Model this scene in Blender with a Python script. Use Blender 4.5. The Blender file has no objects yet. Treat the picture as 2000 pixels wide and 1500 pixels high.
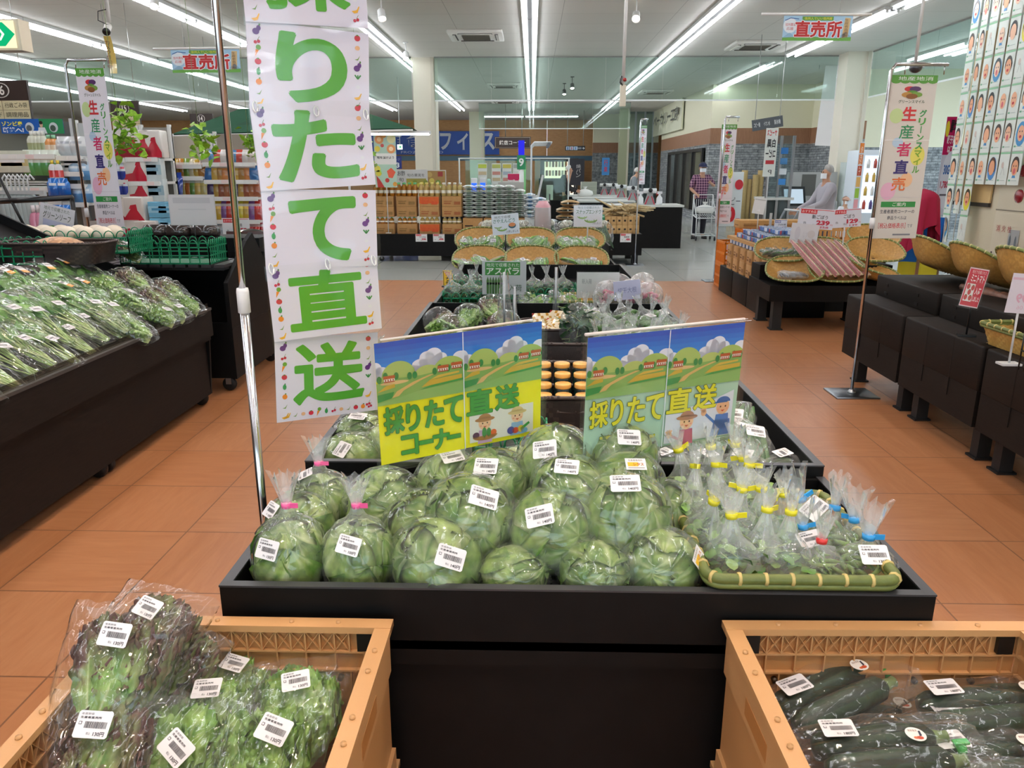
import bpy, math, random
from mathutils import Vector, Matrix, noise
R = math.radians
scene = bpy.context.scene
COL = scene.collection
random.seed(7)

# ------------------------------------------------------------------ camera, sky, exposure
EYE = 1.52
PITCH, YAW, FOC = R(15.5), R(1.47), 1500.0
cam_data = bpy.data.cameras.new('camera')
cam = bpy.data.objects.new('camera', cam_data)
COL.objects.link(cam)
cam.location = (0, 0, EYE)
cam.rotation_euler = (R(90) - PITCH, 0, YAW)
cam_data.sensor_width = 36.0
cam_data.lens = 36.0 * FOC / 2000.0
cam_data.clip_start, cam_data.clip_end = 0.02, 200
scene.camera = cam
scene.view_settings.view_transform = 'Standard'
scene.view_settings.look = 'None'
scene.view_settings.exposure = 0.3
scene.view_settings.gamma = 1.0
scene.view_settings.use_curve_mapping = False
scene.cycles.max_bounces = 10
scene.cycles.diffuse_bounces = 4
scene.cycles.glossy_bounces = 3
scene.cycles.transparent_max_bounces = 24
scene.cycles.sample_clamp_indirect = 6.0
world = bpy.data.worlds.new('world')
scene.world = world
world.use_nodes = True
world.node_tree.nodes['Background'].inputs[0].default_value = (0.80, 0.88, 1.0, 1)
world.node_tree.nodes['Background'].inputs[1].default_value = 3.0
TUBE_POWER = 18.0          # emission of the ceiling fluorescent tubes
SPOT_POWER = 62.0          # track spotlights over the produce


# ------------------------------------------------------------------ pixel -> point on a known plane
def ray(u, v):
    x, y = (u - 1000) / FOC, -(v - 750) / FOC
    d = (x, math.cos(PITCH) + y * math.sin(PITCH), -math.sin(PITCH) + y * math.cos(PITCH))
    c, s = math.cos(YAW), math.sin(YAW)
    return (c * d[0] - s * d[1], s * d[0] + c * d[1], d[2])
def at(u, v, y):
    d = ray(u, v); t = y / d[1]
    return Vector((d[0] * t, y, EYE + d[2] * t))
def atz(u, v, z):
    d = ray(u, v); t = (z - EYE) / d[2]
    return Vector((d[0] * t, d[1] * t, z))
def atx(u, v, x):
    d = ray(u, v); t = x / d[0]
    return Vector((x, d[1] * t, EYE + d[2] * t))


# ------------------------------------------------------------------ colours and materials
_lin = {}
def lin(h):
    if not isinstance(h, str): return h
    if h not in _lin:
        n = h.lstrip('#'); n = n if len(n) == 6 else ''.join(x * 2 for x in n)
        c = [int(n[i:i + 2], 16) / 255 for i in (0, 2, 4)]
        _lin[h] = tuple(x / 12.92 if x <= .04045 else ((x + .055) / 1.055) ** 2.4 for x in c) + (1.0,)
    return _lin[h]
def mixc(a, b, t):
    a, b = lin(a), lin(b)
    return tuple(a[i] + (b[i] - a[i]) * t for i in range(3)) + (1.0,)

MATS = {}
class NT:
    def __init__(s, name):
        s.m = bpy.data.materials.new(name); s.m.use_nodes = True
        s.t = s.m.node_tree; s.t.nodes.clear()
        s.out = s.n('ShaderNodeOutputMaterial')
    def n(s, typ, **kw):
        nd = s.t.nodes.new(typ)
        for k, v in kw.items():
            if k.startswith('i_'):
                key = k[2:].replace('_', ' ')
                nd.inputs[int(key) if key.isdigit() else key].default_value = v
            else: setattr(nd, k, v)
        return nd
    def l(s, a, b): s.t.links.new(a, b)
    def attr(s, name='Col'): return s.n('ShaderNodeAttribute', attribute_name=name)
    def coord(s, which='Object'): return s.n('ShaderNodeTexCoord').outputs[which]
    def mapped(s, which, scale):
        mp = s.n('ShaderNodeMapping'); mp.inputs['Scale'].default_value = scale
        s.l(s.coord(which), mp.inputs[0]); return mp.outputs[0]
    def noise(s, vec, scale, detail=3, rough=.5, dist=0):
        nd = s.n('ShaderNodeTexNoise', i_Scale=scale, i_Detail=detail, i_Roughness=rough, i_Distortion=dist)
        if vec is not None: s.l(vec, nd.inputs['Vector'])
        return nd.outputs['Fac']
    def mul(s, a, b):
        nd = s.n('ShaderNodeMix', data_type='RGBA', blend_type='MULTIPLY'); nd.inputs[0].default_value = 1
        s.l(a, nd.inputs[6]); s.l(b, nd.inputs[7]); return nd.outputs[2]
    def ramp(s, fac, stops):
        nd = s.n('ShaderNodeValToRGB'); e = nd.color_ramp.elements
        while len(e) < len(stops): e.new(.5)
        for k, (p, c) in zip(e, stops): k.position = p; k.color = lin(c)
        s.l(fac, nd.inputs[0]); return nd.outputs[0]
    def bump(s, h, strength, dist):
        nd = s.n('ShaderNodeBump', i_Strength=strength, i_Distance=dist)
        s.l(h, nd.inputs['Height']); return nd.outputs[0]
    def schlick(s, normal=None):
        lw = s.n('ShaderNodeLayerWeight', i_Blend=.5)
        if normal is not None: s.l(normal, lw.inputs['Normal'])
        p = s.n('ShaderNodeMath', operation='POWER', i_1=5.0); s.l(lw.outputs['Facing'], p.inputs[0])
        a = s.n('ShaderNodeMath', operation='MULTIPLY_ADD', i_1=.96, i_2=.04); s.l(p.outputs[0], a.inputs[0]); return a.outputs[0]
    def bsdf(s, col=None, rough=.5, metal=0, normal=None, coat=0, **kw):
        b = s.n('ShaderNodeBsdfPrincipled')
        if col is not None:
            if isinstance(col, (str, tuple)): b.inputs['Base Color'].default_value = lin(col)
            else: s.l(col, b.inputs['Base Color'])
        b.inputs['Roughness'].default_value = rough; b.inputs['Metallic'].default_value = metal
        b.inputs['Coat Weight'].default_value = coat; b.inputs['Coat Roughness'].default_value = .06
        if normal is not None: s.l(normal, b.inputs['Normal'])
        for k, v in kw.items(): b.inputs[k.replace('_', ' ')].default_value = v
        return b
    def done(s, name, sh):
        s.l(sh.outputs[0], s.out.inputs[0]); MATS[name] = s.m; return s.m

def simple(name, rough, metal=0, coat=0, noise_amt=0, nscale=40, bump=0, bscale=200, **kw):
    t = NT(name); c = t.attr().outputs[0]; vec = t.coord()
    if noise_amt:
        c = t.mul(c, t.ramp(t.noise(vec, nscale, 4), [(.3, mixc('#ffffff', '#000000', noise_amt)), (.7, '#ffffff')]))
    nm = t.bump(t.noise(vec, bscale, 3), bump, .002) if bump else None
    t.done(name, t.bsdf(c, rough, metal, nm, coat, **kw))
simple('matte', .6)
simple('satin', .35)
simple('gloss', .12, coat=.6)
simple('metal', .16, metal=1)
simple('steel', .3, metal=1)
simple('card', .8, noise_amt=.12, nscale=30)
simple('cloth', .85, bump=.3, bscale=300)
simple('plastic', .38, bump=.08, bscale=500)
simple('leaf', .42, noise_amt=.45, nscale=38, bump=.85, bscale=52, Subsurface_Weight=0)
simple('bamboo', .42, noise_amt=.25, nscale=60, bump=.25, bscale=180)
simple('skin', .55, noise_amt=.08, nscale=30)
simple('rubber', .5)

def wood(name, dark, light, rough, scale=(3, 40, 3), coat=0):
    t = NT(name); v = t.mapped('Object', scale)
    f = t.noise(v, 4, 6, .6, .6)
    t.done(name, t.bsdf(t.ramp(f, [(.3, dark), (.75, light)]), rough, normal=t.bump(f, .15, .002), coat=coat, Specular_IOR_Level=.22 if rough >= .5 and scale[0] == 3 else .5))
wood('black_ply', '#060606', '#0f0d0d', .5)
wood('dark_brown', '#18130f', '#241c18', .62, (3, 3, 30))
wood('wood_wall', '#8a5f45', '#a57a5c', .55, (24, 24, 1.2))
wood('wood_ply', '#c8955f', '#dcab74', .5, (1, 1, 6))

def emis(name, strength):
    t = NT(name); a = t.attr()
    e = t.n('ShaderNodeEmission', i_Strength=strength); t.l(a.outputs[0], e.inputs[0]); t.done(name, e)
emis('tube_light', TUBE_POWER)
emis('screen', 1.3)
emis('spot_light', 30.0)

def film(name, crease, fres, base, milky=1.0, scale=26, tint=(.985, .992, .985, 1)):
    """Clear crinkled cellophane; the red of Col is how gathered and milky it is."""
    t = NT(name); vec = t.coord()
    vo = t.n('ShaderNodeTexVoronoi', feature='DISTANCE_TO_EDGE', i_Scale=scale)
    wv = t.n('ShaderNodeVectorMath', operation='ADD'); t.l(vec, wv.inputs[0])
    nz = t.n('ShaderNodeTexNoise', i_Scale=7.0, i_Detail=2.0); t.l(vec, nz.inputs['Vector'])
    sc = t.n('ShaderNodeVectorMath', operation='SCALE'); sc.inputs['Scale'].default_value = .09
    t.l(nz.outputs['Color'], sc.inputs[0]); t.l(sc.outputs[0], wv.inputs[1]); t.l(wv.outputs[0], vo.inputs['Vector'])
    st = t.n('ShaderNodeMath', operation='MINIMUM', i_1=.16); t.l(vo.outputs['Distance'], st.inputs[0])
    n2 = t.n('ShaderNodeTexNoise', i_Scale=34.0, i_Detail=2.0); t.l(vec, n2.inputs['Vector'])
    ad = t.n('ShaderNodeMath', operation='MULTIPLY_ADD', i_1=.18); t.l(n2.outputs['Fac'], ad.inputs[0]); t.l(st.outputs[0], ad.inputs[2])
    nm = t.bump(ad.outputs[0], crease, .012)
    fa = t.n('ShaderNodeMath', operation='MULTIPLY_ADD', i_1=fres, i_2=base, use_clamp=True); t.l(t.schlick(nm), fa.inputs[0])
    gl = t.n('ShaderNodeBsdfGlossy', i_Roughness=.07); t.l(nm, gl.inputs['Normal']); gl.inputs[0].default_value = (1, 1, 1, 1)
    tr = t.n('ShaderNodeBsdfTransparent'); tr.inputs[0].default_value = tint
    df = t.n('ShaderNodeBsdfDiffuse'); df.inputs[0].default_value = (.93, .95, .96, 1); t.l(nm, df.inputs['Normal'])
    m1 = t.n('ShaderNodeMixShader'); t.l(fa.outputs[0], m1.inputs[0]); t.l(tr.outputs[0], m1.inputs[1]); t.l(gl.outputs[0], m1.inputs[2])
    sp = t.n('ShaderNodeSeparateColor'); t.l(t.attr().outputs[0], sp.inputs[0])
    mk = t.n('ShaderNodeMath', operation='MULTIPLY', i_1=milky, use_clamp=True); t.l(sp.outputs[0], mk.inputs[0])
    m2 = t.n('ShaderNodeMixShader'); t.l(mk.outputs[0], m2.inputs[0]); t.l(m1.outputs[0], m2.inputs[1]); t.l(df.outputs[0], m2.inputs[2])
    t.done(name, m2)
film('film', .8, 1.5, -.01, scale=15)
film('film_small', .7, 1.1, .0, scale=30)
film('clear_sheet', .05, .8, .0, scale=6)

def tinted(name, rough=.03, dens=.75):
    """Clear or tinted glass and PET: colour from Col."""
    t = NT(name); c = t.attr().outputs[0]
    tr = t.n('ShaderNodeBsdfTransparent'); t.l(c, tr.inputs[0])
    gl = t.n('ShaderNodeBsdfGlossy', i_Roughness=rough)
    df = t.n('ShaderNodeBsdfDiffuse'); t.l(c, df.inputs[0])
    m0 = t.n('ShaderNodeMixShader'); m0.inputs[0].default_value = dens; t.l(tr.outputs[0], m0.inputs[1]); t.l(df.outputs[0], m0.inputs[2])
    m1 = t.n('ShaderNodeMixShader'); t.l(t.schlick(), m1.inputs[0]); t.l(m0.outputs[0], m1.inputs[1]); t.l(gl.outputs[0], m1.inputs[2])
    t.done(name, m1)
tinted('bottle', dens=.6)
tinted('pane', dens=.03)
tinted('acrylic', dens=.04)

def structure_mats():
    # brown floor: half-metre tiles with alternating wood grain
    t = NT('floor_tile'); vec = t.coord('Object')
    br = t.n('ShaderNodeTexBrick', offset=0.0, i_Scale=1.0); t.l(vec, br.inputs['Vector'])
    for k, v in (('Mortar Size', .0035), ('Brick Width', .5), ('Row Height', .5), ('Mortar Smooth', .1)): br.inputs[k].default_value = v
    br.inputs['Color1'].default_value = lin('#b67a50'); br.inputs['Color2'].default_value = lin('#bc8259'); br.inputs['Mortar'].default_value = lin('#865a3e')
    ck = t.n('ShaderNodeTexChecker', i_Scale=2.0); t.l(vec, ck.inputs['Vector'])
    g1 = t.noise(t.mapped('Object', (1.2, 9, 1)), 3, 6, .62, .8); g2 = t.noise(t.mapped('Object', (9, 1.2, 1)), 3, 6, .62, .8)
    mx = t.n('ShaderNodeMix', data_type='FLOAT'); t.l(ck.outputs['Fac'], mx.inputs[0]); t.l(g1, mx.inputs[2]); t.l(g2, mx.inputs[3])
    c = t.mul(br.outputs[0], t.ramp(mx.outputs[0], [(.25, '#eadfd5'), (.7, '#ffffff')]))
    t.done('floor_tile', t.bsdf(c, .34, normal=t.bump(mx.outputs[0], .05, .002)))
    t = NT('floor_grey'); vec = t.coord('Object')
    br = t.n('ShaderNodeTexBrick', offset=0.0, i_Scale=1.0); t.l(vec, br.inputs['Vector'])
    for k, v in (('Mortar Size', .004), ('Brick Width', 1.2), ('Row Height', 1.2)): br.inputs[k].default_value = v
    br.inputs['Color1'].default_value = lin('#c6c7c0'); br.inputs['Color2'].default_value = lin('#cbccc6'); br.inputs['Mortar'].default_value = lin('#9c9d97')
    t.done('floor_grey', t.bsdf(br.outputs[0], .1))
    t = NT('ceiling'); vec = t.coord('Object')
    br = t.n('ShaderNodeTexBrick', offset=0.0, i_Scale=1.0); t.l(vec, br.inputs['Vector'])
    for k, v in (('Mortar Size', .004), ('Brick Width', 1.82), ('Row Height', .91)): br.inputs[k].default_value = v
    br.inputs['Color1'].default_value = lin('#d3d0c9'); br.inputs['Color2'].default_value = lin('#d6d3cc'); br.inputs['Mortar'].default_value = lin('#a09d97')
    t.done('ceiling', t.bsdf(br.outputs[0], .8))
    # split-face stone cladding
    t = NT('stone'); vec = t.coord('Object')
    sw = t.n('ShaderNodeSeparateXYZ'); t.l(vec, sw.inputs[0])
    s2 = t.n('ShaderNodeMath', operation='ADD'); t.l(sw.outputs[0], s2.inputs[0]); t.l(sw.outputs[1], s2.inputs[1])
    cb = t.n('ShaderNodeCombineXYZ'); t.l(s2.outputs[0], cb.inputs[0]); t.l(sw.outputs[2], cb.inputs[1])
    br = t.n('ShaderNodeTexBrick', offset=.37, i_Scale=1.0); t.l(cb.outputs[0], br.inputs['Vector'])
    for k, v in (('Mortar Size', .006), ('Brick Width', .42), ('Row Height', .07), ('Bias', -.1)): br.inputs[k].default_value = v
    br.inputs['Color1'].default_value = lin('#9a9fa3'); br.inputs['Color2'].default_value = lin('#c4c7c9'); br.inputs['Mortar'].default_value = lin('#6c7072')
    nz = t.noise(cb.outputs[0], 9, 5, .65)
    c = t.mul(br.outputs[0], t.ramp(nz, [(.3, '#8d9093'), (.7, '#ffffff')]))
    t.done('stone', t.bsdf(c, .7, normal=t.bump(nz, .5, .02)))
structure_mats()


# ------------------------------------------------------------------ mesh builder
_glyph = {}
def glyphs(s, bold=0.0):
    k = (s, bold)
    if k not in _glyph:
        cu = bpy.data.curves.new('lettering', 'FONT'); cu.body = s; cu.size = 1; cu.resolution_u = 8 if len(s) == 1 and bold <= .012 else 3; cu.offset = bold
        ob = bpy.data.objects.new('lettering', cu); me = ob.to_mesh()
        vs = [(v.co.x, v.co.y) for v in me.vertices]; fs = [tuple(p.vertices) for p in me.polygons]
        ob.to_mesh_clear(); bpy.data.objects.remove(ob); bpy.data.curves.remove(cu)
        if not vs: vs = [(0, 0), (.1, 0), (0, .1)]; fs = []
        x0, x1 = min(v[0] for v in vs), max(v[0] for v in vs); y0, y1 = min(v[1] for v in vs), max(v[1] for v in vs)
        _glyph[k] = (vs, fs, x0, x1, y0, y1)
    return _glyph[k]

class MB:
    def __init__(s, mat='matte', T=None):
        s.v, s.f, s.c, s.m, s.sm = [], [], [], [], []
        s.mats, s.mat, s.T, s.eps, s.vc = [], mat, T, .0006, None
    def add(s, vs, fs, col, mat=None, smooth=False):
        mat = mat or s.mat
        if mat not in s.mats: s.mats.append(mat)
        mi = s.mats.index(mat); b = len(s.v)
        if s.T is not None: vs = [s.T @ Vector(p) for p in vs]
        s.v += [tuple(p) for p in vs]
        c = lin(col) if not isinstance(col, list) else None
        for i, f in enumerate(fs):
            s.f.append(tuple(b + k for k in f)); s.c.append(c or lin(col[i])); s.m.append(mi); s.sm.append(smooth)
        return s
    def box(s, c, d, col, mat=None, M=None):
        x, y, z = d[0] / 2, d[1] / 2, d[2] / 2
        vs = [Vector((i * x, j * y, k * z)) for k in (-1, 1) for j in (-1, 1) for i in (-1, 1)]
        if M is not None: vs = [M @ p for p in vs]
        c = Vector(c); vs = [p + c for p in vs]
        return s.add(vs, [(0, 2, 3, 1), (4, 5, 7, 6), (0, 1, 5, 4), (2, 6, 7, 3), (0, 4, 6, 2), (1, 3, 7, 5)], col, mat)
    def bb(s, a, b, col, mat=None):
        return s.box([(a[i] + b[i]) / 2 for i in range(3)], [abs(b[i] - a[i]) for i in range(3)], col, mat)
    def rbox(s, c, d, col, r=.006, mat=None, n=3):
        """box with rounded vertical edges and eased top"""
        x, y, z = d[0] / 2, d[1] / 2, d[2] / 2; r = min(r, x * .95, y * .95, z * .95)
        rings = []
        for zz, ins in ((-z, r * .4), (-z + r * .4, 0), (z - r, 0), (z - r * .3, r * .3), (z, r)):
            ring = []
            for cx, cy, a0 in ((1, 1, 0), (-1, 1, 90), (-1, -1, 180), (1, -1, 270)):
                for i in range(n + 1):
                    a = R(a0 + 90 * i / n); rr = r - ins * .6
                    ring.append((c[0] + cx * (x - r) + rr * math.cos(a) - cx * ins * .0, c[1] + cy * (y - r) + rr * math.sin(a), c[2] + zz))
            rings.append(ring)
        return s.loft(rings, col, mat, cap=True)
    def loft(s, rings, col, mat=None, cap=False, closed=True, smooth=True, colf=None):
        n = len(rings[0]); vs = [p for r in rings for p in r]; fs = []; cs = []
        for i in range(len(rings) - 1):
            for j in range(n if closed else n - 1):
                k = (j + 1) % n; fs.append((i * n + j, i * n + k, (i + 1) * n + k, (i + 1) * n + j)); cs.append(colf(i, j) if colf else col)
        if cap:
            fs.append(tuple(range(n - 1, -1, -1))); cs.append(colf(0, 0) if colf else col)
            fs.append(tuple(range((len(rings) - 1) * n, len(rings) * n))); cs.append(colf(len(rings) - 2, 0) if colf else col)
        return s.add(vs, fs, cs, mat, smooth)
    def tube(s, path, r, col, mat=None, n=8, cap=True):
        P = [Vector(p) for p in path]; rings = []; rr = r if isinstance(r, (list, tuple)) else [r] * len(P)
        up = None
        for i, p in enumerate(P):
            t = (P[min(i + 1, len(P) - 1)] - P[max(i - 1, 0)]).normalized()
            if up is None: up = Vector((0, 0, 1)) if abs(t.z) < .9 else Vector((0, 1, 0))
            a = t.cross(up).normalized(); b = a.cross(t).normalized(); up = b
            rings.append([p + (a * math.cos(2 * math.pi * k / n) + b * math.sin(2 * math.pi * k / n)) * rr[i] for k in range(n)])
        return s.loft(rings, col, mat, cap)
    def lathe(s, prof, o, col, mat=None, n=16, cap=True, colf=None, sx=1, sy=1):
        rings = [[(o[0] + sx * r * math.cos(2 * math.pi * k / n), o[1] + sy * r * math.sin(2 * math.pi * k / n), o[2] + z) for k in range(n)] for r, z in prof]
        return s.loft(rings, col, mat, cap, colf=colf)
    def ball(s, c, d, col, mat=None, n=12, m=8):
        prof = [(max(.001, math.sin(math.pi * i / m)), -math.cos(math.pi * i / m)) for i in range(m + 1)]
        rings = [[(c[0] + d[0] * r * math.cos(2 * math.pi * k / n), c[1] + d[1] * r * math.sin(2 * math.pi * k / n), c[2] + d[2] * z) for k in range(n)] for r, z in prof]
        return s.loft(rings, col, mat, True)
    def grid(s, f, nu, nv, col, mat=None, smooth=True, colf=None, closed_u=False):
        vs = [f(i / nu, j / nv) for j in range(nv + 1) for i in range(nu + 1)]
        fs = [(j * (nu + 1) + i, j * (nu + 1) + i + 1, (j + 1) * (nu + 1) + i + 1, (j + 1) * (nu + 1) + i) for j in range(nv) for i in range(nu)]
        return s.add(vs, fs, [colf(i, j) for j in range(nv) for i in range(nu)] if colf else col, mat, smooth)
    # flat print on a plane that faces -Y: x to the right, z up, higher layers nearer
    def rect(s, x0, z0, x1, z1, col, L=1, mat=None):
        y = -L * s.eps
        return s.add([(x0, y, z0), (x1, y, z0), (x1, y, z1), (x0, y, z1)], [(0, 1, 2, 3)], col, mat)
    def poly(s, pts, col, L=1, mat=None):
        return s.add([(p[0], -L * s.eps, p[1]) for p in pts], [tuple(range(len(pts)))], col, mat)
    def disc(s, cx, cz, rx, rz, col, L=1, n=20, mat=None, a0=0, a1=360):
        return s.poly([(cx + rx * math.cos(R(a0 + (a1 - a0) * k / n)), cz + rz * math.sin(R(a0 + (a1 - a0) * k / n))) for k in range(n if a1 - a0 == 360 else n + 1)], col, L, mat)
    def stroke(s, pts, w, col, L=1, mat=None):
        for (a, b) in zip(pts[:-1], pts[1:]):
            d = Vector((b[0] - a[0], b[1] - a[1])); 
            if d.length < 1e-6: continue
            n = Vector((-d.y, d.x)).normalized() * w / 2
            s.poly([(a[0] + n.x, a[1] + n.y), (a[0] - n.x, a[1] - n.y), (b[0] - n.x, b[1] - n.y), (b[0] + n.x, b[1] + n.y)][::-1], col, L, mat)
        return s
    def text(s, t, x0, z0, x1, z1, col, L=2, bold=0.0, mat=None, mode='fill', shear=0):
        vs, fs, a0, a1, b0, b1 = glyphs(t, bold)
        sx, sz = (x1 - x0) / max(a1 - a0, 1e-6), (z1 - z0) / max(b1 - b0, 1e-6)
        ox = x0
        if mode == 'fit':
            k = min(sx, sz); ox = (x0 + x1) / 2 - k * (a1 - a0) / 2; z0 = (z0 + z1) / 2 - k * (b1 - b0) / 2; sx = sz = k
        y = -L * s.eps
        return s.add([(ox + (p[0] - a0) * sx + shear * (p[1] - b0) * sz, y, z0 + (p[1] - b0) * sz) for p in vs], fs, col, mat)
    def vtext(s, t, x0, z0, x1, z1, cols, L=2, bold=0.0, gap=.12):
        n = len(t); h = (z1 - z0) / n
        for i, ch in enumerate(t):
            a, b = z1 - (i + 1) * h + h * gap / 2, z1 - i * h - h * gap / 2
            if ch in 'ー': s.rect((x0 + x1) / 2 - (x1 - x0) * .06, a, (x0 + x1) / 2 + (x1 - x0) * .06, b, cols if isinstance(cols, str) else cols[i], L)
            else: s.text(ch, x0, a, x1, b, cols if isinstance(cols, str) else cols[i], L, bold)
        return s
    def mesh(s, name):
        me = bpy.data.meshes.new(name); me.from_pydata(s.v, [], s.f)
        for m in s.mats: me.materials.append(MATS[m])
        if s.f:
            me.polygons.foreach_set('material_index', s.m); me.polygons.foreach_set('use_smooth', s.sm)
            if s.vc is not None:
                at_ = me.attributes.new('Col', 'FLOAT_COLOR', 'POINT'); at_.data.foreach_set('color', [x for c in s.vc for x in c])
            else:
                at_ = me.attributes.new('Col', 'FLOAT_COLOR', 'FACE'); at_.data.foreach_set('color', [x for c in s.c for x in c])
        me.update(); return me
    def build(s, name, parent=None, loc=None, rot=None):
        return obj(name, s.mesh(name), parent, loc, rot)

def obj(name, data, parent=None, loc=None, rot=None):
    o = bpy.data.objects.new(name, data); COL.objects.link(o)
    if parent is not None: o.parent = parent
    if loc is not None: o.location = loc
    if rot is not None: o.rotation_euler = rot
    return o
def tag(o, label, cat, group=None, kind=None):
    if label: o['label'] = label
    if cat: o['category'] = cat
    if group: o['group'] = group
    if kind: o['kind'] = kind
    return o
def thing(name, label, cat, loc=(0, 0, 0), rot=(0, 0, 0), group=None):
    o = obj(name, None, None, loc, rot); o.empty_display_size = .1
    return tag(o, label, cat, group)
def dup(root, loc=None, rot=None, label=None, group=None):
    return Proto(root, True).put(loc, rot or (0, 0, 0), label, group)
class Proto:
    """First call places the original, later calls copy it (children list cached: o.children scans every object)."""
    def __init__(s, root, used=False):
        s.root = root; s.used = used; s.kids = list(root.children); s.sub = [list(k.children) for k in s.kids]
    def put(s, loc, rot=(0, 0, 0), label=None, group=None, scale=None):
        if not s.used: s.used = True; r = s.root
        else:
            r = s.root.copy(); COL.objects.link(r)
            for k, subs in zip(s.kids, s.sub):
                c = k.copy(); COL.objects.link(c); c.parent = r
                for q in subs: d = q.copy(); COL.objects.link(d); d.parent = c
        r.location = loc; r.rotation_euler = rot
        r.scale = scale if hasattr(scale, '__len__') else ((scale,) * 3 if scale else (1, 1, 1))
        if label: r['label'] = label
        if group: r['group'] = group
        elif label and 'group' in r: del r['group']
        return r
ORD = ['first', 'second', 'third', 'fourth', 'fifth', 'sixth', 'seventh', 'eighth', 'ninth', 'tenth', 'eleventh', 'twelfth', 'thirteenth', 'fourteenth', 'fifteenth', 'sixteenth']
def nz3(p, k=1.0): return noise.noise(Vector((p[0] * k, p[1] * k, p[2] * k)))
def rnd(a, b): return random.uniform(a, b)
# ------------------------------------------------------------------ the setting
def struct(name, mb, loc=None):
    return tag(mb.build(name, None, loc), None, None, None, 'structure')
def slab(name, a, b, col, mat):
    c = [(a[i] + b[i]) / 2 for i in range(3)]
    return struct(name, MB(mat).box((0, 0, 0), [abs(b[i] - a[i]) for i in range(3)], col), c)
CEIL = 3.95
slab('floor', (-22, -6, -.12), (12, 11.05, 0), '#b3754f', 'floor_tile')
slab('floor_grey', (-22, 11.05, -.12), (12, 40.2, 0), '#a9aaa4', 'floor_grey')
slab('ceiling', (-22, -6, CEIL), (12, 40.2, CEIL + .1), '#d3d0c9', 'ceiling')
slab('wall_left', (-22.2, -6, 0), (-22, 40.2, CEIL), '#d9d5cb', 'matte')
m = MB('matte')
for a, b in (((-22, -6.2, 0), (-7, -6, CEIL)), ((6, -6.2, 0), (12, -6, CEIL)), ((-7, -6.2, 0), (6, -6, .3)), ((-7, -6.2, 3.3), (6, -6, CEIL))): m.bb(a, b, '#dcd8d0')
struct('wall_front', m)
w = MB('satin')                        # unseen glazing added behind the viewer to brighten front-facing surfaces with sky light
for i in range(7): w.bb((-7 + i * 13 / 6 - .03, -6.15, .3), (-7 + i * 13 / 6 + .03, -6.08, 3.3), '#b8bcc0')
w.bb((-7, -6.12, .3), (6, -6.11, 3.3), '#eef6f6', 'pane')
struct('window_added', w)
def portal(x, y, z, w_, h_, rot):
    L = bpy.data.lights.new('window_portal', 'AREA'); L.shape = 'RECTANGLE'; L.size, L.size_y = w_, h_; L.cycles.is_portal = True
    obj('window_portal', L, None, (x, y, z), rot)
portal(-.5, -6.2, 1.8, 13, 3, (R(90), 0, 0)); portal(12.05, 17, 1.65, 10, 3.2, (R(90), 0, R(90)))
slab('wall_right', (6.0, -6, 0), (6.3, 11.1, CEIL), '#d3c9ae', 'matte')
slab('baseboard_right', (5.975, -6, 0), (6.0, 11.1, .09), '#2c2622', 'matte')
# back wall: warm wood panels above a blue rail
m = MB('wood_ply')
for i in range(12): m.bb((-22 + i * 2.84, 40, 0), (-22 + i * 2.84 + 2.83, 40.2, CEIL), '#a9774a')
struct('wall_back', m)
slab('trim_1', (-22, 39.93, 2.02), (5.0, 40.0, 2.25), '#5a7f96', 'satin')
# bakery block on the far side: stone, wood band and cream above
def clad(name, a, b, z1=2.3, z2=2.74):
    slab(name, (a[0], a[1], 0), (b[0], b[1], z1), '#888', 'stone')
    slab(name + '_band', (a[0], a[1], z1), (b[0], b[1], z2), '#6b4a38', 'wood_wall')
    slab(name + '_upper', (a[0], a[1], z2), (b[0], b[1], CEIL), '#e3dfc4', 'matte')
clad('wall_bakery', (5.25, 24.0), (12, 24.3))
clad('wall_bakery_side', (5.25, 24.3), (5.55, 33.0))
clad('wall_far_right', (2.7, 36.0), (5.6, 36.3))
# windows of the bakery shop front and the glazed entrance
w = MB('satin')
for i in range(5): w.bb((5.14, 24.5 + i * 1.5, .3), (5.24, 24.62 + i * 1.5, 2.1), '#211f1e')
w.bb((5.14, 24.5, 2.1), (5.24, 30.62, 2.2), '#211f1e'); w.bb((5.2, 24.5, .3), (5.24, 30.6, 2.1), '#48443c', 'gloss')
struct('window_1', w)
w = MB('satin')
for i in range(6): w.bb((11.9, 12 + i * 2, 0), (12.0, 12.08 + i * 2, 3.2), '#b8bcc0')
for z in (.05, 2.3, 3.2): w.bb((11.9, 12, z), (12, 22.08, z + .08), '#b8bcc0')
w.bb((11.94, 12, .1), (11.95, 22, 3.2), '#eef6f6', 'pane')
struct('window_2', w)
m = MB('matte'); m.bb((12, -6, 0), (12.2, 12, CEIL), '#dcd8d0'); m.bb((12, 22, 0), (12.2, 40.2, CEIL), '#dcd8d0'); m.bb((12, 12, 3.28), (12.2, 22, CEIL), '#dcd8d0')
struct('wall_far_side', m)
w = MB('satin')
for x in (3.95, 4.35, 4.75, 5.1): w.bb((x, 34.6, 0), (x + .07, 34.7, CEIL), '#aeb6ba')
w.bb((3.95, 34.64, 0), (5.1, 34.66, CEIL), '#e2efef', 'pane')
struct('window_3', w)
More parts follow.
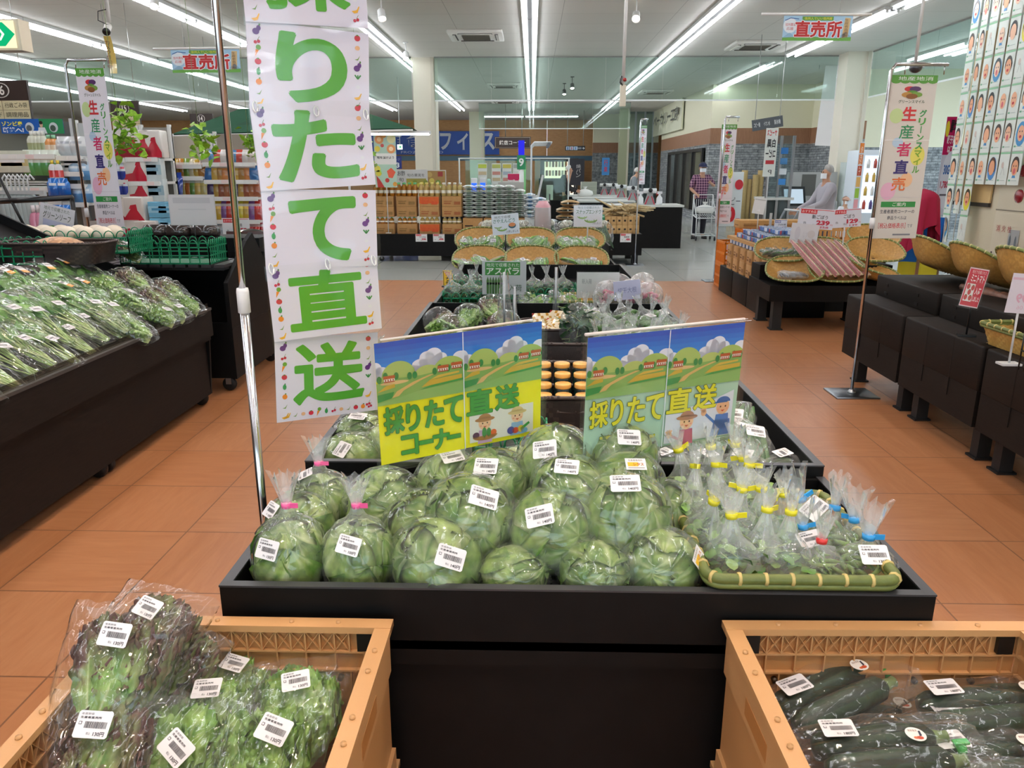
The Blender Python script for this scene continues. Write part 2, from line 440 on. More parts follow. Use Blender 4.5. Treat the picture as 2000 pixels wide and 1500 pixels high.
# columns
def column(name, x, y, w, col='#d8d2c0'):
    m = MB('matte'); m.box((0, 0, CEIL / 2), (w, w, CEIL), col); m.box((w * .38, -w / 2 - .02, CEIL / 2), (.07, .04, CEIL), '#c9c3b2'); m.box((0, 0, .06), (w + .02, w + .02, .12), '#55504a')
    struct(name, m, (x, y, 0))
column('pillar_1', -2.44, 18.56, .5)
column('pillar_2', -2.4, 34.8, .62, '#c9cbb4')
column('pillar_3', 6.9, 17.9, .5, '#ded7c6')
column('pillar_4', -12.6, 18.3, .5)
column('pillar_5', 3.72, 33.0, .4, '#9a9e82')
# glass smoke curtains under the ceiling
def curtain(name, a, b, n):
    m = MB('pane'); A, B = Vector(a), Vector(b); d = (B - A) / n; ax = 0 if abs(d.x) > abs(d.y) else 1
    for i in range(n):
        p, q = A + d * (i + .002), A + d * (i + .998)
        lo = [min(p[k], q[k]) for k in range(3)]; hi = [max(p[k], q[k]) for k in range(3)]
        lo[1 - ax] -= .004; hi[1 - ax] += .004; lo[2], hi[2] = 3.05, CEIL
        m.bb(lo, hi, '#e4f0ec')
    lo = [min(A[k], B[k]) for k in range(3)]; hi = [max(A[k], B[k]) for k in range(3)]; lo[1 - ax] -= .012; hi[1 - ax] += .012; lo[2], hi[2] = 3.02, 3.05
    m.bb(lo, hi, '#dfe3e0', 'satin'); lo[2], hi[2] = CEIL - .03, CEIL; m.bb(lo, hi, '#8f918c', 'satin')
    struct(name, m)
curtain('trim_2', (-2.19, 18.2, 0), (6.65, 18.2, 0), 7)
curtain('trim_3', (-12.3, 18.2, 0), (-2.7, 18.2, 0), 8)
curtain('trim_4', (7.15, 4.0, 0), (7.15, 17.6, 0), 10)
curtain('trim_5', (-2.0, 30.0, 0), (3.6, 30.0, 0), 4)

# ------------------------------------------------------------------ ceiling lights
h = MB('satin'); h.box((0, 0, .04), (.26, 2.4, .05), '#e6e6e4'); h.box((0, 0, .012), (.07, 2.4, .03), '#7d7f80')
for e in (-1, 1):
    for sx in (-1, 1): h.box((sx * .083, e * 1.185, 0), (.03, .03, .05), '#d8d8d6')
fx = h.build('fluorescent_light')
tag(fx, 'twin tube fluorescent light fixed to the shop ceiling', 'ceiling light', 'fluorescent lights in rows along the ceiling')
for sx in (-1, 1): MB('tube_light').tube([(sx * .083, -1.17, -.012), (sx * .083, 1.17, -.012)], .016, '#f4f8ff', n=8).build('tube', fx)
FIX = Proto(fx)
for x in (-14.2, -11.35, -8.5, -5.6, -2.87, -.06, 2.87):
    for k in range(15):
        y = -2.2 + k * 2.42
        if x < -8 and y < 6: continue
        if x == -2.87 and 17.3 < y < 19: continue
        FIX.put((x, y, CEIL - .065))
for y in (2.0, 6.8, 11.6, 14.2, 16.6, 20.5, 22.9): FIX.put((5.5, y, CEIL - .065))
for y in (12.0, 14.9, 17.4): FIX.put((8.4, y, CEIL - .065)); FIX.put((10.4, y, CEIL - .065))
fr = dup(fx, (-1.6, 36.5, CEIL - .065), (0, 0, R(90)), 'twin tube light hung crosswise before the blue wall sign', 'crosswise lights by the back wall')
dup(fx, (.85, 36.5, CEIL - .065), (0, 0, R(90)), 'twin tube light hung crosswise before the blue wall sign', 'crosswise lights by the back wall')

# ------------------------------------------------------------------ track spotlights (warm, aimed at the produce)
def spotlight(x, y, tgt, label, group=None, lamp=True, col='#e9e9e7', power=1.0):
    m = MB('satin'); m.lathe([(.05, .0), (.05, -.02)], (0, 0, 0), col); m.tube([(0, 0, -.02), (0, 0, -.2)], .009, col)
    o = m.build('spotlight', None, (x, y, CEIL)); tag(o, label, 'spotlight', group)
    d = (Vector(tgt) - Vector((x, y, CEIL - .25))).normalized(); q = d.to_track_quat('-Z', 'Y')
    b = MB('satin', Matrix.Translation((0, 0, -.25)) @ q.to_matrix().to_4x4())
    b.lathe([(.028, .1), (.055, .07), (.06, -.06), (.066, -.075), (.058, -.075), (.05, -.05)], (0, 0, 0), col, n=16, cap=False)
    b.lathe([(.001, -.045), (.05, -.05)], (0, 0, 0), '#fff3df', 'spot_light', n=16, cap=False)
    b.build('lamp_head', o)
    if lamp:
        L = bpy.data.lights.new('spot', 'SPOT'); L.energy = SPOT_POWER * power; L.color = (1.0, .80, .62); L.spot_size = R(62); L.spot_blend = .7; L.shadow_soft_size = .05
        lo = obj('lamp', L, o, (0, 0, -.25), q.to_euler()); lo.location = Vector((0, 0, -.25)) + d * .09
    return o
gs = 'track spotlights above the produce'
for (x, y, t) in ((-1.2, 3.1, (-.3, 1.5, .8)), (1.2, 2.9, (.45, 1.6, .8)), (.1, 3.6, (.1, 2.6, .7)), (-.9, 6.2, (-.1, 4.2, .7)), (1.1, 6.4, (.3, 5.4, .7)), (-1.5, 4.6, (-2.9, 3.4, .8)),
                  (1.6, 4.2, (2.9, 4.6, .7)), (-1.3, .2, (-1.4, 2.7, 0)), (1.4, .6, (1.6, 3.0, 0)), (-.3, -.3, (-.5, 1.2, .6)), (1.0, -.2, (.7, 1.2, .6)), (-1.3, 2.0, (-2.7, 3.0, .8)), (-1.6, 5.6, (-2.8, 4.4, .8))):
    spotlight(x, y, t, 'white spotlight on the ceiling above the vegetable tables', gs)
spotlight(-2.2, 12.1, (-1.6, 10.5, 1), 'white spotlight on ceiling beside the top of the hanging paper banner', power=.6)
spotlight(1.5, 12.3, (1.0, 9, 1), 'white spotlight on ceiling just beside the long central camera pole', power=.6)
spotlight(-2.5, 16.2, (-2.4, 14.5, 1), 'small white spotlight on ceiling in front of the cream pillar', power=.6)
spotlight(1.05, 22.0, (1.2, 20, 1), 'dark spotlight on ceiling beyond the glass curtain, higher of two', lamp=False, col='#3a3a3a')
spotlight(.9, 23.6, (.9, 22, 1), 'dark spotlight on ceiling beyond the glass curtain, lower of two', lamp=False, col='#3a3a3a')
spotlight(-5.1, 11.2, (-4.6, 9, 1), 'white spotlight above the hanging banner beside the chrome pole', power=.6)

# ------------------------------------------------------------------ ceiling air conditioners
def aircon(x, y, label):
    m = MB('satin'); m.rbox((0, 0, -.03), (1.0, 1.0, .06), '#e4e1da', .05)
    o = m.build('air_conditioner', None, (x, y, CEIL)); tag(o, label, 'air conditioner')
    g = MB('matte'); g.box((0, 0, -.066), (.5, .5, .012), '#8a8378')
    for i in range(9): g.box((0, -.22 + i * .055, -.074), (.5, .012, .006), '#6f695f')
    g.build('grille', o)
    for k in range(4):
        s = MB('matte', Matrix.Rotation(R(90 * k), 4, 'Z')); s.box((0, .38, -.064), (.62, .06, .01), '#3c3a37'); s.box((0, .395, -.075), (.6, .05, .008), '#efece6'); s.build('louver', o)
    return o
aircon(-1.05, 15.3, 'square ceiling air conditioner before the glass curtain near the cream pillar')
aircon(4.4, 16.6, 'square ceiling air conditioner before the glass curtain, by the entrance side')
aircon(-.84, 23.9, 'square ceiling air conditioner just beyond the glass curtain, nearer the pillar')
aircon(3.86, 25.9, 'square ceiling air conditioner beyond the glass curtain near the bakery sign')
aircon(-1.0, 29.2, 'small looking far ceiling air conditioner between the two cream pillars')

# ------------------------------------------------------------------ things hung from the ceiling
def hung_pole(name, label, cat, p, top=CEIL, r=.016):
    m = MB('satin'); m.tube([(0, 0, 0), (0, 0, top - p[2])], r, '#dcdad6'); m.lathe([(.06, 0), (.06, -.012), (.02, -.05)], (0, 0, top - p[2]), '#cfccc6')
    return tag(m.build(name, None, p), label, cat)
p = at(214, 44, 8.0); o = hung_pole('security_camera', 'white bullet camera on a ceiling pole with a black lens and yellow tag', 'camera', p)
m = MB('satin'); m.tube([(-.06, .08, -.02), (.02, -.12, -.1)], .034, '#d9d6cf', n=14); m.tube([(.02, -.12, -.1), (.024, -.13, -.105)], .036, '#151515', n=14); m.build('camera_body', o)
m = MB('rubber'); m.tube([(0, 0, .12), (-.1, 0, .1), (-.11, 0, .02), (-.02, 0, -.02), (-.08, .02, -.1)], .005, '#1b1b1b'); m.build('cable', o)
m = MB('gloss'); m.eps = .001; m.grid(lambda u, v: (-.08 + .07 * u + .02 * v, .03 * math.sin(v * 3), -.12 - .34 * v), 1, 8, '#d9c06a'); m.build('warning_tag', o)
t = MB('matte'); t.vtext('カメラ作動中', -.065, -.42, -.02, -.16, '#7a2b1c'); t.build('lettering', o, (0, -.012, 0))
p = at(1217, 168, 9.0); o = hung_pole('sensor_pole', 'long white ceiling pole ending in a cream box with a red lamp', 'pole', p, r=.018)
m = MB('satin'); m.box((0, 0, -.1), (.065, .06, .22), '#e5dcc6'); m.build('sensor_box', o)
m = MB('gloss'); m.ball((.012, -.04, .06), (.022, .02, .02), '#b22420'); m.tube([(-.02, -.02, .1), (-.035, -.02, .04), (-.01, -.02, 0)], .012, '#2c2c2c'); m.build('red_lamp', o)
p = at(1788, 122, 8.0); o = hung_pole('security_camera', 'dark dome camera on a ceiling pole above the beige vertical banner', 'camera', p)
m = MB('gloss'); m.ball((0, -.02, -.05), (.06, .06, .05), '#3a3b3f'); m.box((.03, .02, -.02), (.12, .05, .05), '#c9c9c9'); m.build('camera_body', o)

def shop_banner(u0, v0, u1, v1, y, rz, label, rod):
    A, B = at(u0, v1, y), at(u1, v0, y); w, hh = (B - A).x, (B - A).z; c = (A + B) / 2
    o = thing('hanging_banner', label, 'banner', (c.x, c.y, B.z), (0, 0, rz))
    m = MB('satin'); m.tube([(rod[0], 0, .01), (rod[1], 0, .01)], .012, '#f1f0ec')
    for x in (-w * .3, w * .3): m.tube([(x, 0, .01), (x * .9, 0, CEIL - B.z)], .0025, '#c9c9c6', n=4)
    m.build('hanging_rod', o)
    s = MB('satin', Matrix.Translation((-w / 2, 0, -hh))); s.eps = .0012
    s.rect(0, 0, w, hh, '#a9cfe8', 0); s.poly([(0, 0), (w, 0), (w, .16 * hh), (.7 * w, .1 * hh), (.4 * w, .18 * hh), (0, .12 * hh)], '#6fae4e', 1)
    s.poly([(0, .12 * hh), (.1 * w, .32 * hh), (.2 * w, .14 * hh)], '#8fb4cf', 1); s.poly([(.8 * w, .13 * hh), (.92 * w, .36 * hh), (w, .15 * hh)], '#8fb4cf', 1)
    s.disc(.1 * w, .6 * hh, .1 * w, .3 * hh, '#e8f1f6', 1); s.text('応援', .05 * w, .42 * hh, .15 * w, .54 * hh, '#c94b52', 2); s.text('信州農家', .03 * w, .58 * hh, .18 * w, .7 * hh, '#c94b52', 2)
    s.stroke([(.02 * w, .8 * hh), (.1 * w, .9 * hh), (.22 * w, .86 * hh)], .006 * w / .5, '#4a6fa8', 2)
    s.rect(.27 * w, .8 * hh, .72 * w, .96 * hh, '#5f9e3f', 1); s.text('信州人でいい信州産', .3 * w, .83 * hh, .7 * w, .94 * hh, '#ecdc4e', 2, .01)
    s.poly([(.86 * w, .1 * hh), (.95 * w, .16 * hh), (.97 * w, .9 * hh), (.89 * w, .92 * hh)], '#dcbf8a', 1)
    s.vtext('生産者直売所', .885 * w, .14 * hh, .945 * w, .88 * hh, '#7c5230', 2)
    for L, e, c in ((2, .014, '#ffffff'), (3, .005, '#c0292b')):
        for q in range(8): dx, dz = e * w * math.cos(q * .785), e * w * math.sin(q * .785); s.text('直売所', .17 * w + dx, .14 * hh + dz, .85 * w + dx, .78 * hh + dz, c, L + q * .05, .01)
    s.build('banner_sheet', o)
    return o
shop_banner(1526, 30, 1668, 80, 7.6, R(3), 'blue and green hanging banner with red letters by the entrance side ceiling light', (-.52, .48))
shop_banner(336, 96, 468, 142, 8.6, R(-3), 'blue and green hanging banner with red letters behind the chrome pole', (-.56, .5))
# exit arrow lightbox
A, B = at(-60, 98, 4.6), at(32, 36, 4.6); w, hh = B.x - A.x, B.z - A.z
m = MB('satin'); m.box((w / 2, .06, hh / 2), (w, .1, hh), '#cfc8b4'); m.eps = .012; o = m.build('exit_sign', None, A); tag(o, 'cream emergency exit lightbox with a green arrow hung from the ceiling', 'sign')
s = MB('screen'); s.eps = .004; s.rect(.01, .01, w - .02, hh - .01, '#ddd0ad', 0); s.poly([(w * .3, hh * .12), (w * .72, hh * .12), (w * .93, hh * .5), (w * .72, hh * .88), (w * .3, hh * .88)], '#0f9a63', 1)
s.poly([(w * .62, hh * .3), (w * .66, hh * .3), (w * .74, hh * .5), (w * .66, hh * .7), (w * .62, hh * .7), (w * .69, hh * .5)], '#f2f0e4', 2); s.build('sign_face', o)
m = MB('steel'); m.tube([(w * .5, .05, hh), (w * .5, .05, CEIL - A.z)], .012, '#d0d0cc'); m.build('hanging_rod', o)
# aisle number signs
def aisle_sign(u0, v0, u1, v1, y, num, words_, label, rz=0):
    A, B = at(u0, v1, y), at(u1, v0, y); w, hh = B.x - A.x, B.z - A.z
    o = thing('aisle_sign', label, 'sign', (A.x, y, A.z), (0, 0, rz))
    s = MB('satin'); s.eps = .003; s.box((w / 2, .02, hh / 2), (w, .03, hh), '#3b302c'); s.rect(0, 0, w, hh, '#3b302c', 0)
    n = len(words_); zz = .5 * hh
    s.rect(0, .03 * hh, w, zz, '#d8cfa8', 1)
    s.disc(w * .5, .76 * hh, .17 * w, .19 * hh, '#ece8e0', 1); s.disc(w * .5, .76 * hh, .15 * w, .172 * hh, '#3b302c', 2); s.text(num, w * .42, .64 * hh, w * .58, .88 * hh, '#f2efe8', 3, .02)
    for i, wd in enumerate(words_):
        r, c = divmod(i, 2); z1 = zz - r * .235 * hh; s.text(wd, w * (.04 + .5 * c), z1 - .18 * hh, w * (.46 + .5 * c), z1 - .05 * hh, '#3a342c', 2)
    s.rect(0, .26 * hh, w, .27 * hh, '#8a8064', 2); s.rect(w * .49, .03 * hh, w * .5, zz, '#8a8064', 2); s.build('sign_board', o)
    r = MB('steel')
    for x in (.1 * w, .9 * w): r.tube([(x, .02, hh), (x, .02, CEIL - A.z)], .004, '#bbbbb8', n=5)
    r.build('hanging_wire', o)
aisle_sign(-40, 158, 58, 236, 8.5, '16', ['アルミホイル', '行政ごみ袋', 'ペットフード', '調理用品'], 'brown aisle sign numbered 16 above the laundry shelf', R(-6))
aisle_sign(222, 197, 272, 258, 12.5, '15', ['ラップ', '紙おむつ殺虫剤', 'トイレ', '紙製品'], 'brown aisle sign numbered 15 behind the leafy garland', R(-6))
aisle_sign(374, 222, 416, 262, 15.5, '14', ['洗剤', '柔軟剤'], 'brown aisle sign numbered 14 above the green canopy tip', R(-6))
# ------------------------------------------------------------------ produce prototypes
def price_label(price, wide=.058, high=.043, sticker=None, lines=('産直野菜', '生産者直売所')):
    """white barcode label lying on z=0, reading up +y"""
    s = MB('satin', Matrix.Rotation(R(-90), 4, 'X')); s.eps = .0005; w, h = wide, high
    s.poly([(-w / 2, -h / 2 + .003), (-w / 2 + .003, -h / 2), (w / 2 - .003, -h / 2), (w / 2, -h / 2 + .003), (w / 2, h / 2 - .003), (w / 2 - .003, h / 2), (-w / 2 + .003, h / 2), (-w / 2, h / 2 - .003)], '#efecee', 1)
    s.text(lines[0], -w * .42, h * .34, -w * .05, h * .42, '#55525a', 2); s.text(lines[1], -w * .42, h * .2, w * .2, h * .29, '#3c3a40', 2, .02)
    s.rect(-w * .42, -h * .02, -w * .33, h * .1, '#4a484e', 2); s.rect(-w * .405, 0, -w * .345, h * .08, '#efecee', 3)
    rs = random.Random(3); x = -w * .24
    while x < w * .4:
        b = rs.choice((.0006, .0009, .0013)); s.rect(x, -h * .14, x + b, h * .1, '#2c2a30', 2); x += b + rs.choice((.0006, .0009))
    s.text('税込', -w * .12, -h * .38, 0, -h * .28, '#5a5860', 2); s.text(price, w * .08, -h * .42, w * .4, -h * .26, '#2a282e', 2, .02)
    return s
LBL = {p: price_label(p).mesh('price_label') for p in ('130円', '140円', '150円', '180円')}
def sale_label():
    s = MB('satin', Matrix.Rotation(R(-90), 4, 'X')); s.eps = .0005; w, h = .055, .034
    s.rect(-w / 2, -h / 2, w / 2, h / 2, '#f2eff0', 1); s.rect(-w * .4, -h * .2, w * .1, h * .15, '#f0c23c', 2); s.text('レタス', -w * .12, -h * .16, w * .38, h * .12, '#c8791e', 3, .03)
    s.text('生産者直売所', -w * .35, h * .25, w * .35, h * .4, '#8a7a60', 2); s.rect(-w * .4, -h * .36, w * .4, -h * .3, '#a09a92', 2)
    return s.mesh('price_label')
LBL['sale'] = sale_label()
def stem_label():
    s = MB('satin', Matrix.Rotation(R(-90), 4, 'X')); s.eps = .0005; w = .04
    s.rect(-w / 2, -.03, w / 2, .012, '#efecee', 1); s.rect(-w / 2, .012, w / 2, .04, '#ee9c2e', 1); s.text('朝どり', -w * .4, .018, w * .4, .034, '#fbe9c8', 2, .03)
    rs = random.Random(5); x = -.016
    while x < .016: b = rs.choice((.0007, .0012)); s.rect(x, -.02, x + b, -.006, '#3c3a40', 2); x += b + .0009
    return s.mesh('price_label')
LBL['morning'] = stem_label()

def leaf_sheet(mb, vcs, base, f, ns, nt, colf):
    """grid of (s,t) -> point with a colour per vertex"""
    b = len(mb.v)
    for i in range(ns + 1):
        for j in range(nt + 1):
            s_, t_ = i / ns, -1 + 2 * j / nt
            p = f(s_, t_); mb.v.append(tuple(p)); vcs.append(lin(colf(s_, t_, p)))
    for i in range(ns):
        for j in range(nt):
            a = b + i * (nt + 1) + j
            mb.f.append((a, a + 1, a + nt + 2, a + nt + 1)); mb.c.append((1, 1, 1, 1)); mb.m.append(0); mb.sm.append(True)

def head_mesh(seed, rad=.088, pale=.5):
    """round crisphead lettuce: overlapping wrapper leaves over a core, pale ribs fanning from the base (-z)"""
    rs = random.Random(seed); mb = MB('leaf'); mb.mats = ['leaf']; vc = []; mb.vc = vc
    def colr(s, t, p, k):
        n = nz3(p, 22 + seed % 3) * .7 + nz3(p, 75) * .55
        rib = max(0, 1 - abs(t) / (.13 * (1.25 - s))) ; vein = max(0, math.cos(t * 24 + s * 5 + 2 * nz3(p, 25)) - .66) * 2.4
        c = mixc('#628a38', '#a6bd64', min(1, max(0, .5 + n * 1.1 + k)))
        c = mixc(c, '#4f7c33', min(.7, max(0, (abs(t) - .72) * 2 + (s - .8))))
        return mixc(c, '#e9edc0', min(.9, rib * .8 * (1.1 - s * .6) + vein * .42 + max(0, .22 - s) * 3 * pale))
    for k in range(11):
        az = k * 137.5 + rs.uniform(-20, 20); tilt = rs.uniform(-16, 16); wid = rs.uniform(58, 80); rr = rad * (.93 + .012 * k); end = rs.uniform(118, 165); ph = rs.uniform(0, 9)
        M = Matrix.Rotation(R(tilt), 3, 'X') @ Matrix.Rotation(R(tilt * .7), 3, 'Y')
        def f(s, t, az=az, wid=wid, rr=rr, end=end, ph=ph, M=M):
            th = R(4 + end * s); w = wid * (math.sin(math.pi * min(1, .12 + s * .86)) ** .6)
            a = R(az + w * t * (1.0)); e = abs(t) ** 4 + max(0, s - .82) * 4
            r = rr * (1 + .05 * nz3((s * 3 + ph, t * 2, ph), 1.2)) + e * .006 * math.sin(s * 17 + t * 11 + ph) + e * .004 + .004 * math.sin(t * 20 + s * 3) * (1 - s) * .5 + .003 * nz3((s * 14, t * 9, ph))
            return M @ Vector((r * math.sin(th) * math.cos(a), r * math.sin(th) * math.sin(a), -r * math.cos(th)))
        kk = rs.uniform(-.22, .22)
        leaf_sheet(mb, vc, None, f, 14, 14, lambda s, t, p, kk=kk: colr(s, t, p, kk))
    def core(s, t):
        th, a = math.pi * s, math.pi * t; r = rad * (.925 + .05 * nz3((math.cos(a) * 2 + seed, math.sin(a) * 2, s * 6)))
        return Vector((r * math.sin(th) * math.cos(a), r * math.sin(th) * math.sin(a), -r * math.cos(th)))
    leaf_sheet(mb, vc, None, core, 16, 24, lambda s, t, p: colr(s, math.sin(t * 14) * .9, p, 0))
    return mb.mesh('lettuce_head')

def ruffle_mesh(seed, red, n=26, L=.22):
    """loose-leaf lettuce lying flat: base at y=0, leaves fanning up +y, frilled edges"""
    rs = random.Random(seed); mb = MB('leaf'); mb.mats = ['leaf']; vc = []; mb.vc = vc
    for k in range(n):
        lay = k / (n - 1); phi = R(rs.uniform(-34, 34)); ln = L * (1.02 - .5 * lay * rs.uniform(.1, 1)); wid = rs.uniform(.032, .056); z0 = -.032 + .062 * lay; ph = rs.uniform(0, 20); curl = rs.uniform(-.02, .035)
        edge_red = red * rs.uniform(.5, 1.0)
        def f(s, t, phi=phi, ln=ln, wid=wid, z0=z0, ph=ph, curl=curl):
            w = .008 + wid * s ** .9 * (1.0 if s < .8 else 1 - (s - .8) * 1.5)
            e = abs(t) ** 2.0 * s + max(0, s - .7) * 1.6
            fr = e * (.011 * math.sin(t * 7 + s * 27 + ph) + .009 * math.sin(t * 11 - s * 36 + ph * 2) + .004 * math.sin(s * 58 + ph * 5))
            x = w * t + e * .005 * math.sin(s * 30 + ph * 3 + t * 5); y = ln * s * (1 - .12 * abs(t) ** 2) + e * .008 * math.sin(t * 19 + ph)
            z = z0 + curl * s * s + fr - .012 * t * t * (1 - s) + .01 * abs(t) * (1 - s) + .012 * math.sin(s * 5 + ph) * s
            c, q = math.cos(phi * (1 - .25 * s)), math.sin(phi * (1 - .25 * s)); return Vector((.108 * math.tanh((x * c + y * q) / .108), -x * q + y * c, .047 * math.tanh(z / .047)))
        def colf(s, t, p, ph=ph, er=edge_red):
            nn = nz3(p, 35) * .6 + nz3(p, 90) * .4
            rib = max(0, 1 - abs(t) / (.2 * (1.15 - s))); side = max(0, math.sin(abs(t) * 9 - s * 14) - .7)
            c = mixc('#659a3b', '#a5c965', min(1, max(0, .5 + nn * 1.2)))
            c = mixc(c, '#4f8432', max(0, min(.5, (s - .5) * .8 * abs(t))))
            if er > 0: c = mixc(c, '#744248', max(0, min(.95, er * ((s - .4) * 1.7 + abs(t) * .6 * s + nn * .8))))
            return mixc(c, '#d9e2a8', min(.92, rib * (1.05 - s) * 1.1 + side * .25 + max(0, .16 - s) * 5))
        leaf_sheet(mb, vc, None, f, 42, 18, colf)
    return mb.mesh('lettuce_leaves')

def pouch(w, L, th, y0=-.012, haze=.02, nu=26, nv=22, seed=0, taper=1.0, flare=0.0, mat='film', top=.85):
    """flat cellophane bag round something lying flat: front and back sheets meeting at welded edges"""
    mb = MB(mat); vs = []; cs = []; fs = []
    for side in (1, -1):
        b = len(vs)
        for j in range(nv + 1):
            for i in range(nu + 1):
                s, t = -1 + 2 * i / nu, j / nv
                ww = w / 2 * (taper + (1 - taper) * min(1, t * 1.15)) * (1 + flare * max(0, t - .8))
                prof = (max(0, 1 - s ** 4)) ** .5 * (math.sin(math.pi * min(.97, .06 + t * top)) ** .55)
                n = nz3((s * 3 + seed, t * 5, side * 3 + seed)) * .5 + nz3((s * 9, t * 12 + seed, side)) * .3
                z = side * th / 2 * max(.02, prof * (1 + n * .35)) + .008 * n
                vs.append((s * ww + .006 * n, y0 + L * t + .01 * nz3((s * 4 + seed, side * .2, seed)) * (t > .9), z)); cs.append((min(1, haze * (1 + 3 * max(0, n)) + max(0, t - top) * .15), 0, 0, 1))
        for j in range(nv):
            for i in range(nu):
                a = b + j * (nu + 1) + i; q = (a, a + 1, a + nu + 2, a + nu + 1); fs.append(q if side > 0 else q[::-1])
    mb.add(vs, fs, '#000', mat, True); mb.vc = cs
    return mb.mesh('clear_bag')

def sack(rx, ry, rz, seed=0, neck=None, plume=.06, haze=.03, n=30, m=20, mat='film', lean=(0, 0), puff=.08):
    """crinkled sack round a lump centred at 0; neck = height of the tie, then a flared plume of gathered film"""
    mb = MB(mat); rings = []; cs = []
    top = neck if neck else rz * 1.04
    hs = [(-rz * 1.03 + (top + rz * 1.03) * i / m) for i in range(m + 1)]
    for i, z in enumerate(hs):
        k = z / (rz * 1.03)
        e = math.sqrt(max(0, 1 - min(1, abs(k)) ** 2.3))
        if z > 0 and neck: e = max(e if k < 1 else 0, .12 + .75 * (1 - z / neck) ** 1.1)
        ring = []
        for a in range(n):
            th = 2 * math.pi * a / n; f = nz3((math.cos(th) * 2.2 + seed, math.sin(th) * 2.2, z * 16)) * 1.0 + .6 * abs(nz3((math.cos(th) * 6, math.sin(th) * 6 + seed, z * 9)))
            fold = (.10 * math.sin(th * 9 + seed) + .06 * math.sin(th * 17)) * max(0, z / top) if neck else 0
            g = e * (1 + puff * f + fold) + .002
            t = max(0, z / top)
            ring.append((rx * g * math.cos(th) + lean[0] * t * t, ry * g * math.sin(th) + lean[1] * t * t, z)); cs.append((min(1, haze * (1 + 2 * abs(f)) + (.22 * max(0, t - .45) if neck else 0)), 0, 0, 1))
        rings.append(ring)
    if neck:
        for q in range(1, 6):
            t = q / 5; ring = []
            for a in range(n):
                th = 2 * math.pi * a / n; g = .012 + plume * .27 * t ** 1.2 * (1 + .55 * math.sin(th * 5 + seed) + .3 * math.sin(th * 11 + seed * 2))
                ring.append((g * math.cos(th) + lean[0] * (1 + t * .8), g * .6 * math.sin(th) + lean[1] * (1 + t * .8), neck + plume * t * (1 + .12 * math.sin(th * 7 + seed)))); cs.append((.34 - .2 * t, 0, 0, 1))
            rings.append(ring)
    mb.loft(rings, '#000', mat); mb.vc = cs
    if not neck: mb.f.append(tuple(range(n))); mb.c.append((0, 0, 0, 1)); mb.m.append(0); mb.sm.append(True)
    return mb.mesh('clear_bag')
def tie_mesh(col, z, off=(0, 0)):
    m = MB('gloss'); m.tube([(off[0], off[1], z - .005), (off[0], off[1], z + .006)], .013, col, n=10); m.box((off[0] + .018, off[1] - .006, z + .002), (.024, .003, .011), col); return m.mesh('tape_tie')
def kid(root, name, data, loc=(0, 0, 0), rot=(0, 0, 0)): return obj(name, data, root, loc, rot)
def place_label(root, kind, p, n, roll=0, name='price_label'):
    """stick a label on a bag at local point p with outward normal n"""
    q = Vector(n).to_track_quat('Z', 'Y'); o = obj(name, LBL[kind], root); e = (q.to_matrix() @ Matrix.Rotation(R(roll), 3, 'Z')).to_euler()
    o.location = Vector(p) + Vector(n).normalized() * .004; o.rotation_euler = e; return o
HEADS = [head_mesh(i, .088, .3 + .2 * (i % 3)) for i in (1, 2, 3, 4)]
HBAG = [sack(.099, .099, .096, i, puff=.11) for i in (1, 2, 3)]
HTIE = [sack(.094, .094, .098, 5, .125, .075), sack(.094, .094, .098, 8, .13, .07)]
PINK = [tie_mesh('#ee5d9d', .125), tie_mesh('#ee5d9d', .13)]
def head_bag(label, c, k, size=1.0, head_rot=(0, 0, 0), tie=None, lab='140円', ln=(0, -.7, .7), roll=0, rot=(0, 0, 0), group=None, squash=1.0):
    o = thing('bagged_lettuce', label, 'lettuce', c, rot, group); o.scale = (size, size, size * squash)
    kid(o, 'lettuce_head', HEADS[k % 4], (0, 0, 0), [R(x) for x in head_rot])
    if tie is None: kid(o, 'clear_bag', HBAG[k % 3], (0, 0, 0), (0, 0, R(k * 50)))
    else: kid(o, 'clear_bag', HTIE[tie], (0, 0, 0)); kid(o, 'tape_tie', PINK[tie], (0, 0, 0))
    if lab:
        for i, (kd, n_, rl) in enumerate([(lab, ln, roll)] if isinstance(lab, str) else lab):
            n_ = Vector(n_).normalized(); place_label(o, kd, n_ * .1, n_, rl)
    return o
GREEN_L = [ruffle_mesh(i, 0) for i in (11, 12, 13)]
RED_L = [ruffle_mesh(i, 1.0) for i in (21, 22)]
LBAG = [pouch(.235, .245, .12, -.015, .015, seed=i, taper=.82, flare=.2) for i in (1, 2)]
def leaf_bag(label, c, k, red=False, size=1.0, rot=(0, 0, 0), lab=(0, .15), roll=0, price='130円'):
    o = thing('bagged_leaf_lettuce', label, 'lettuce', c, [R(x) for x in rot]); o.scale = (size,) * 3
    kid(o, 'lettuce_leaves', (RED_L if red else GREEN_L)[k % (2 if red else 3)]); kid(o, 'clear_bag', LBAG[k % 2])
    if lab: place_label(o, price, (lab[0], lab[1], .062), (0, 0, 1), roll + 180)
    return o
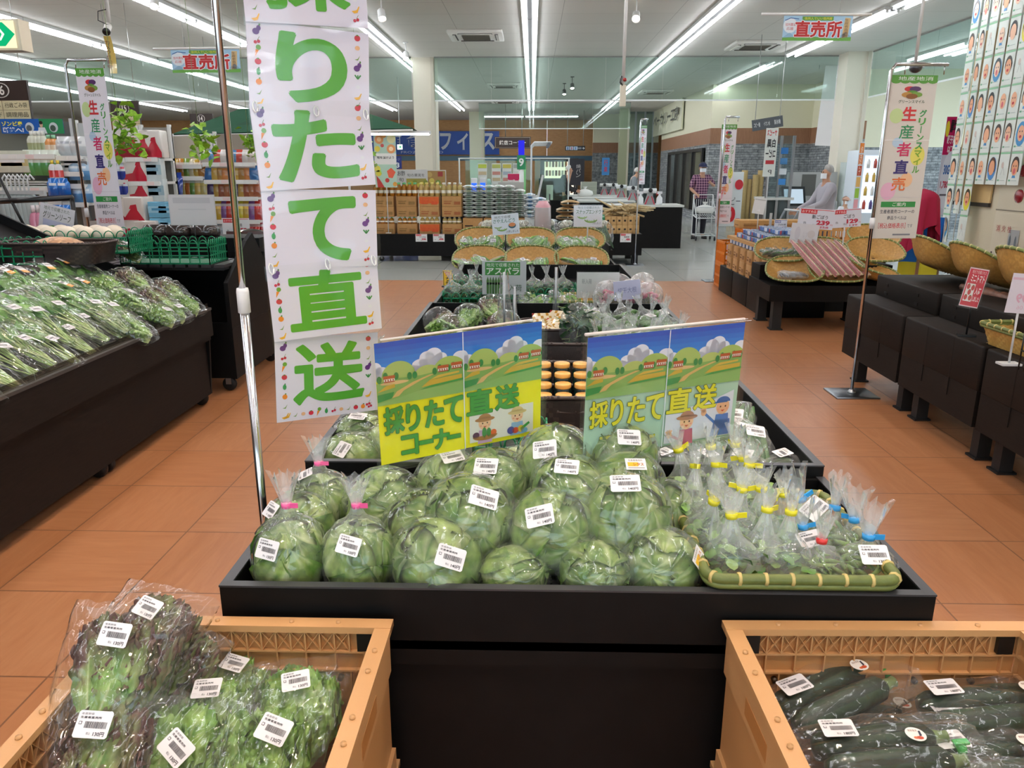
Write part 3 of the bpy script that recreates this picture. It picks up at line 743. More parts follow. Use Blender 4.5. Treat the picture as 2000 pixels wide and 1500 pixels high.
# ------------------------------------------------------------------ foreground crates
def crate(name_label, p0, p1, top, h=.32, depth=.40, wall_col='#cd9a66'):
    """folding container with its long side from p0 to p1 (back edge), open towards the camera side; z top given"""
    a = math.atan2(p1.y - p0.y, p1.x - p0.x); W = (p1 - p0).length
    o = thing('folding_crate', name_label, 'crate', (p0.x, p0.y, top - h), (0, 0, a))
    dk = '#b97d45'
    def wall(L, M, holes=True):
        m = MB('plastic', M)          # x along, y=0 inner face (inwards is -y), z up
        m.bb((0, .006, 0), (L, .016, h - .012), '#c48f5a'); q = 0 if holes else .0012; m.bb((-.026, -.006, h - .014), (L + .026, .026, h - q), wall_col)
        m.bb((0, .016, h - .1), (L, .022, h - .014), wall_col); m.bb((0, .016, .0), (L, .024, .05), wall_col)
        for z in (h - .058, h - .1, .05): m.bb((.004, -.003, z - .002), (L - .004, .008, z + .002), wall_col)
        n = int(L / .028)
        for i in range(n + 1):
            x = L * i / n; m.bb((x - .0013, -.003, h - .058), (x + .0013, .008, h - .012), wall_col)
            if i % 2 == 0: m.bb((x - .0013, -.003, h - .1), (x + .0013, .008, h - .058), wall_col)
            if i % 3 == 0: m.bb((x - .0013, -.003, .0), (x + .0013, .008, h - .1), wall_col)
            if 1 <= i < n - 2:
                for sg in (1, -1):
                    A = math.atan2(.042, L / n) * sg; m.box((x + L / n / 2, .001, h - .035), (math.hypot(.042, L / n), .006, .0014), wall_col, M=Matrix.Rotation(-A, 3, 'Y'))
        if holes:
            for x in (.012, L - .042): m.bb((x, -.0045, h - .054), (x + .03, .007, h - .016), '#141210')
        m.bb((L * .35, .0165, h - .085), (L * .65, .0225, h - .05), dk)
        for x in (.08, L * .35, L * .65, L - .08):
            m.tube([(x, .01, h - .002), (x, .01, h + .003)], .005, wall_col, n=8); m.tube([(x, -.004, h - .118), (x, .007, h - .118)], .006, '#3b2814', n=8)
        m.build('side_panel', o)
    T = Matrix.Translation
    wall(W, Matrix.Identity(4))
    wall(W, T((W, -depth, 0)) @ Matrix.Rotation(R(180), 4, 'Z'))
    wall(depth, T((W, 0, 0)) @ Matrix.Rotation(R(-90), 4, 'Z'), False)
    wall(depth, T((0, -depth, 0)) @ Matrix.Rotation(R(90), 4, 'Z'), False)
    MB('plastic').bb((.0, -depth, 0), (W, 0, .01), '#c48a52').build('base_panel', o)
    return o
P0, P1 = atz(252, 1215, .665), atz(738, 1223, .665)
crate('tan folding crate of bagged lettuce, stacked topmost in front of the black table', P0, P1, .665, .332)
crate('tan folding crate standing on the floor beneath the lettuce crate', P0, P1, .332, .332)
Q0, Q1 = atz(1443, 1226, .665), atz(1996, 1228, .665)
crate('tan folding crate of bagged zucchini, stacked topmost near the black table corner', Q0, Q1, .665, .332)
crate('tan folding crate standing on the floor beneath the zucchini crate', Q0, Q1, .332, .332)
# bags of loose-leaf lettuce in the crate
def lb(u, v, z, label, k, red, size, rot, lab=(0, .15), roll=0, show=True):
    """u, v: picture point of the price label (or where one would be), z its height"""
    M = Matrix.Rotation(R(rot[2]), 4, 'Z') @ Matrix.Rotation(R(rot[1]), 4, 'Y') @ Matrix.Rotation(R(rot[0]), 4, 'X')
    leaf_bag(label, atz(u, v, z) - (M @ Vector((lab[0], lab[1], .062))) * size, k, red, size, rot, lab if show else None, roll)
lb(290, 1188, .76, 'red-tipped leaf lettuce in a clear bag at the top back of the crate pile', 1, True, .84, (30, 4, -14), (.01, .16), -8)
lb(330, 1285, .66, 'red leaf lettuce bag wedged beneath the topmost bags in the crate', 0, True, .8, (40, 6, -24), (.03, .14), 0, False)
lb(226, 1240, .765, 'red-tipped green leaf lettuce bag standing topmost, its pale stem base showing', 0, True, .92, (46, 0, -4), (.015, .165), -4)
lb(458, 1297, .60, 'green leaf lettuce bag lying by the back rim of the crate, half hidden', 0, False, .84, (14, 2, -6), (.01, .15), -10)
lb(405, 1346, .615, 'green leaf lettuce bag in the middle of the crate with an upright label', 1, False, .88, (22, -3, 2), (.005, .155), 2)
lb(600, 1290, .585, 'green leaf lettuce bag in the back corner of the crate under another bag', 2, False, .8, (12, 3, 14), (.0, .15), 0, False)
lb(578, 1331, .61, 'green leaf lettuce bag against the side panel of the crate, label tilted', 0, False, .88, (24, 0, 12), (-.005, .155), 6)
lb(184, 1416, .67, 'dark red leaf lettuce bag at the near side of the crate, label upright', 1, True, .95, (40, 3, 0), (.0, .17), 0)
lb(346, 1462, .625, 'green leaf lettuce bag in the near middle of the crate, label tilted clockwise', 2, False, .95, (34, 3, -10), (.02, .13), -28)
lb(536, 1426, .63, 'green leaf lettuce bag at the near side under the crate rim, bright frills', 1, False, .98, (32, -4, -2), (.035, .15), -20)
# bagged zucchini
def zucchini(seed):
    m = MB('leaf'); m.mats = ['leaf']; rs = random.Random(seed); prof = [(.002, 0), (.02, .004), (.027, .02), (.0265, .08), (.027, .15), (.024, .2), (.013, .215), (.009, .235), (.011, .24)]
    P = []
    for r_, y in prof: P.append([( r_ * math.cos(a * math.pi / 8), y + .0, .004 * math.sin(y * 12) + r_ * math.sin(a * math.pi / 8)) for a in range(16)])
    m.loft(P, '#2c4a2a', 'leaf', True, colf=lambda i, j: mixc(mixc('#152c1a', '#27452a', (j % 3) / 2), '#8fa86a', .75 if i > 5 else 0))
    return m.mesh('zucchini')
ZUC = [zucchini(1), zucchini(2)]; ZBAG = [pouch(.15, .33, .085, -.03, .025, seed=i, taper=.95, top=.82) for i in (4, 5)]
def stk():
    s = MB('satin', Matrix.Rotation(R(-90), 4, 'X')); s.eps = .0005; s.disc(0, 0, .017, .017, '#efeae4', 1); s.disc(.003, -.009, .006, .004, '#c8502e', 2); s.disc(-.004, -.009, .004, .003, '#d9764a', 2)
    s.poly([(.004, -.006), (.009, -.004), (.011, .008), (.007, .007)], '#2f3040', 2); s.text('農家直送', -.01, .006, .006, .011, '#8a5a40', 2); return s.mesh('round_sticker')
LBL['round'] = stk()
def zuc_bag(u, v, z, rot, label, k, lab=True, st=(.0, .2)):
    o = thing('bagged_zucchini', label, 'zucchini', atz(u, v, z), [R(x) for x in rot])
    for i, x in enumerate((-.028, .028)): kid(o, 'zucchini', ZUC[i], (x, .02, 0), (0, R(20 * i), 0))
    kid(o, 'clear_bag', ZBAG[k % 2])
    m = MB('gloss'); m.tube([(0, .262, 0), (0, .274, 0)], .012, '#37b54a', n=8); m.box((0, .268, .012), (.012, .026, .004), '#37b54a'); m.build('tape_tie', o, (0, 0, 0))
    if lab: place_label(o, '180円', (-.02, .06, .043), (0, 0, 1), -95 if k % 2 == 0 else -90)
    if st: place_label(o, 'round', (st[0], st[1], .042), (0, .1, 1), -90, 'round_sticker')
    return o
zuc_bag(1518, 1412, .52, (8, 0, -66), 'bag of zucchini lying highest, against the side panel of the crate', 0)
zuc_bag(1790, 1402, .53, (4, 0, -86), 'bag of zucchini with a square label lying along the back of the crate', 1, st=(.0, .21))
zuc_bag(1580, 1428, .46, (0, 0, -78), 'bag of zucchini under the highest bag, its round sticker showing', 1, st=(.01, .19), lab=False)
zuc_bag(1578, 1488, .535, (4, 0, -86), 'bag of zucchini at the near side panel with a large square label', 0, st=(.01, .18))
zuc_bag(1805, 1452, .5, (0, 0, -80), 'bag of zucchini in the middle row, half under film, label folded', 0, st=None)
zuc_bag(1800, 1510, .50, (2, 0, -83), 'bag of zucchini nearest the open middle, label tilted and sticker beyond', 1, st=(.0, .19))
zuc_bag(1830, 1560, .50, (2, 0, -92), 'bag of zucchini at the near side of the crate, deep in loose film', 0, lab=False, st=None)

# ------------------------------------------------------------------ central island of black tables
IX0, IX1 = -.622, .797
def island(label, y0, y1, z, tray=.12, front=True, foot=True):
    o = thing('display_table', label, 'display table', ((IX0 + IX1) / 2, y0, 0)); w = IX1 - IX0; L = y1 - y0; x = w / 2
    m = MB('black_ply'); m.bb((-x, 0, z - tray - .02), (x, L, z - tray), '#141313'); m.build('tray_floor', o)
    for sx in (-1, 1):
        m = MB('black_ply'); m.bb((sx * x, .0, z - .17), (sx * (x - .02), L, z - .004), '#141313'); m.bb((sx * (x + .001), -.001, z - .004), (sx * (x - .021), L, z), '#3a3a3d', 'satin'); m.build('side_rail', o)
    m = MB('black_ply'); m.bb((-x + .02, 0, z - .175), (x - .02, .018, z - .004), '#141313'); m.bb((-x + .02, -.001, z - .004), (x - .02, .019, z), '#3a3a3d', 'satin'); m.build('front_rail', o)
    m = MB('black_ply'); m.bb((-x + .02, L - .018, z - .175), (x - .02, L, z - .004), '#141313'); m.build('back_rail', o)
    m = MB('black_ply'); m.bb((-x + .03, .03, .06), (x - .03, .05, z - .175), '#141313'); m.bb((-x + .03, .05, .06), (-x + .05, L - .02, z - .14), '#141313'); m.bb((x - .05, .05, .06), (x - .03, L - .02, z - .14), '#141313'); m.bb((-x + .05, L - .04, .06), (x - .05, L - .02, z - .14), '#141313'); m.build('base_cabinet', o)
    for sx in (-1, 1):
        for yy in (.1, L - .1):
            c = MB('rubber'); c.tube([(sx * (x - .1) - .012, yy, .03), (sx * (x - .1) + .012, yy, .03)], .03, '#1a1a1a', n=14); c.bb((sx * (x - .1) - .02, yy - .02, .03), (sx * (x - .1) + .02, yy + .02, .062), '#7d7f80', 'steel'); c.build('caster', o)
    return o
island('black display table of bagged head lettuces, nearest the tan crates', 1.36, 1.965, .72)
island('long black display table behind the two landscape posters', 1.97, 4.64, .75)
island('black display table with green crates and the asparagus sign', 4.645, 6.9, .72)

# head lettuces (pixel of the centre, depth, size)
def hb(u, v, y, label, k, size, **kw): return head_bag(label, at(u, v, y), k, size, **kw)
F_ = (0, -.75, .66)
hb(568, 1088, 1.475, 'bagged lettuce with a pink tie, nearest the table corner', 0, .86, tie=0, lab='150円', ln=(-.25, -.8, .55), roll=-4, head_rot=(25, 10, 0), squash=1.12)
hb(702, 1090, 1.475, 'bagged lettuce with a pink tie, second from the table corner', 1, .84, tie=1, lab='150円', ln=(-.05, -.75, .65), roll=-12, head_rot=(15, -20, 60), squash=1.12)
hb(585, 1030, 1.60, 'bagged lettuce behind the first pink-tied bag, label up on its shoulder', 2, .84, lab='150円', ln=(-.55, -.45, .7), roll=4, head_rot=(40, 0, 10))
hb(628, 985, 1.72, 'bagged lettuce by the side rail, with a clear gathered plume on top', 3, .86, tie=0, lab='150円', ln=(-.35, -.1, .92), head_rot=(40, 20, 0))
hb(752, 988, 1.70, 'bagged lettuce without any label, dark green leaf facing front', 0, .98, lab=None, head_rot=(70, 30, 30))
hb(880, 948, 1.76, 'bagged lettuce under the corner of the yellow poster, label on top', 1, .92, ln=(.1, -.35, .92), roll=10, head_rot=(60, 0, 0))
hb(852, 1098, 1.47, 'bagged lettuce in the front row with its label tilted clockwise', 2, 1.04, ln=(.35, -.72, .5), roll=-28, head_rot=(60, -20, 0), squash=.98)
hb(918, 1015, 1.575, 'large bagged lettuce with a twisted label, above the front row', 3, 1.08, ln=(.3, -.55, .7), roll=-30, head_rot=(40, 30, 0))
hb(965, 950, 1.70, 'bagged lettuce behind the large one, with a level label near the poster pole', 0, .95, ln=(-.15, -.6, .75), roll=4, head_rot=(50, 0, 90))
hb(1012, 918, 1.84, 'small unlabelled bagged lettuce at the back between the two posters', 1, .66, lab=None, head_rot=(50, 50, 0))
hb(1088, 905, 1.73, 'bagged lettuce at the top of the heap, label tilted to one side', 2, .98, ln=(-.3, -.7, .6), roll=16, head_rot=(65, 10, 20))
hb(1108, 962, 1.62, 'bagged lettuce in the middle of the heap, under the topmost one', 3, .92, ln=(-.05, -.5, .85), roll=-3, head_rot=(40, -30, 0))
hb(1080, 1038, 1.545, 'round bagged lettuce with a label turned counterclockwise, centre of the heap', 0, 1.04, ln=(-.28, -.68, .66), roll=24, head_rot=(75, 0, 40))
hb(1005, 1118, 1.46, 'dark green bagged lettuce squeezed low in the front row, no label', 1, .78, lab=None, head_rot=(20, 60, 0), squash=.75)
hb(1212, 893, 1.74, 'bagged lettuce high at the foot of the pale green poster, pinkish label', 2, .94, ln=(.1, -.65, .75), roll=-6, head_rot=(55, -10, 0))
hb(1222, 945, 1.66, 'bagged lettuce with a yellow sale sticker, high in the heap', 3, .86, lab='sale', ln=(.15, -.6, .78), roll=-6, head_rot=(30, 20, 60))
hb(1218, 1012, 1.57, 'large bagged lettuce beside the herb basket with a label near its top', 1, 1.1, ln=(-.05, -.42, .9), roll=6, head_rot=(20, 0, 10))
hb(1162, 1112, 1.46, 'bagged lettuce low in the front row in a hazy bag with a folded tail', 3, .84, lab=None, head_rot=(60, 40, 0), squash=.8)
hb(1288, 1108, 1.47, 'bagged lettuce in the front row touching the bamboo tray, yellow sale sticker', 0, .9, lab='sale', ln=(.75, -.45, .5), roll=20, head_rot=(60, -40, 0))
hb(1300, 1000, 1.70, 'bagged lettuce tucked behind the large one next to the bamboo tray', 2, .8, lab=None, head_rot=(40, 0, 0))
hb(1150, 1080, 1.62, 'bagged lettuce buried deep in the middle of the heap', 1, .9, lab=None)
hb(830, 1030, 1.62, 'bagged lettuce half hidden behind the front row of the heap', 0, .95, lab=None, head_rot=(40, 20, 0))

# ------------------------------------------------------------------ bamboo trays
def weave(m, f, nu, nv, amp, a='#c99a4c', b='#dcb468', mat='bamboo'):
    """shell (u,v)->(point, normal) woven: strips go over and under, cells alternate in tone"""
    def g(u, v):
        p, n = f(u, v); i, j = round(u * nu), round(v * nv); return Vector(p) + Vector(n) * amp * (1 if (i + j) % 2 else -1)
    m.grid(g, nu, nv, a, mat, True, colf=lambda i, j: mixc(a, b, .5 + .5 * math.sin(i * 2.1 + j * 3.7) if (i + j) % 2 else .1))
def rim_ties(m, path, r, n, col='#d8c078'):
    P = [Vector(p) for p in path]; ln = [0]
    for a, b in zip(P[:-1], P[1:]): ln.append(ln[-1] + (b - a).length)
    for k in range(n):
        d = ln[-1] * (k + .5) / n; i = max(j for j in range(len(P)) if ln[j] <= d); i = min(i, len(P) - 2)
        t = (P[i + 1] - P[i]).normalized(); p = P[i] + t * (d - ln[i]); m.tube([p - t * .003, p + t * .003], r, col, n=8)
def bamboo_tray(label, c, w, d, h, rz=0, splay=.03):
    o = thing('bamboo_tray', label, 'basket', c, (0, 0, rz)); m = MB('bamboo')
    def path(z, ins, n=7):
        out = []; x, y, r = w / 2 - ins, d / 2 - ins, .03
        for cx, cy, a0 in ((1, 1, 0), (-1, 1, 90), (-1, -1, 180), (1, -1, 270)):
            for i in range(n + 1): a = R(a0 + 90 * i / n); out.append((cx * (x - r) + r * math.cos(a), cy * (y - r) + r * math.sin(a), z))
        return out
    N = 84
    def resamp(P):
        P = [Vector(p) for p in P]; P.append(P[0]); ln = [0]
        for a, b in zip(P[:-1], P[1:]): ln.append(ln[-1] + (b - a).length)
        out = []
        for k in range(N + 1):
            t = ln[-1] * k / N; i = min(max(j for j in range(len(P)) if ln[j] <= t + 1e-9), len(P) - 2); out.append(P[i].lerp(P[i + 1], (t - ln[i]) / max(1e-9, ln[i + 1] - ln[i])))
        return out
    top, bot = resamp(path(h, 0)), resamp(path(0, splay)); ctr = Vector((0, 0, h / 2))
    def f(u, v):
        i = round(u * N); p = bot[i].lerp(top[i], v); n = (p - ctr); n.z = 0; return p, n.normalized()
    weave(m, f, N, 8, .0018); m.build('woven_side', o)
    b = MB('bamboo'); weave(b, lambda u, v: ((-w / 2 + splay + (w - 2 * splay) * u, -d / 2 + splay + (d - 2 * splay) * v, .004), (0, 0, 1)), 26, 24, .0015); b.build('woven_base', o)
    r = MB('bamboo'); P = path(h, -.002); P.append(P[0]); r.tube(P, .011, '#6f7a3c', n=8, cap=False); r.tube([(p[0], p[1], p[2] - .013) for p in P], .009, '#7d8746', n=6, cap=False); rim_ties(r, P, .0135, 30); r.build('rim', o)
    return o
A, B = atz(1383, 1130, .745), atz(1788, 1138, .745)
bw = (B - A).length; by = (A.y + B.y) / 2
BT = Vector(((A.x + B.x) / 2 - .012, by + .215, .645))
bamboo_tray('rectangular bamboo tray of herb and pea bags on the lettuce table', BT, bw - .03, .42, .10)
# herb and pea bags
def leaves_cluster(n, rx, ry, rz, cols, ls, seed, stem=True):
    rs = random.Random(seed); m = MB('leaf')
    for i in range(n):
        p = Vector((rs.uniform(-rx, rx), rs.uniform(-ry, ry), rs.uniform(-rz, rz)))
        M = Matrix.Translation(p) @ Matrix.Rotation(rs.uniform(0, 6.3), 4, 'Z') @ Matrix.Rotation(rs.uniform(-.9, .9), 4, 'X'); m.T = M
        l = ls * rs.uniform(.7, 1.2); c = rs.choice(cols)
        n_ = 9; m.add([(0, 0, -.08 * l)] + [(l * .42 * math.cos(6.283 * q / n_) * (1 + .18 * (q % 2)), l * .46 * math.sin(6.283 * q / n_), l * .1 * math.sin(q * 2.1)) for q in range(n_)], [(0, 1 + q, 1 + (q + 1) % n_) for q in range(n_)], c, 'leaf', True)
        if stem and i % 2 == 0: m.tube([(0, -l / 2, 0), (0, -l * 1.3, -.01)], .0016, '#a9bd74', 'leaf', n=4)
    return m
HERB = [leaves_cluster(85, .045, .038, .055, ['#6fa046', '#8db95c', '#55883c', '#a3c872'], .03, i).mesh('herb_leaves') for i in (1, 2)]
HERB_BAG = [sack(.056, .048, .07, i, .12, .05, haze=.11, puff=.2, mat='film') for i in (3, 6, 9)]
YEL = tie_mesh('#e9df2c', .12)
def pods(seed):
    rs = random.Random(seed); m = MB('leaf')
    for i in range(34):
        a, e = rs.uniform(0, 6.28), rs.uniform(-1.2, 1.2); r = rs.uniform(.3, 1); c = Vector((.042 * r * math.cos(a) * math.cos(e), .04 * r * math.sin(a) * math.cos(e), .032 * r * math.sin(e)))
        d = Vector((rs.uniform(-1, 1), rs.uniform(-1, 1), rs.uniform(-.35, .35))).normalized(); u = d.cross(Vector((0, 0, 1))).normalized() * .008
        P = [c - d * .03, c - d * .015 + u, c + u * 1.3, c + d * .015 + u, c + d * .03]; m.tube(P, [.001, .0048, .0056, .0048, .001], mixc('#6f9a42', '#98b860', rs.random()), 'leaf', n=6)
    return m.mesh('pea_pods')
PODS = [pods(1), pods(2)]; POD_BAG = [sack(.062, .058, .048, i, .07, .075, haze=.05, puff=.16) for i in (2, 7)]
POD_TIE = {'blue': tie_mesh('#2f9be0', .07), 'red': tie_mesh('#e03030', .07)}
def small_bag(kind, u, v, y, label, k, rot=(0, 0, 0), size=1, lab=None, tie='blue', roll=0):
    o = thing('bagged_' + kind, label, 'herbs' if kind == 'herbs' else 'peas', at(u, v, y), [R(x) for x in rot]); o.scale = (size,) * 3
    if kind == 'herbs': kid(o, 'herb_leaves', HERB[k % 2], (0, 0, -.015)); kid(o, 'clear_bag', HERB_BAG[k % 3]); kid(o, 'tape_tie', YEL)
    else: kid(o, 'pea_pods', PODS[k % 2]); kid(o, 'clear_bag', POD_BAG[k % 2]); kid(o, 'tape_tie', POD_TIE[tie])
    if lab: place_label(o, '130円', Vector(lab).normalized() * (.064 if kind == 'herbs' else .056), lab, roll)
ht = ['herb bag with a yellow tie, %s' % t for t in (
    'front corner of the bamboo tray beside the lettuces', 'second along the bamboo tray front edge', 'third along the bamboo tray front edge, wide label',
    'second row of the bamboo tray, beside the large lettuce', 'second row of the bamboo tray, second from the lettuces', 'middle of the bamboo tray with a big pale label', 'middle of the bamboo tray next to the pea bags',
    'third row of the bamboo tray, touching the lettuces', 'third row of the bamboo tray, second from the lettuces', 'third row of the bamboo tray, tallest plume of all', 'back row of the bamboo tray, next to the lettuces', 'back row of the bamboo tray, second from the lettuces',
    'back row of the tray, behind the tallest plume', 'back of the tray, leaning on the woven wall')]
for i, (u, v, y, rx, ry) in enumerate(((1428, 1108, 1.475, 0, -4), (1482, 1098, 1.50, 0, 6), (1535, 1104, 1.48, 0, 3), (1375, 1062, 1.57, -4, -14), (1430, 1050, 1.585, 0, -6), (1478, 1052, 1.575, 0, 0), (1525, 1050, 1.58, 0, 12),
                                     (1352, 1010, 1.67, -6, -16), (1400, 1005, 1.68, -6, -8), (1448, 1000, 1.69, 0, 4), (1345, 962, 1.77, -8, -14), (1392, 962, 1.77, -6, 0), (1436, 960, 1.78, 0, 6), (1475, 985, 1.74, 0, 18))):
    small_bag('herbs', u, v, y, ht[i], i, (rx, ry, i * 40), 1.0, (.25, -.95, .1) if i in (2, 5) else ((-.6, -.7, .2) if i == 7 else None))
pt = ['pea bag with a blue tie, %s' % t for t in ('backmost, white label under its tie', 'second from the back by the tray rim', 'against the side rim of the bamboo tray', 'front corner of the bamboo tray, big label')]
small_bag('peas', 1582, 1018, 1.66, pt[0], 0, (0, -28, 20), 1.02, (.1, -.5, .85))
small_bag('peas', 1622, 1050, 1.60, pt[1], 1, (0, 10, 60), 1.0)
small_bag('peas', 1668, 1072, 1.555, pt[2], 0, (0, 6, 140), .98, (-.1, -.8, .6))
small_bag('peas', 1688, 1108, 1.48, pt[3], 1, (0, 0, 0), 1.02, (0, -.6, .8))
small_bag('peas', 1600, 1112, 1.475, 'pea bag with a red tie at the front edge of the bamboo tray', 0, (0, 4, 90), .92, (.85, -.4, .4), 'red')
small_bag('peas', 1572, 1078, 1.54, 'pea bag lying low behind the red-tied bag, label on top', 1, (0, -10, 10), .9, (0, -.5, .85))

# ------------------------------------------------------------------ the two landscape posters
def farm_art(s, x0, w, h, z0, L=1):
    """one printed landscape page: sky, cloud bank, rounded hills, cottages, fields and a winding path"""
    X = lambda t: x0 + t * w
    Z = lambda t: z0 + t * h
    for i in range(6): s.rect(X(0), Z(.5 + i * .5 / 6), X(1), Z(.5 + (i + 1) * .5 / 6), mixc('#1f8be0', '#0b4fb8', i / 5), L)
    for cx, cz, rx, rz in ((-.0, .58, .07, .12), (.06, .52, .09, .1), (.5, .56, .1, .1), (.58, .66, .09, .11), (.66, .68, .1, .13), (.74, .62, .08, .1), (.97, .6, .09, .1), (.42, .5, .08, .08)):
        a, b = max(0, cx - rx), min(1, cx + rx); n = 14
        s.poly([(X(a + (b - a) * i / n), Z(cz + rz * math.sqrt(max(0, 1 - ((a + (b - a) * i / n - cx) / rx) ** 2)))) for i in range(n, -1, -1)] + [(X(a), Z(.4)), (X(b), Z(.4))], '#dfe0ee', L + 1)
    for cx, cz, rx, rz, c in ((.25, .4, .2, .28, '#a6bd68'), (.58, .38, .16, .17, '#b0bf6c'), (.84, .4, .2, .24, '#a3bb64')):
        a, b = max(0, cx - rx), min(1, cx + rx); n = 18
        s.poly([(X(a + (b - a) * i / n), Z(cz + rz * math.sqrt(max(0, 1 - ((a + (b - a) * i / n - cx) / rx) ** 2)))) for i in range(n, -1, -1)] + [(X(a), Z(.3)), (X(b), Z(.3))], c, L + 2 + (cx == .58))
    L += 4
    s.poly([(X(0), Z(0)), (X(1), Z(0)), (X(1), Z(.44)), (X(.75), Z(.43)), (X(.5), Z(.4)), (X(.2), Z(.41)), (X(0), Z(.36))], '#7ea95a', L)
    s.poly([(X(0), Z(0)), (X(1), Z(0)), (X(1), Z(.2)), (X(.5), Z(.16)), (X(.2), Z(.08)), (X(0), Z(.04))], '#86b064', L + 1)
    s.poly([(X(.16), Z(.1)), (X(.24), Z(.12)), (X(.3), Z(.2)), (X(.5), Z(.32)), (X(.66), Z(.39)), (X(.6), Z(.39)), (X(.4), Z(.31)), (X(.22), Z(.2))][::1], '#d6b06c', L + 2)
    s.disc(X(.2), Z(.345), .16 * w, .03 * h, '#d9b57c', L + 1)
    for a, b, c_, d, col in ((.5, .98, .2, .3, '#c9a83e'), (.6, .95, .3, .36, '#d0b04a'), (.0, .2, .22, .31, '#c9a83e')): s.poly([(X(a), Z(c_)), (X(b), Z(c_ + .05)), (X(b), Z(d + .02)), (X(a + .1), Z(d))], col, L + 2)
    s.poly([(X(0), Z(.06)), (X(.16), Z(.1)), (X(.19), Z(.2)), (X(.0), Z(.18))], '#2f8c46', L + 2); s.poly([(X(.48), Z(.16)), (X(.8), Z(.2)), (X(1), Z(.22)), (X(1), Z(.255)), (X(.6), Z(.21))], '#3f9648', L + 3)
    for x, z in ((.03, .42), (.1, .47), (.22, .45), (.37, .42), (.43, .42), (.66, .43), (.72, .47), (.82, .45), (.88, .48), (.97, .47)): s.disc(X(x), Z(z), .028 * w, .06 * h, '#2b8446', L + 2, 12)
    for x, z in ((.08, .37), (.7, .41), (.86, .43)):
        s.rect(X(x), Z(z), X(x + .12), Z(z + .05), '#e9e2da', L + 3); s.rect(X(x - .005), Z(z + .05), X(x + .125), Z(z + .1), '#b4562c', L + 3); s.rect(X(x), Z(z - .005), X(x + .12), Z(z + .012), '#a5482c', L + 4)
        for q in range(4): s.rect(X(x + .012 + q * .028), Z(z + .015), X(x + .026 + q * .028), Z(z + .045), '#a5482c', L + 4)
def farmer(s, x, z, k, hat, skin, shirt, L, wave=None, hair=None):
    if shirt: s.poly([(x - .022 * k, z - .05 * k), (x + .022 * k, z - .05 * k), (x + .018 * k, z - .01 * k), (x - .018 * k, z - .01 * k)], shirt, L)
    s.disc(x, z + .01 * k, .019 * k, .021 * k, skin, L + 1); 
    if hat == 'blue': s.disc(x, z + .022 * k, .02 * k, .014 * k, '#2f67a8', L + 2, a0=0, a1=180); s.rect(x - .024 * k, z + .02 * k, x + .012 * k, z + .024 * k, '#2f67a8', L + 2)
    elif hat: s.disc(x, z + .021 * k, .03 * k, .007 * k, hat, L + 2); s.disc(x, z + .022 * k, .02 * k, .016 * k, hat, L + 2, a0=0, a1=180)
    for e in (-1, 1): s.disc(x + e * .007 * k, z + .01 * k, .0022 * k, .0026 * k, '#4a2f22', L + 3, 8); s.disc(x + e * .012 * k, z + .003 * k, .0032 * k, .0025 * k, '#e59a80', L + 2, 8)
    s.poly([(x - .006 * k, z + .001 * k), (x, z - .004 * k), (x + .006 * k, z + .001 * k)], '#c9503c', L + 3)
    if wave: s.disc(wave[0], wave[1], .008 * k, .009 * k, skin, L + 1); [s.stroke([(wave[0], wave[1]), (wave[0] + .014 * k * math.cos(R(a)), wave[1] + .014 * k * math.sin(R(a)))], .004 * k, skin, L + 1) for a in (60, 85, 110, 135)]; s.stroke([(wave[0], wave[1]), (x + (wave[0] > x) * .01 - .01 * k, z - .04 * k)], .007 * k, shirt, L)
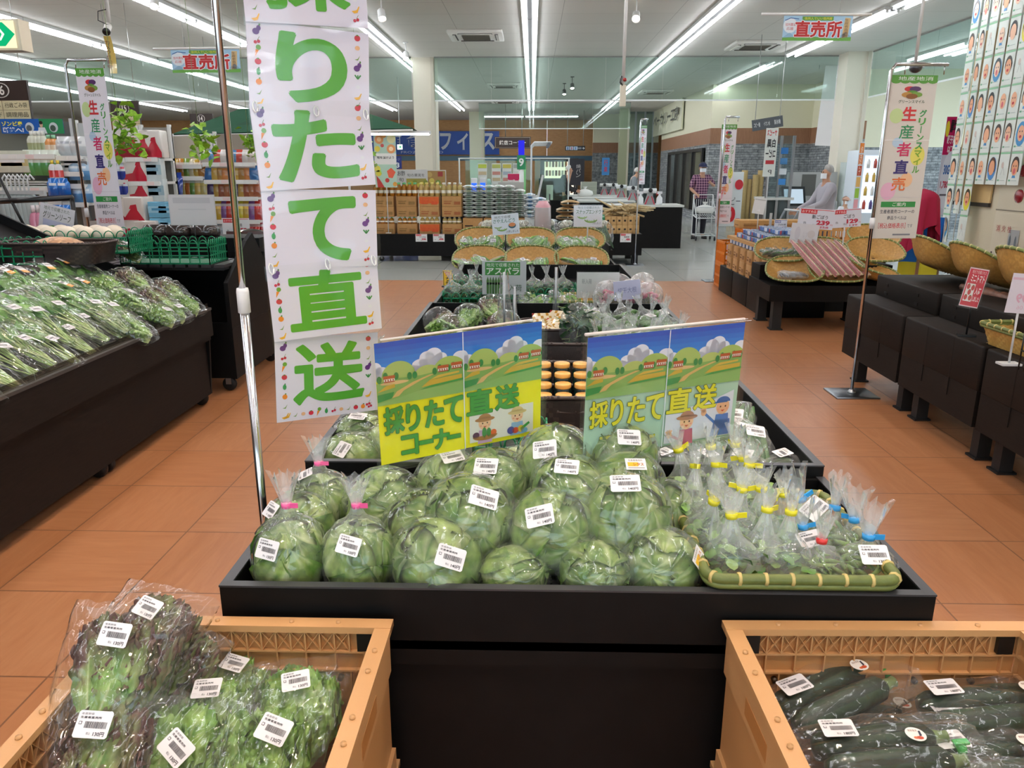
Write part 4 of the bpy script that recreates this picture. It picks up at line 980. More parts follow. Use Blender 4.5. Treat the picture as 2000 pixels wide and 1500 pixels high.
def poster(label, uL, vTL, vBL, uR, vTR, vBR, y, rz, tilt, green, rx=R(4), pole=True):
    W, H = .418, .294
    c = (at(uL, (vTL + vBL) / 2, y) + at(uR, (vTR + vBR) / 2, y)) / 2
    o = thing('poster_stand', label, 'poster', c, (rx, tilt, rz)); s = MB('gloss', Matrix.Translation((-W / 2, 0, -H / 2))); s.eps = .0004
    bg, ink, out = (('#a9cbb4', '#dbd528', '#5a6a1e') if green else ('#f2e916', '#3f9a3c', '#1f5a2c'))
    s.rect(0, 0, W, H, bg, 0); s.T = Matrix.Translation((-W / 2, -.0002, -H / 2))
    for i in (0, 1): farm_art(s, i * W / 2, W / 2, H * .5, H * .5, 1)
    s.rect(W / 2 - .0012, 0, W / 2 + .0012, H, '#dfe7f0', 12)
    def word(ch, x0, z0, x1, z1, b=.03):
        for L, c_, e in ((9, out, .0024), (10, ink, .0009 if green else .0013)):
            for q in range(8): dx, dz = e * math.cos(q * .785), e * math.sin(q * .785); s.text(ch, x0 + dx, z0 + dz, x1 + dx, z1 + dz, c_, L + q * .06, .012)
    zt, zb = .285, .125
    for i, ch in enumerate('採りたて'): word(ch, .012 + i * .049 + (.004 if ch == 'り' else 0), .075, .012 + i * .049 + (.046 if ch in '採たて' else .036), .14)
    for i, ch in enumerate('直送'): word(ch, .216 + i * .075, .085, .282 + i * .073, .147)
    if not green:
        for i, (ch, x) in enumerate((('コ', .05), ('ナ', .128))): word(ch, x, .015, x + .04, .064)
        for x in (.093, .163): s.rect(x - .001, .033, x + .036, .045, out, 9); s.rect(x, .034, x + .035, .044, ink, 10)
        s.rect(.222, .012, .395, .09, '#e4e0d8', 8)
        farmer(s, .262, .05, .88, '#b07a4c', '#eebd94', '#c9a0c8', 9); farmer(s, .35, .054, .86, '#d8bc84', '#f0c4a4', '#8fb4d8', 9)
        s.disc(.262, .026, .033, .012, '#a8713c', 12, a0=180, a1=360); s.disc(.238, .03, .009, .008, '#5a2f52', 12); s.disc(.26, .034, .006, .014, '#3f8a44', 12); s.disc(.272, .033, .006, .012, '#3f8a44', 12); s.disc(.285, .031, .008, .008, '#e2612c', 12)
        s.disc(.332, .026, .01, .01, '#4b4a9a', 12); s.disc(.345, .024, .009, .008, '#d9482e', 12); s.disc(.36, .026, .009, .009, '#e0c040', 12); s.poly([(.36, .02), (.385, .036), (.382, .042), (.358, .028)], '#2f9a3f', 12); s.disc(.37, .02, .009, .007, '#6fa8d4', 12)
    else:
        for i, (ch, x) in enumerate((('コ', .04), ('ナ', .118))): word(ch, x, .004, x + .04, .05)
        for x in (.083, .153): s.rect(x - .001, .028, x + .036, .038, out, 9); s.rect(x, .029, x + .035, .037, ink, 10)
        s.poly([(.215, .006), (.405, .006), (.405, .125), (.33, .1), (.215, .088)], '#d5d8e4', 8)
        farmer(s, .275, .048, 1.0, '#b07a5c', '#eebd94', '#c2607a', 9, wave=(.228, .028)); farmer(s, .376, .075, 1.0, 'blue', '#e3ac84', '#3f74b8', 9, wave=(.322, .075))
        s.poly([(.345, .008), (.405, .008), (.4, .05), (.355, .05)], '#3f74b8', 9)
    s.build('printed_sheet', o)
    f = MB('clear_sheet'); f.box((0, -.012, -.004), (W + .018, .0015, H + .022), '#100'); f.box((0, .003, -.004), (W + .018, .0015, H + .022), '#100'); f.build('clear_sleeve', o)
    p = MB('satin'); p.tube([(.0, .012, H / 2), (.0, .012, -H / 2 - .18)], .006, '#cfcfcb', n=10)
    if not green: p.tube([(-.19, .012, H / 2 + .002), (.19, .012, H / 2 + .002)], .003, '#e6d8d2', n=6)
    else: p.tube([(-.21, .012, H / 2 + .004), (.215, .012, H / 2 + .004)], .004, '#e6d8d2', n=6)
    p.build('pole', o)
    return o
poster('yellow landscape poster on a pole with green lettering and two farmers', 740, 665, 908, 1072, 627, 860, 1.74, R(28), R(-2), False)
poster('pale green landscape poster on a pole with yellow lettering and waving pair', 1133, 655, 895, 1466, 627, 866, 1.76, R(22), R(-1), True)
# ------------------------------------------------------------------ tall paper banner on its chrome stand
def fruit(s, kind, x, z, k, L=2):
    if kind == 'eggplant': s.disc(x - .1 * k, z - .1 * k, .38 * k, .34 * k, '#6a3a86', L, 12); s.disc(x + .2 * k, z + .25 * k, .24 * k, .3 * k, '#6a3a86', L, 10); s.disc(x + .3 * k, z + .6 * k, .1 * k, .14 * k, '#4f7a3c', L + 1, 8)
    elif kind == 'cherry': s.disc(x - .2 * k, z - .15 * k, .18 * k, .18 * k, '#c6324c', L, 10); s.disc(x + .15 * k, z - .05 * k, .18 * k, .18 * k, '#c6324c', L, 10); s.stroke([(x, z), (x + .25 * k, z + .45 * k)], .05 * k, '#6a8a4c', L)
    elif kind == 'carrot': s.poly([(x - .3 * k, z - .6 * k), (x + .15 * k, z + .1 * k), (x - .2 * k, z + .2 * k)], '#e88a2e', L); s.disc(x + .1 * k, z + .4 * k, .28 * k, .28 * k, '#6fa23c', L, 10)
    elif kind == 'tomato': s.disc(x, z, .36 * k, .33 * k, '#d23a4e', L, 12); s.disc(x, z + .3 * k, .14 * k, .08 * k, '#4f8a3c', L + 1, 6)
    elif kind == 'pepper': s.disc(x, z, .24 * k, .36 * k, '#3f9a56', L, 10); s.disc(x + .06 * k, z + .4 * k, .08 * k, .1 * k, '#2f6a3c', L + 1, 6)
    elif kind == 'orange': s.disc(x, z, .33 * k, .33 * k, '#ea8a34', L, 12); s.disc(x + .1 * k, z + .38 * k, .1 * k, .1 * k, '#4f8a3c', L + 1, 6)
    elif kind == 'pea': s.poly([(x - .35 * k, z - .2 * k), (x, z - .12 * k), (x + .32 * k, z + .3 * k), (x + .05 * k, z - .28 * k)], '#7a9a4c', L)
    elif kind == 'banana': s.poly([(x - .5 * k, z - .15 * k), (x - .2 * k, z - .4 * k), (x + .2 * k, z - .3 * k), (x + .45 * k, z + .35 * k), (x + .35 * k, z + .38 * k), (x + .1 * k, z - .02 * k), (x - .2 * k, z - .1 * k)], '#eeb23a', L)
    elif kind == 'onion': s.disc(x, z, .3 * k, .26 * k, '#e8b48a', L, 10)
    elif kind == 'leaf': [s.stroke([(x, z - .2 * k), (x + d * .35 * k, z + .25 * k)], .16 * k, '#3f8a4c', L) for d in (-1, 0, 1)]
    elif kind == 'turnip': s.disc(x, z, .24 * k, .2 * k, '#e4e2ea', L, 8)
SX, SY = -.68, 1.783
st = thing('banner_stand', 'tall chrome stand beside the lettuce table holding a long paper banner of green letters', 'banner stand', (SX, SY, 0))
m = MB('metal'); m.tube([(0, 0, .01), (0, 0, 1.23)], .0105, '#d9d9dc', n=14); m.tube([(0, 0, 1.2), (0, 0, 2.08), (.02, .01, 2.12), (.055, .03, 2.13), (.46, .27, 2.13)], .008, '#d9d9dc', n=12); m.build('pole', st)
m = MB('steel'); m.rbox((0, 0, .006), (.26, .26, .012), '#9a9da2', .02); m.build('base_plate', st)
m = MB('satin'); m.lathe([(.011, -.03), (.0145, -.028), (.0145, .022), (.013, .03), (.011, .03)], (0, 0, 1.225), '#e9e8ea', n=14); m.build('clamp', st)
edge = [(463, -122), (480, 42), (488, 208), (510, 374), (520, 527), (536, 668), (541, 826)]
L_ = ['tomato', 'onion', 'pea', 'eggplant', 'leaf', 'turnip', 'banana', 'cherry']; L2 = ['eggplant', 'cherry', 'carrot', 'tomato', 'pepper', 'orange', 'pea', 'banana']
for i, ch in enumerate('採りたて直送'):
    T_, B_ = at(*edge[i], 2.0), at(*edge[i + 1], 2.0); h = (T_ - B_).z; W = .302
    lean = math.atan2((T_ - B_).x, h); yaw = R((27, 27, 28, 29, 30, 36)[i]); hh = h + .006
    s = MB('gloss'); s.eps = .0004; s.rect(0, .0, W, hh, '#e3dcec', 0)
    s.grid(lambda u, v: (W * u, .0052 + .004 * math.sin(u * 6 + i), hh * v), 6, 1, '#cfcadb')
    for q in range(8):
        e = .0034 if ch in '直送採' else .0052; dx, dz = e * math.cos(q * .785), e * math.sin(q * .785); x0, x1 = (.07, .24) if ch in 'りて' else (.05, .257)
        s.text(ch, x0 + dx, .023 + (.022 if ch == '送' else .012 if ch == '採' else 0) + dz, x1 + dx, hh - .021 + dz, '#57a83a', 2 + q * .05, .012)
    for q in range(8): z = hh * (.93 - q * .118); fruit(s, L2[q], .024, z - .008, .022); fruit(s, L_[q], W - .03, z, .022)
    if ch == '送':
        for q, k in enumerate(('banana', 'pea', 'onion', 'tomato', 'carrot', 'pepper', 'cherry', 'onion', 'pea', 'tomato', 'orange', 'cherry')): fruit(s, k, .03 + q * .0225, .017, .02)
    pg = s.build('printed_page', st, Vector((B_.x, B_.y, B_.z)) - Vector((SX, SY, 0)), (0, lean, yaw))
    c = MB('clear_sheet'); c.grid(lambda u, v: (-.006 + (W + .012) * u, -.006 - .005 * math.sin(u * 5 + i) * math.sin(v * 6) - .002, -.008 + (hh + .012) * v), 16, 16, '#000'); c.build('laminate', pg)
    if i in (1, 4):
        for x in (.012, W / 2 + .01, W - .012):
            r = MB('satin'); r.tube([(x + .006 * math.cos(a * .9), -.008 + .008 * math.sin(a * .9), hh - (.004 if i == 4 else hh * 1) + .014 * math.sin(a * .9)) for a in range(8)], .0022, '#e9e9ea', n=6); r.build('ring_clip', pg)

# ------------------------------------------------------------------ sign helpers
def panel(name, label, cat, u0, v0, u1, v1, y, draw, rz=0, ry=0, rx=0, foot=None, group=None, bg='#f0eef2', post='#cfcfcf', clear=False, mat='satin', thick=.003, footcol=None, hang=False):
    """flat card whose picture corners are known, standing at depth y; draw(s, w, h) prints on it; foot = z of the surface its pole stands on"""
    A, B = at(u0, v1, y), at(u1, v0, y); w, h = (B - A).x / max(.3, math.cos(rz)), (B - A).z; c = (A + B) / 2
    o = thing(name, label, cat, c, (0, 0, rz), group); s = MB(mat, Matrix.Translation((-w / 2, 0, -h / 2))); s.eps = max(.0004, y * .00012)
    s.box((w / 2, thick / 2, h / 2), (w, thick, h), bg); s.rect(0, 0, w, h, bg, 1); s.T = Matrix.Translation((-w / 2, -s.eps, -h / 2)); draw(s, w, h); s.build('card', o, None, (rx, ry, 0))
    if clear: f = MB('clear_sheet'); f.box((0, -.006, 0), (w + .014, .001, h + .016), '#000'); f.build('clear_sleeve', o, None, (rx, ry, 0))
    if foot is not None:
        p = MB('satin'); p.tube([(0, thick + .005, 0), (0, thick + .005, foot - c.z + .01)], .005 if y < 6 else .007, post, n=8); p.box((0, thick + .005, foot - c.z + .006), (.09, .06, .01), footcol or post); p.build('pole', o)
    if hang: MB('satin').tube([(0, .01, h / 2), (0, .01, CEIL - c.z)], .01, '#c9c9c6', n=5).build('hanging_rod', o)
    return o
def price_draw(name_, price, sub='', head='おすすめ品', hc='#d8323c'):
    def d(s, w, h):
        s.rect(.03 * w, .93 * h, .97 * w, .96 * h, hc); s.rect(.05 * w, .74 * h, .5 * w, .95 * h, hc, 2); s.text(head, .08 * w, .78 * h, .47 * w, .91 * h, '#fff2f2', 3)
        s.text(name_, .3 * w, .5 * h, .9 * w, .7 * h, '#3a3840', 2, .01, mode='fit'); s.text('各', .15 * w, .22 * h, .25 * w, .34 * h, '#6a6870', 2); s.text('税込', .42 * w, .12 * h, .54 * w, .24 * h, '#6a6870', 2)
        s.text(price, .52 * w, .2 * h, .9 * w, .44 * h, '#cc2f48', 2, .05); s.text('円', .92 * w, .2 * h, .98 * w, .27 * h, '#cc2f48', 2); s.text(sub, .62 * w, .05 * h, .88 * w, .15 * h, '#cc2f48', 2, .02)
    return d
def handwritten(lines, art=None):
    def d(s, w, h):
        for t, x0, z0, x1, z1, c, b in lines: s.text(t, x0 * w, z0 * h, x1 * w, z1 * h, c, 3, b, shear=.06)
        if art: art(s, w, h)
    return d
def pod_art(*ps):
    def d(s, w, h):
        for x, z, k, col in ps:
            pts = [(x * w + k * w * math.cos(R(a)), z * h + k * w * .55 * math.sin(R(a))) for a in range(200, 341, 20)]; q = [(x * w + k * w * .95 * math.cos(R(a)), z * h + k * w * .12 + k * w * .42 * math.sin(R(a))) for a in range(340, 199, -20)]
            s.poly(pts + q, col, 3)
            for i in range(4): s.disc(x * w + k * w * (-.5 + i * .33), z * h - k * w * (.33 - .1 * abs(i - 1.5)), k * w * .12, k * w * .1, '#9fc06a', 4, 8)
    return d

# ------------------------------------------------------------------ second table: lettuces, wicker baskets, jars, cucumbers
T2 = .63
gb = 'bagged lettuces on the long table behind the yellow poster'
for i, (u, v, y, lb_) in enumerate(((688, 890, 2.13, 'clear bag of lettuce at the corner of the second table, label upright'), (705, 850, 2.28, 'clear bag of lettuce second from the second table corner, label on top'), (765, 870, 2.2, 'clear bag of lettuce behind the lower edge of the yellow poster'),
                                    (725, 800, 2.48, 'clear bag of lettuce in the middle of the side rail pile, unlabelled'), (735, 755, 2.66, 'clear bag of lettuce with a pink tie high beside the yellow poster'), (800, 800, 2.45, 'clear bag of lettuce hidden behind the yellow poster sheet'), (640, 885, 2.1, None))[:6]):
    hb(u, v, y, lb_, i, .92, lab='150円' if i < 2 else None, ln=(-.1, -.75, .6) if i == 0 else (0, -.3, .95), roll=70 if i == 0 else 170, tie=0 if i == 4 else None, head_rot=(i * 30, i * 50, 0), squash=.8 if i < 3 else 1)
def wicker(label, c, w, d, h, col=('#2b211f', '#453632'), rz=0, name='wicker_basket', tilt=0):
    o = thing(name, label, 'basket', c, (tilt, 0, rz)); N = 56; m = MB('bamboo')
    def ring(z, k):
        P = []; 
        for i in range(N + 1):
            a = 2 * math.pi * i / N; ca, sa = math.cos(a), math.sin(a); e = .22; P.append(Vector((w / 2 * k * math.copysign(abs(ca) ** (e * 2), ca), d / 2 * k * math.copysign(abs(sa) ** (e * 2), sa), z)))
        return P
    b, t = ring(.004, .9), ring(h, 1)
    def f(u, v):
        i = round(u * N); p = b[i].lerp(t[i], v); n = Vector((p.x, p.y, 0)); return p, n.normalized()
    weave(m, f, N, 9, .0022, col[0], col[1], 'bamboo'); m.build('woven_side', o)
    q = MB('bamboo'); q.box((0, 0, .003), (w * .84, d * .84, .006), col[0]); q.build('base_panel', o)
    r = MB('bamboo'); P = t[:-1] + [t[0]]
    r.tube(P, .008, col[1], n=6, cap=False)
    for i in range(0, N, 1): r.ball(P[i] + Vector((0, 0, .004)), (.008, .008, .006), col[1], n=6, m=4)
    r.build('braided_rim', o); return o
# baskets stepping back along the middle
for u, v, y, h, lb_ in ((1092, 830, 2.32, .17, 'dark wicker basket nearest the lettuces, between the two posters'), (1092, 755, 2.66, .1, 'dark wicker basket holding the glass jars with yellow lids'), (1098, 690, 3.25, .13, 'dark wicker basket behind the jars, empty'),
                        (1095, 655, 3.62, .12, 'dark wicker basket just in front of the red packets basket, empty'), (1065, 625, 3.98, .11, 'dark wicker basket filled with red printed packets')):
    wicker(lb_, (.15 if y < 3.9 else .11, y, T2), .30 if y < 3.9 else .36, .34, h if y > 2.5 else .15)
def jar_root():
    m = MB('bottle'); m.lathe([(.028, 0), (.031, .006), (.031, .055), (.027, .064)], (0, 0, 0), '#20302e', n=14)
    m.lathe([(.0312, .015), (.0312, .05)], (0, 0, 0), '#123c36', 'satin', n=14, cap=False); o = m.build('glass_jar', None)
    l = MB('satin'); l.lathe([(.0285, .062), (.0295, .064), (.0295, .076), (.028, .078)], (0, 0, 0), '#e0a95a', n=14); l.build('lid', o); return tag(o, 'x x x x', 'jar')
JAR = Proto(jar_root())
for r in range(5):
    for q in range(4):
        JAR.put((.15 - .105 + q * .07, 2.53 + r * .064, T2 + .035 + r * .022), (0, 0, 0), 'small dark glass jar with a gold lid in the wicker basket between the posters', 'gold lidded jars in the wicker basket')
def packet_root():
    m = MB('gloss'); m.grid(lambda u, v: (-.06 + .12 * u, -.08 + .16 * v, .014 * math.sin(math.pi * u) * math.sin(math.pi * v)), 8, 8, '#cf2f2a', colf=lambda i, j: '#cf2f2a' if j < 3 else ('#e8d8b8' if (i + j) % 3 else '#b88a3c'))
    m.grid(lambda u, v: (-.06 + .12 * u, -.08 + .16 * v, -.014 * math.sin(math.pi * u) * math.sin(math.pi * v)), 8, 8, '#b42a26'); o = m.build('snack_packet', None); return tag(o, 'x x x x', 'packet')
PKT = Proto(packet_root())
for x, y, z, rz, rx in ((-.0, 3.95, .7, 20, 30), (.06, 3.98, .71, -35, 40), (.12, 3.96, .70, 60, 30), (.17, 3.94, .69, 80, 25), (.03, 4.05, .72, 10, 50), (.1, 4.07, .73, -20, 50), (.2, 4.02, .71, 95, 35)):
    PKT.put((x + .04, y, z), (R(rx), 0, R(rz)), 'red and cream printed packet standing in the farthest dark wicker basket', 'red packets in the dark wicker basket')
# green plastic crate corner near the lettuces
def green_crate(label, c, w, d, h, n=9, rz=0):
    o = thing('green_crate', label, 'crate', c, (0, 0, rz)); m = MB('plastic'); g = '#17855a'
    def side(L, M):
        m.T = M
        for z in (.008, h * .35, h * .68): m.bb((0, -.003, z - .004), (L, .003, z + .004), g)
        for i in range(n + 1): m.bb((L * i / n - .003, -.003, 0), (L * i / n + .003, .003, h * .72), g)
        for i in range(n): m.tube([(L * (i + .5 + .42 * math.cos(math.pi * a / 6)) / n, 0, h * .7 + h * .28 * math.sin(math.pi * a / 6)) for a in range(7)], .0035, g, n=5)
    T = Matrix.Translation
    side(w, T((-w / 2, -d / 2, 0))); side(w, T((-w / 2, d / 2, 0))); side(d, T((-w / 2, -d / 2, 0)) @ Matrix.Rotation(R(90), 4, 'Z')); side(d, T((w / 2, -d / 2, 0)) @ Matrix.Rotation(R(90), 4, 'Z')); m.T = None
    m.build('lattice_side', o); b = MB('plastic'); b.box((0, 0, .003), (w, d, .006), '#126b48'); b.build('base_panel', o); return o
green_crate('small green lattice crate at the foot of the yellow poster', at(1010, 880, 2.18) + Vector((-.02, .06, -.06)), .22, .2, .12, 5)
# bagged cucumbers and greens on the far side of the second table
def veg_root(kind, cols, n=5, L=.2, r=.013, bag=True):
    rs = random.Random(n); m = MB('leaf')
    for i in range(n):
        x = (i - n / 2 + .5) * r * 1.7; m.tube([(x, -L / 2, 0), (x + rs.uniform(-.006, .006), -L / 4, rs.uniform(0, .012)), (x, L / 4, rs.uniform(0, .012)), (x * .7, L / 2, 0)], [r * .5, r, r, r * .4], rs.choice(cols), 'leaf', n=8)
    return m.mesh(kind)
CUC = veg_root('cucumbers', ['#3f6a35', '#4d7a3d', '#355c30']); BAS = veg_root('green_peppers', ['#5d8f3c', '#4a7a34'], 6, .1, .018); SBAG = [sack(.07, .1, .045, i, haze=.07, puff=.25) for i in (1, 2, 3)]; SBAG2 = [sack(.062, .06, .055, i, .085, .06, haze=.08, puff=.22) for i in (4, 5)]
def mini_bag(root_name, mesh, bag, label, c, rot, group=None, lab=True, size=1.0, cat='vegetables'):
    o = thing(root_name, label, cat, c, [R(x) for x in rot], group); o.scale = (size,) * 3; kid(o, root_name.replace('bagged_', ''), mesh); kid(o, 'clear_bag', bag)
    if lab: place_label(o, '150円', (0, 0, .05), (0, -.2, 1), random.uniform(-40, 40))
    return o
g1, g2 = 'bagged cucumbers under the pale green poster', 'bagged small vegetables on the second table far corner'
random.seed(4)
for i in range(9):
    x = .28 + (i % 5) * .115; y = 2.12 + (i // 5) * .16
    mini_bag('bagged_cucumbers', CUC, SBAG[i % 3], 'clear bag of cucumbers lying under the pale green poster', (x, y, T2 + .045 + (i // 5) * .04), (0, rnd(-12, 12), rnd(-70, 40)), g1)
for i, (u, v, y, lb_) in enumerate(((1470, 830, 2.4, 'clear bag of cucumbers standing against the side rail beside the pale green poster'), (1495, 868, 2.2, 'clear bag of cucumbers at the far corner of the second table, label turned'), (1480, 790, 2.66, 'bag of long cucumbers on the side rail behind the pale green poster'))):
    p = at(u, v, y); mini_bag('bagged_cucumbers', CUC, SBAG[i % 3], lb_, (min(p.x, .66), p.y, p.z), (30 - 10 * i, 10, -30 + i * 30), size=1.0)
for i in range(26):
    x, y = .32 + (i % 5) * .1 + rnd(-.02, .02), 3.35 + (i // 5) * .24 + rnd(-.05, .05)
    mini_bag('bagged_vegetables', BAS, SBAG2[i % 2], 'small crinkled clear bag of green vegetables behind the pale green poster', (x, y, T2 + .06 + rnd(0, .03)), (rnd(-20, 20), rnd(-20, 20), rnd(0, 360)), g2, i % 2 == 0)
# round dark green squash bag beside the red packets
o = thing('bagged_greens', 'round dark green bag of greens beside the red packets basket', 'greens', at(1128, 640, 3.75), (0, 0, 0)); kid(o, 'dark_greens', leaves_cluster(70, .07, .06, .1, ['#35663a', '#2b5632', '#4a7d47'], .06, 5).mesh('dark_greens')); kid(o, 'clear_bag', sack(.088, .08, .125, 8, haze=.05))
# frilly lettuces in bags on the far left of the second table
for i, (u, v, y, red, lb_) in enumerate(((858, 625, 4.05, 1, 'clear bag of frilly lettuce at the rear side rail of the second table'), (915, 618, 4.1, 0, 'clear bag of frilly lettuce second from the rear side rail'), (960, 600, 4.35, 1, 'dark red bagged lettuce below the asparagus sign'), (985, 632, 3.85, 1, 'bagged red lettuce half behind the yellow poster top edge'), (880, 640, 3.8, 0, 'clear bag of frilly lettuce behind the yellow poster corner'))):
    o = thing('bagged_leaf_lettuce', lb_, 'lettuce', at(u, v, y) + Vector((0, 0, -.02)), (R(25), 0, R(i * 40 - 60))); o.scale = (.85,) * 3; kid(o, 'lettuce_leaves', (RED_L if red else GREEN_L)[i % 2], (0, -.1, 0)); kid(o, 'clear_bag', HBAG[i % 3], (0, 0, .01))
# standing rolls of thin bags on thin poles
for u, v0, v1, y, w, lb_ in ((985, 532, 640, 3.7, .035, 'tall bundle of clear bags standing in front of the asparagus sign'), (1085, 522, 615, 4.6, .018, 'slim clear bag roll on a pole between the asparagus sign and bamboo baskets'), (1005, 560, 640, 3.75, .012, 'clear bag twisted round a thin pole beside the red packets')):
    A, B = at(u, v1, y), at(u, v0, y); m = MB('film'); h = (B - A).z; n = 14
    o = thing('bag_roll', lb_, 'bag roll', (A.x, y, A.z)); m.loft([[(w * (1.1 - .6 * t / 5) * (1 + .25 * math.sin(a * 3 + t)) * math.cos(2 * math.pi * a / n), w * .5 * math.sin(2 * math.pi * a / n), h * t / 5) for a in range(n)] for t in range(6)], '#500', None); m.build('clear_bags', o)
    p = MB('steel'); p.tube([(0, 0, -.12), (0, 0, h)], .006, '#b9bcc0'); p.build('pole', o)

# ------------------------------------------------------------------ third table: green crates, asparagus sign, radishes
T3 = .605
green_crate('green lattice crate holding bagged greens by the yellow camera notice', (-.36, 5.3, T3), .48, .34, .13, 8)
green_crate('green lattice crate farther along the third table behind the first green crate', (-.36, 5.75, T3), .48, .34, .15, 8)
green_crate('green lattice crate at the middle of the third table behind a bag roll', (.12, 5.5, T3), .4, .34, .13, 7)
DG = leaves_cluster(40, .06, .05, .05, ['#2f5d34', '#3c6b3c', '#51813f'], .05, 9).mesh('dark_greens')
for i in range(11):
    x = -.54 + (i % 4) * .12 if i < 8 else .02 + (i - 8) * .1
    o = thing('bagged_greens', 'clear bag of dark greens in a green lattice crate', 'greens', (x, 5.25 + (i // 4 % 2) * .48 + (.25 if i >= 8 else 0), T3 + .09), (rnd(-.2, .2), rnd(-.2, .2), i), 'bagged greens in the green crates'); kid(o, 'dark_greens', DG); kid(o, 'clear_bag', SBAG2[i % 2], (0, 0, .03))
for i, (x, y) in enumerate(((.05, 4.95), (.16, 4.9), (.26, 5.0), (-.02, 5.1), (.2, 5.15))):
    o = thing('bagged_greens', 'slanting clear bag of pale greens beside the slim bag roll', 'greens', (x, y, T3 + .07), (R(30), R(20), R(i * 30 - 60)), 'pale bagged greens near the slim bag roll'); kid(o, 'herb_leaves', HERB[i % 2]); kid(o, 'clear_bag', SBAG[i % 3])
A = at(1155, 590, 5.0); bamboo_tray('small bamboo tray on the third table under a clear sheet sign', (.33, 5.1, T3), .24, .34, .1)
RAD = MB('leaf'); rs = random.Random(2)
for i in range(14): RAD.ball((rs.uniform(-.07, .07), rs.uniform(-.05, .05), rs.uniform(-.05, .01)), (.02, .02, .02), rs.choice(['#cf4a6a', '#d86a84', '#c23a5c']), 'leaf', 8, 6)
for i in range(60): RAD.tube([(rs.uniform(-.08, .08), rs.uniform(-.05, .05), -.06), (rs.uniform(-.09, .09), rs.uniform(-.06, .06), rs.uniform(-.03, .02))], .003, rs.choice(['#9a8a5c', '#b09a68', '#8a8a50']), 'leaf', n=4)
RAD = RAD.mesh('pink_radishes')
for i, (u, v, y) in enumerate(((1190, 575, 4.95), (1232, 572, 5.0), (1268, 578, 4.95), (1205, 560, 5.25), (1255, 558, 5.25))):
    o = thing('bagged_radishes', 'hazy clear bag of pink radishes on the third table corner', 'radishes', at(u, v, y), (0, 0, i), 'bagged radishes on the third table'); kid(o, 'pink_radishes', RAD); kid(o, 'clear_bag', sack(.1, .08, .09, i + 3, haze=.16, puff=.2))
panel('paper_sign', 'green and grey paper sign with an asparagus picture on the third table', 'sign', 942, 510, 1028, 575, 5.1, lambda s, w, h: (s.rect(.07 * w, .58 * h, .86 * w, .97 * h, '#3d8f3c'), s.text('地元で収穫された', .1 * w, .83 * h, .84 * w, .94 * h, '#f2f4ec', 2), s.text('アスパラ', .1 * w, .6 * h, .84 * w, .81 * h, '#f6f8f0', 2, .02),
      [(s.poly([(.1 * w + i * .062 * w, .02 * h), (.15 * w + i * .062 * w, .02 * h), (.155 * w + i * .062 * w, .42 * h), (.128 * w + i * .062 * w, .54 * h), (.1 * w + i * .062 * w, .42 * h)], ('#4f7a3c', '#5d8a48', '#46703a')[i % 3]), s.stroke([(.125 * w + i * .062 * w, .3 * h), (.14 * w + i * .062 * w, .36 * h)], .012, '#6a4a78')) for i in range(6)], s.text('入荷', .6 * w, .1 * h, .9 * w, .3 * h, '#3a5a34', 2)), foot=T3, bg='#cdcfd2', clear=True)
panel('notice_sign', 'yellow vertical security notice with red letters on the third table rail', 'sign', 866, 528, 884, 570, 5.6, lambda s, w, h: (s.rect(.04 * w, .02 * h, .96 * w, .98 * h, '#1c1a14'), s.rect(.1 * w, .04 * h, .9 * w, .96 * h, '#f2c524', 2), s.vtext('防犯カメラ作動', .24 * w, .1 * h, .78 * w, .94 * h, ['#c22a24', '#c22a24', '#1c1a14', '#1c1a14', '#1c1a14', '#c22a24', '#c22a24'], 3, .05)), foot=.7, bg='#f2c524', post='#22222a')
panel('paper_sign', 'pale sheet of faint handwriting clipped over the bamboo tray', 'sign', 1126, 532, 1210, 582, 5.05, lambda s, w, h: s.text('新入荷', .12 * w, .55 * h, .35 * w, .75 * h, '#8a8c94', 2), foot=T3, bg='#d5d6d6', post='#2a2a2c', clear=True)
panel('paper_sign', 'bluish handwritten card leaning on the radish bags', 'sign', 1198, 548, 1252, 585, 4.85, lambda s, w, h: s.text('切干大根', .15 * w, .35 * h, .85 * w, .65 * h, '#7a7fb0', 2), foot=T3, bg='#c9c9e4', ry=R(-6))

# ------------------------------------------------------------------ fourth table with bamboo scoops
T4 = .71
o = thing('display_table', 'black stepped table of round bamboo scoops at the end of the island', 'display table', ((IX0 + IX1) / 2 - .03, 6.92, 0)); x = .72
m = MB('black_ply'); m.bb((-x, 0, .08), (x, .02, T4), '#141313'); m.bb((-x, -.001, T4 - .006), (x, .02, T4), '#303033', 'satin'); m.build('front_panel', o)
for sx in (-1, 1): m = MB('black_ply'); m.bb((sx * x, .02, .08), (sx * (x - .02), .75, T4 - .02), '#141313'); m.bb((sx * x, .75, .08), (sx * (x - .02), 1.5, T4 + .1), '#141313'); m.build('side_panel', o)
m = MB('black_ply'); m.bb((-x + .02, .02, T4 - .16), (x - .02, .75, T4 - .14), '#141313'); m.build('lower_shelf', o)
m = MB('black_ply'); m.bb((-x + .02, .75, T4 - .02), (x - .02, 1.5, T4), '#141313'); m.bb((-x + .02, .75, .1), (x - .02, .77, T4 - .02), '#141313'); m.build('upper_shelf', o)
for sx in (-1, 1): c = MB('rubber'); c.tube([(sx * .6 - .012, .1, .04), (sx * .6 + .012, .1, .04)], .04, '#1a1a1a', n=12); c.bb((sx * .6 - .02, .08, .04), (sx * .6 + .02, .12, .09), '#77787a', 'steel'); c.build('caster', o)
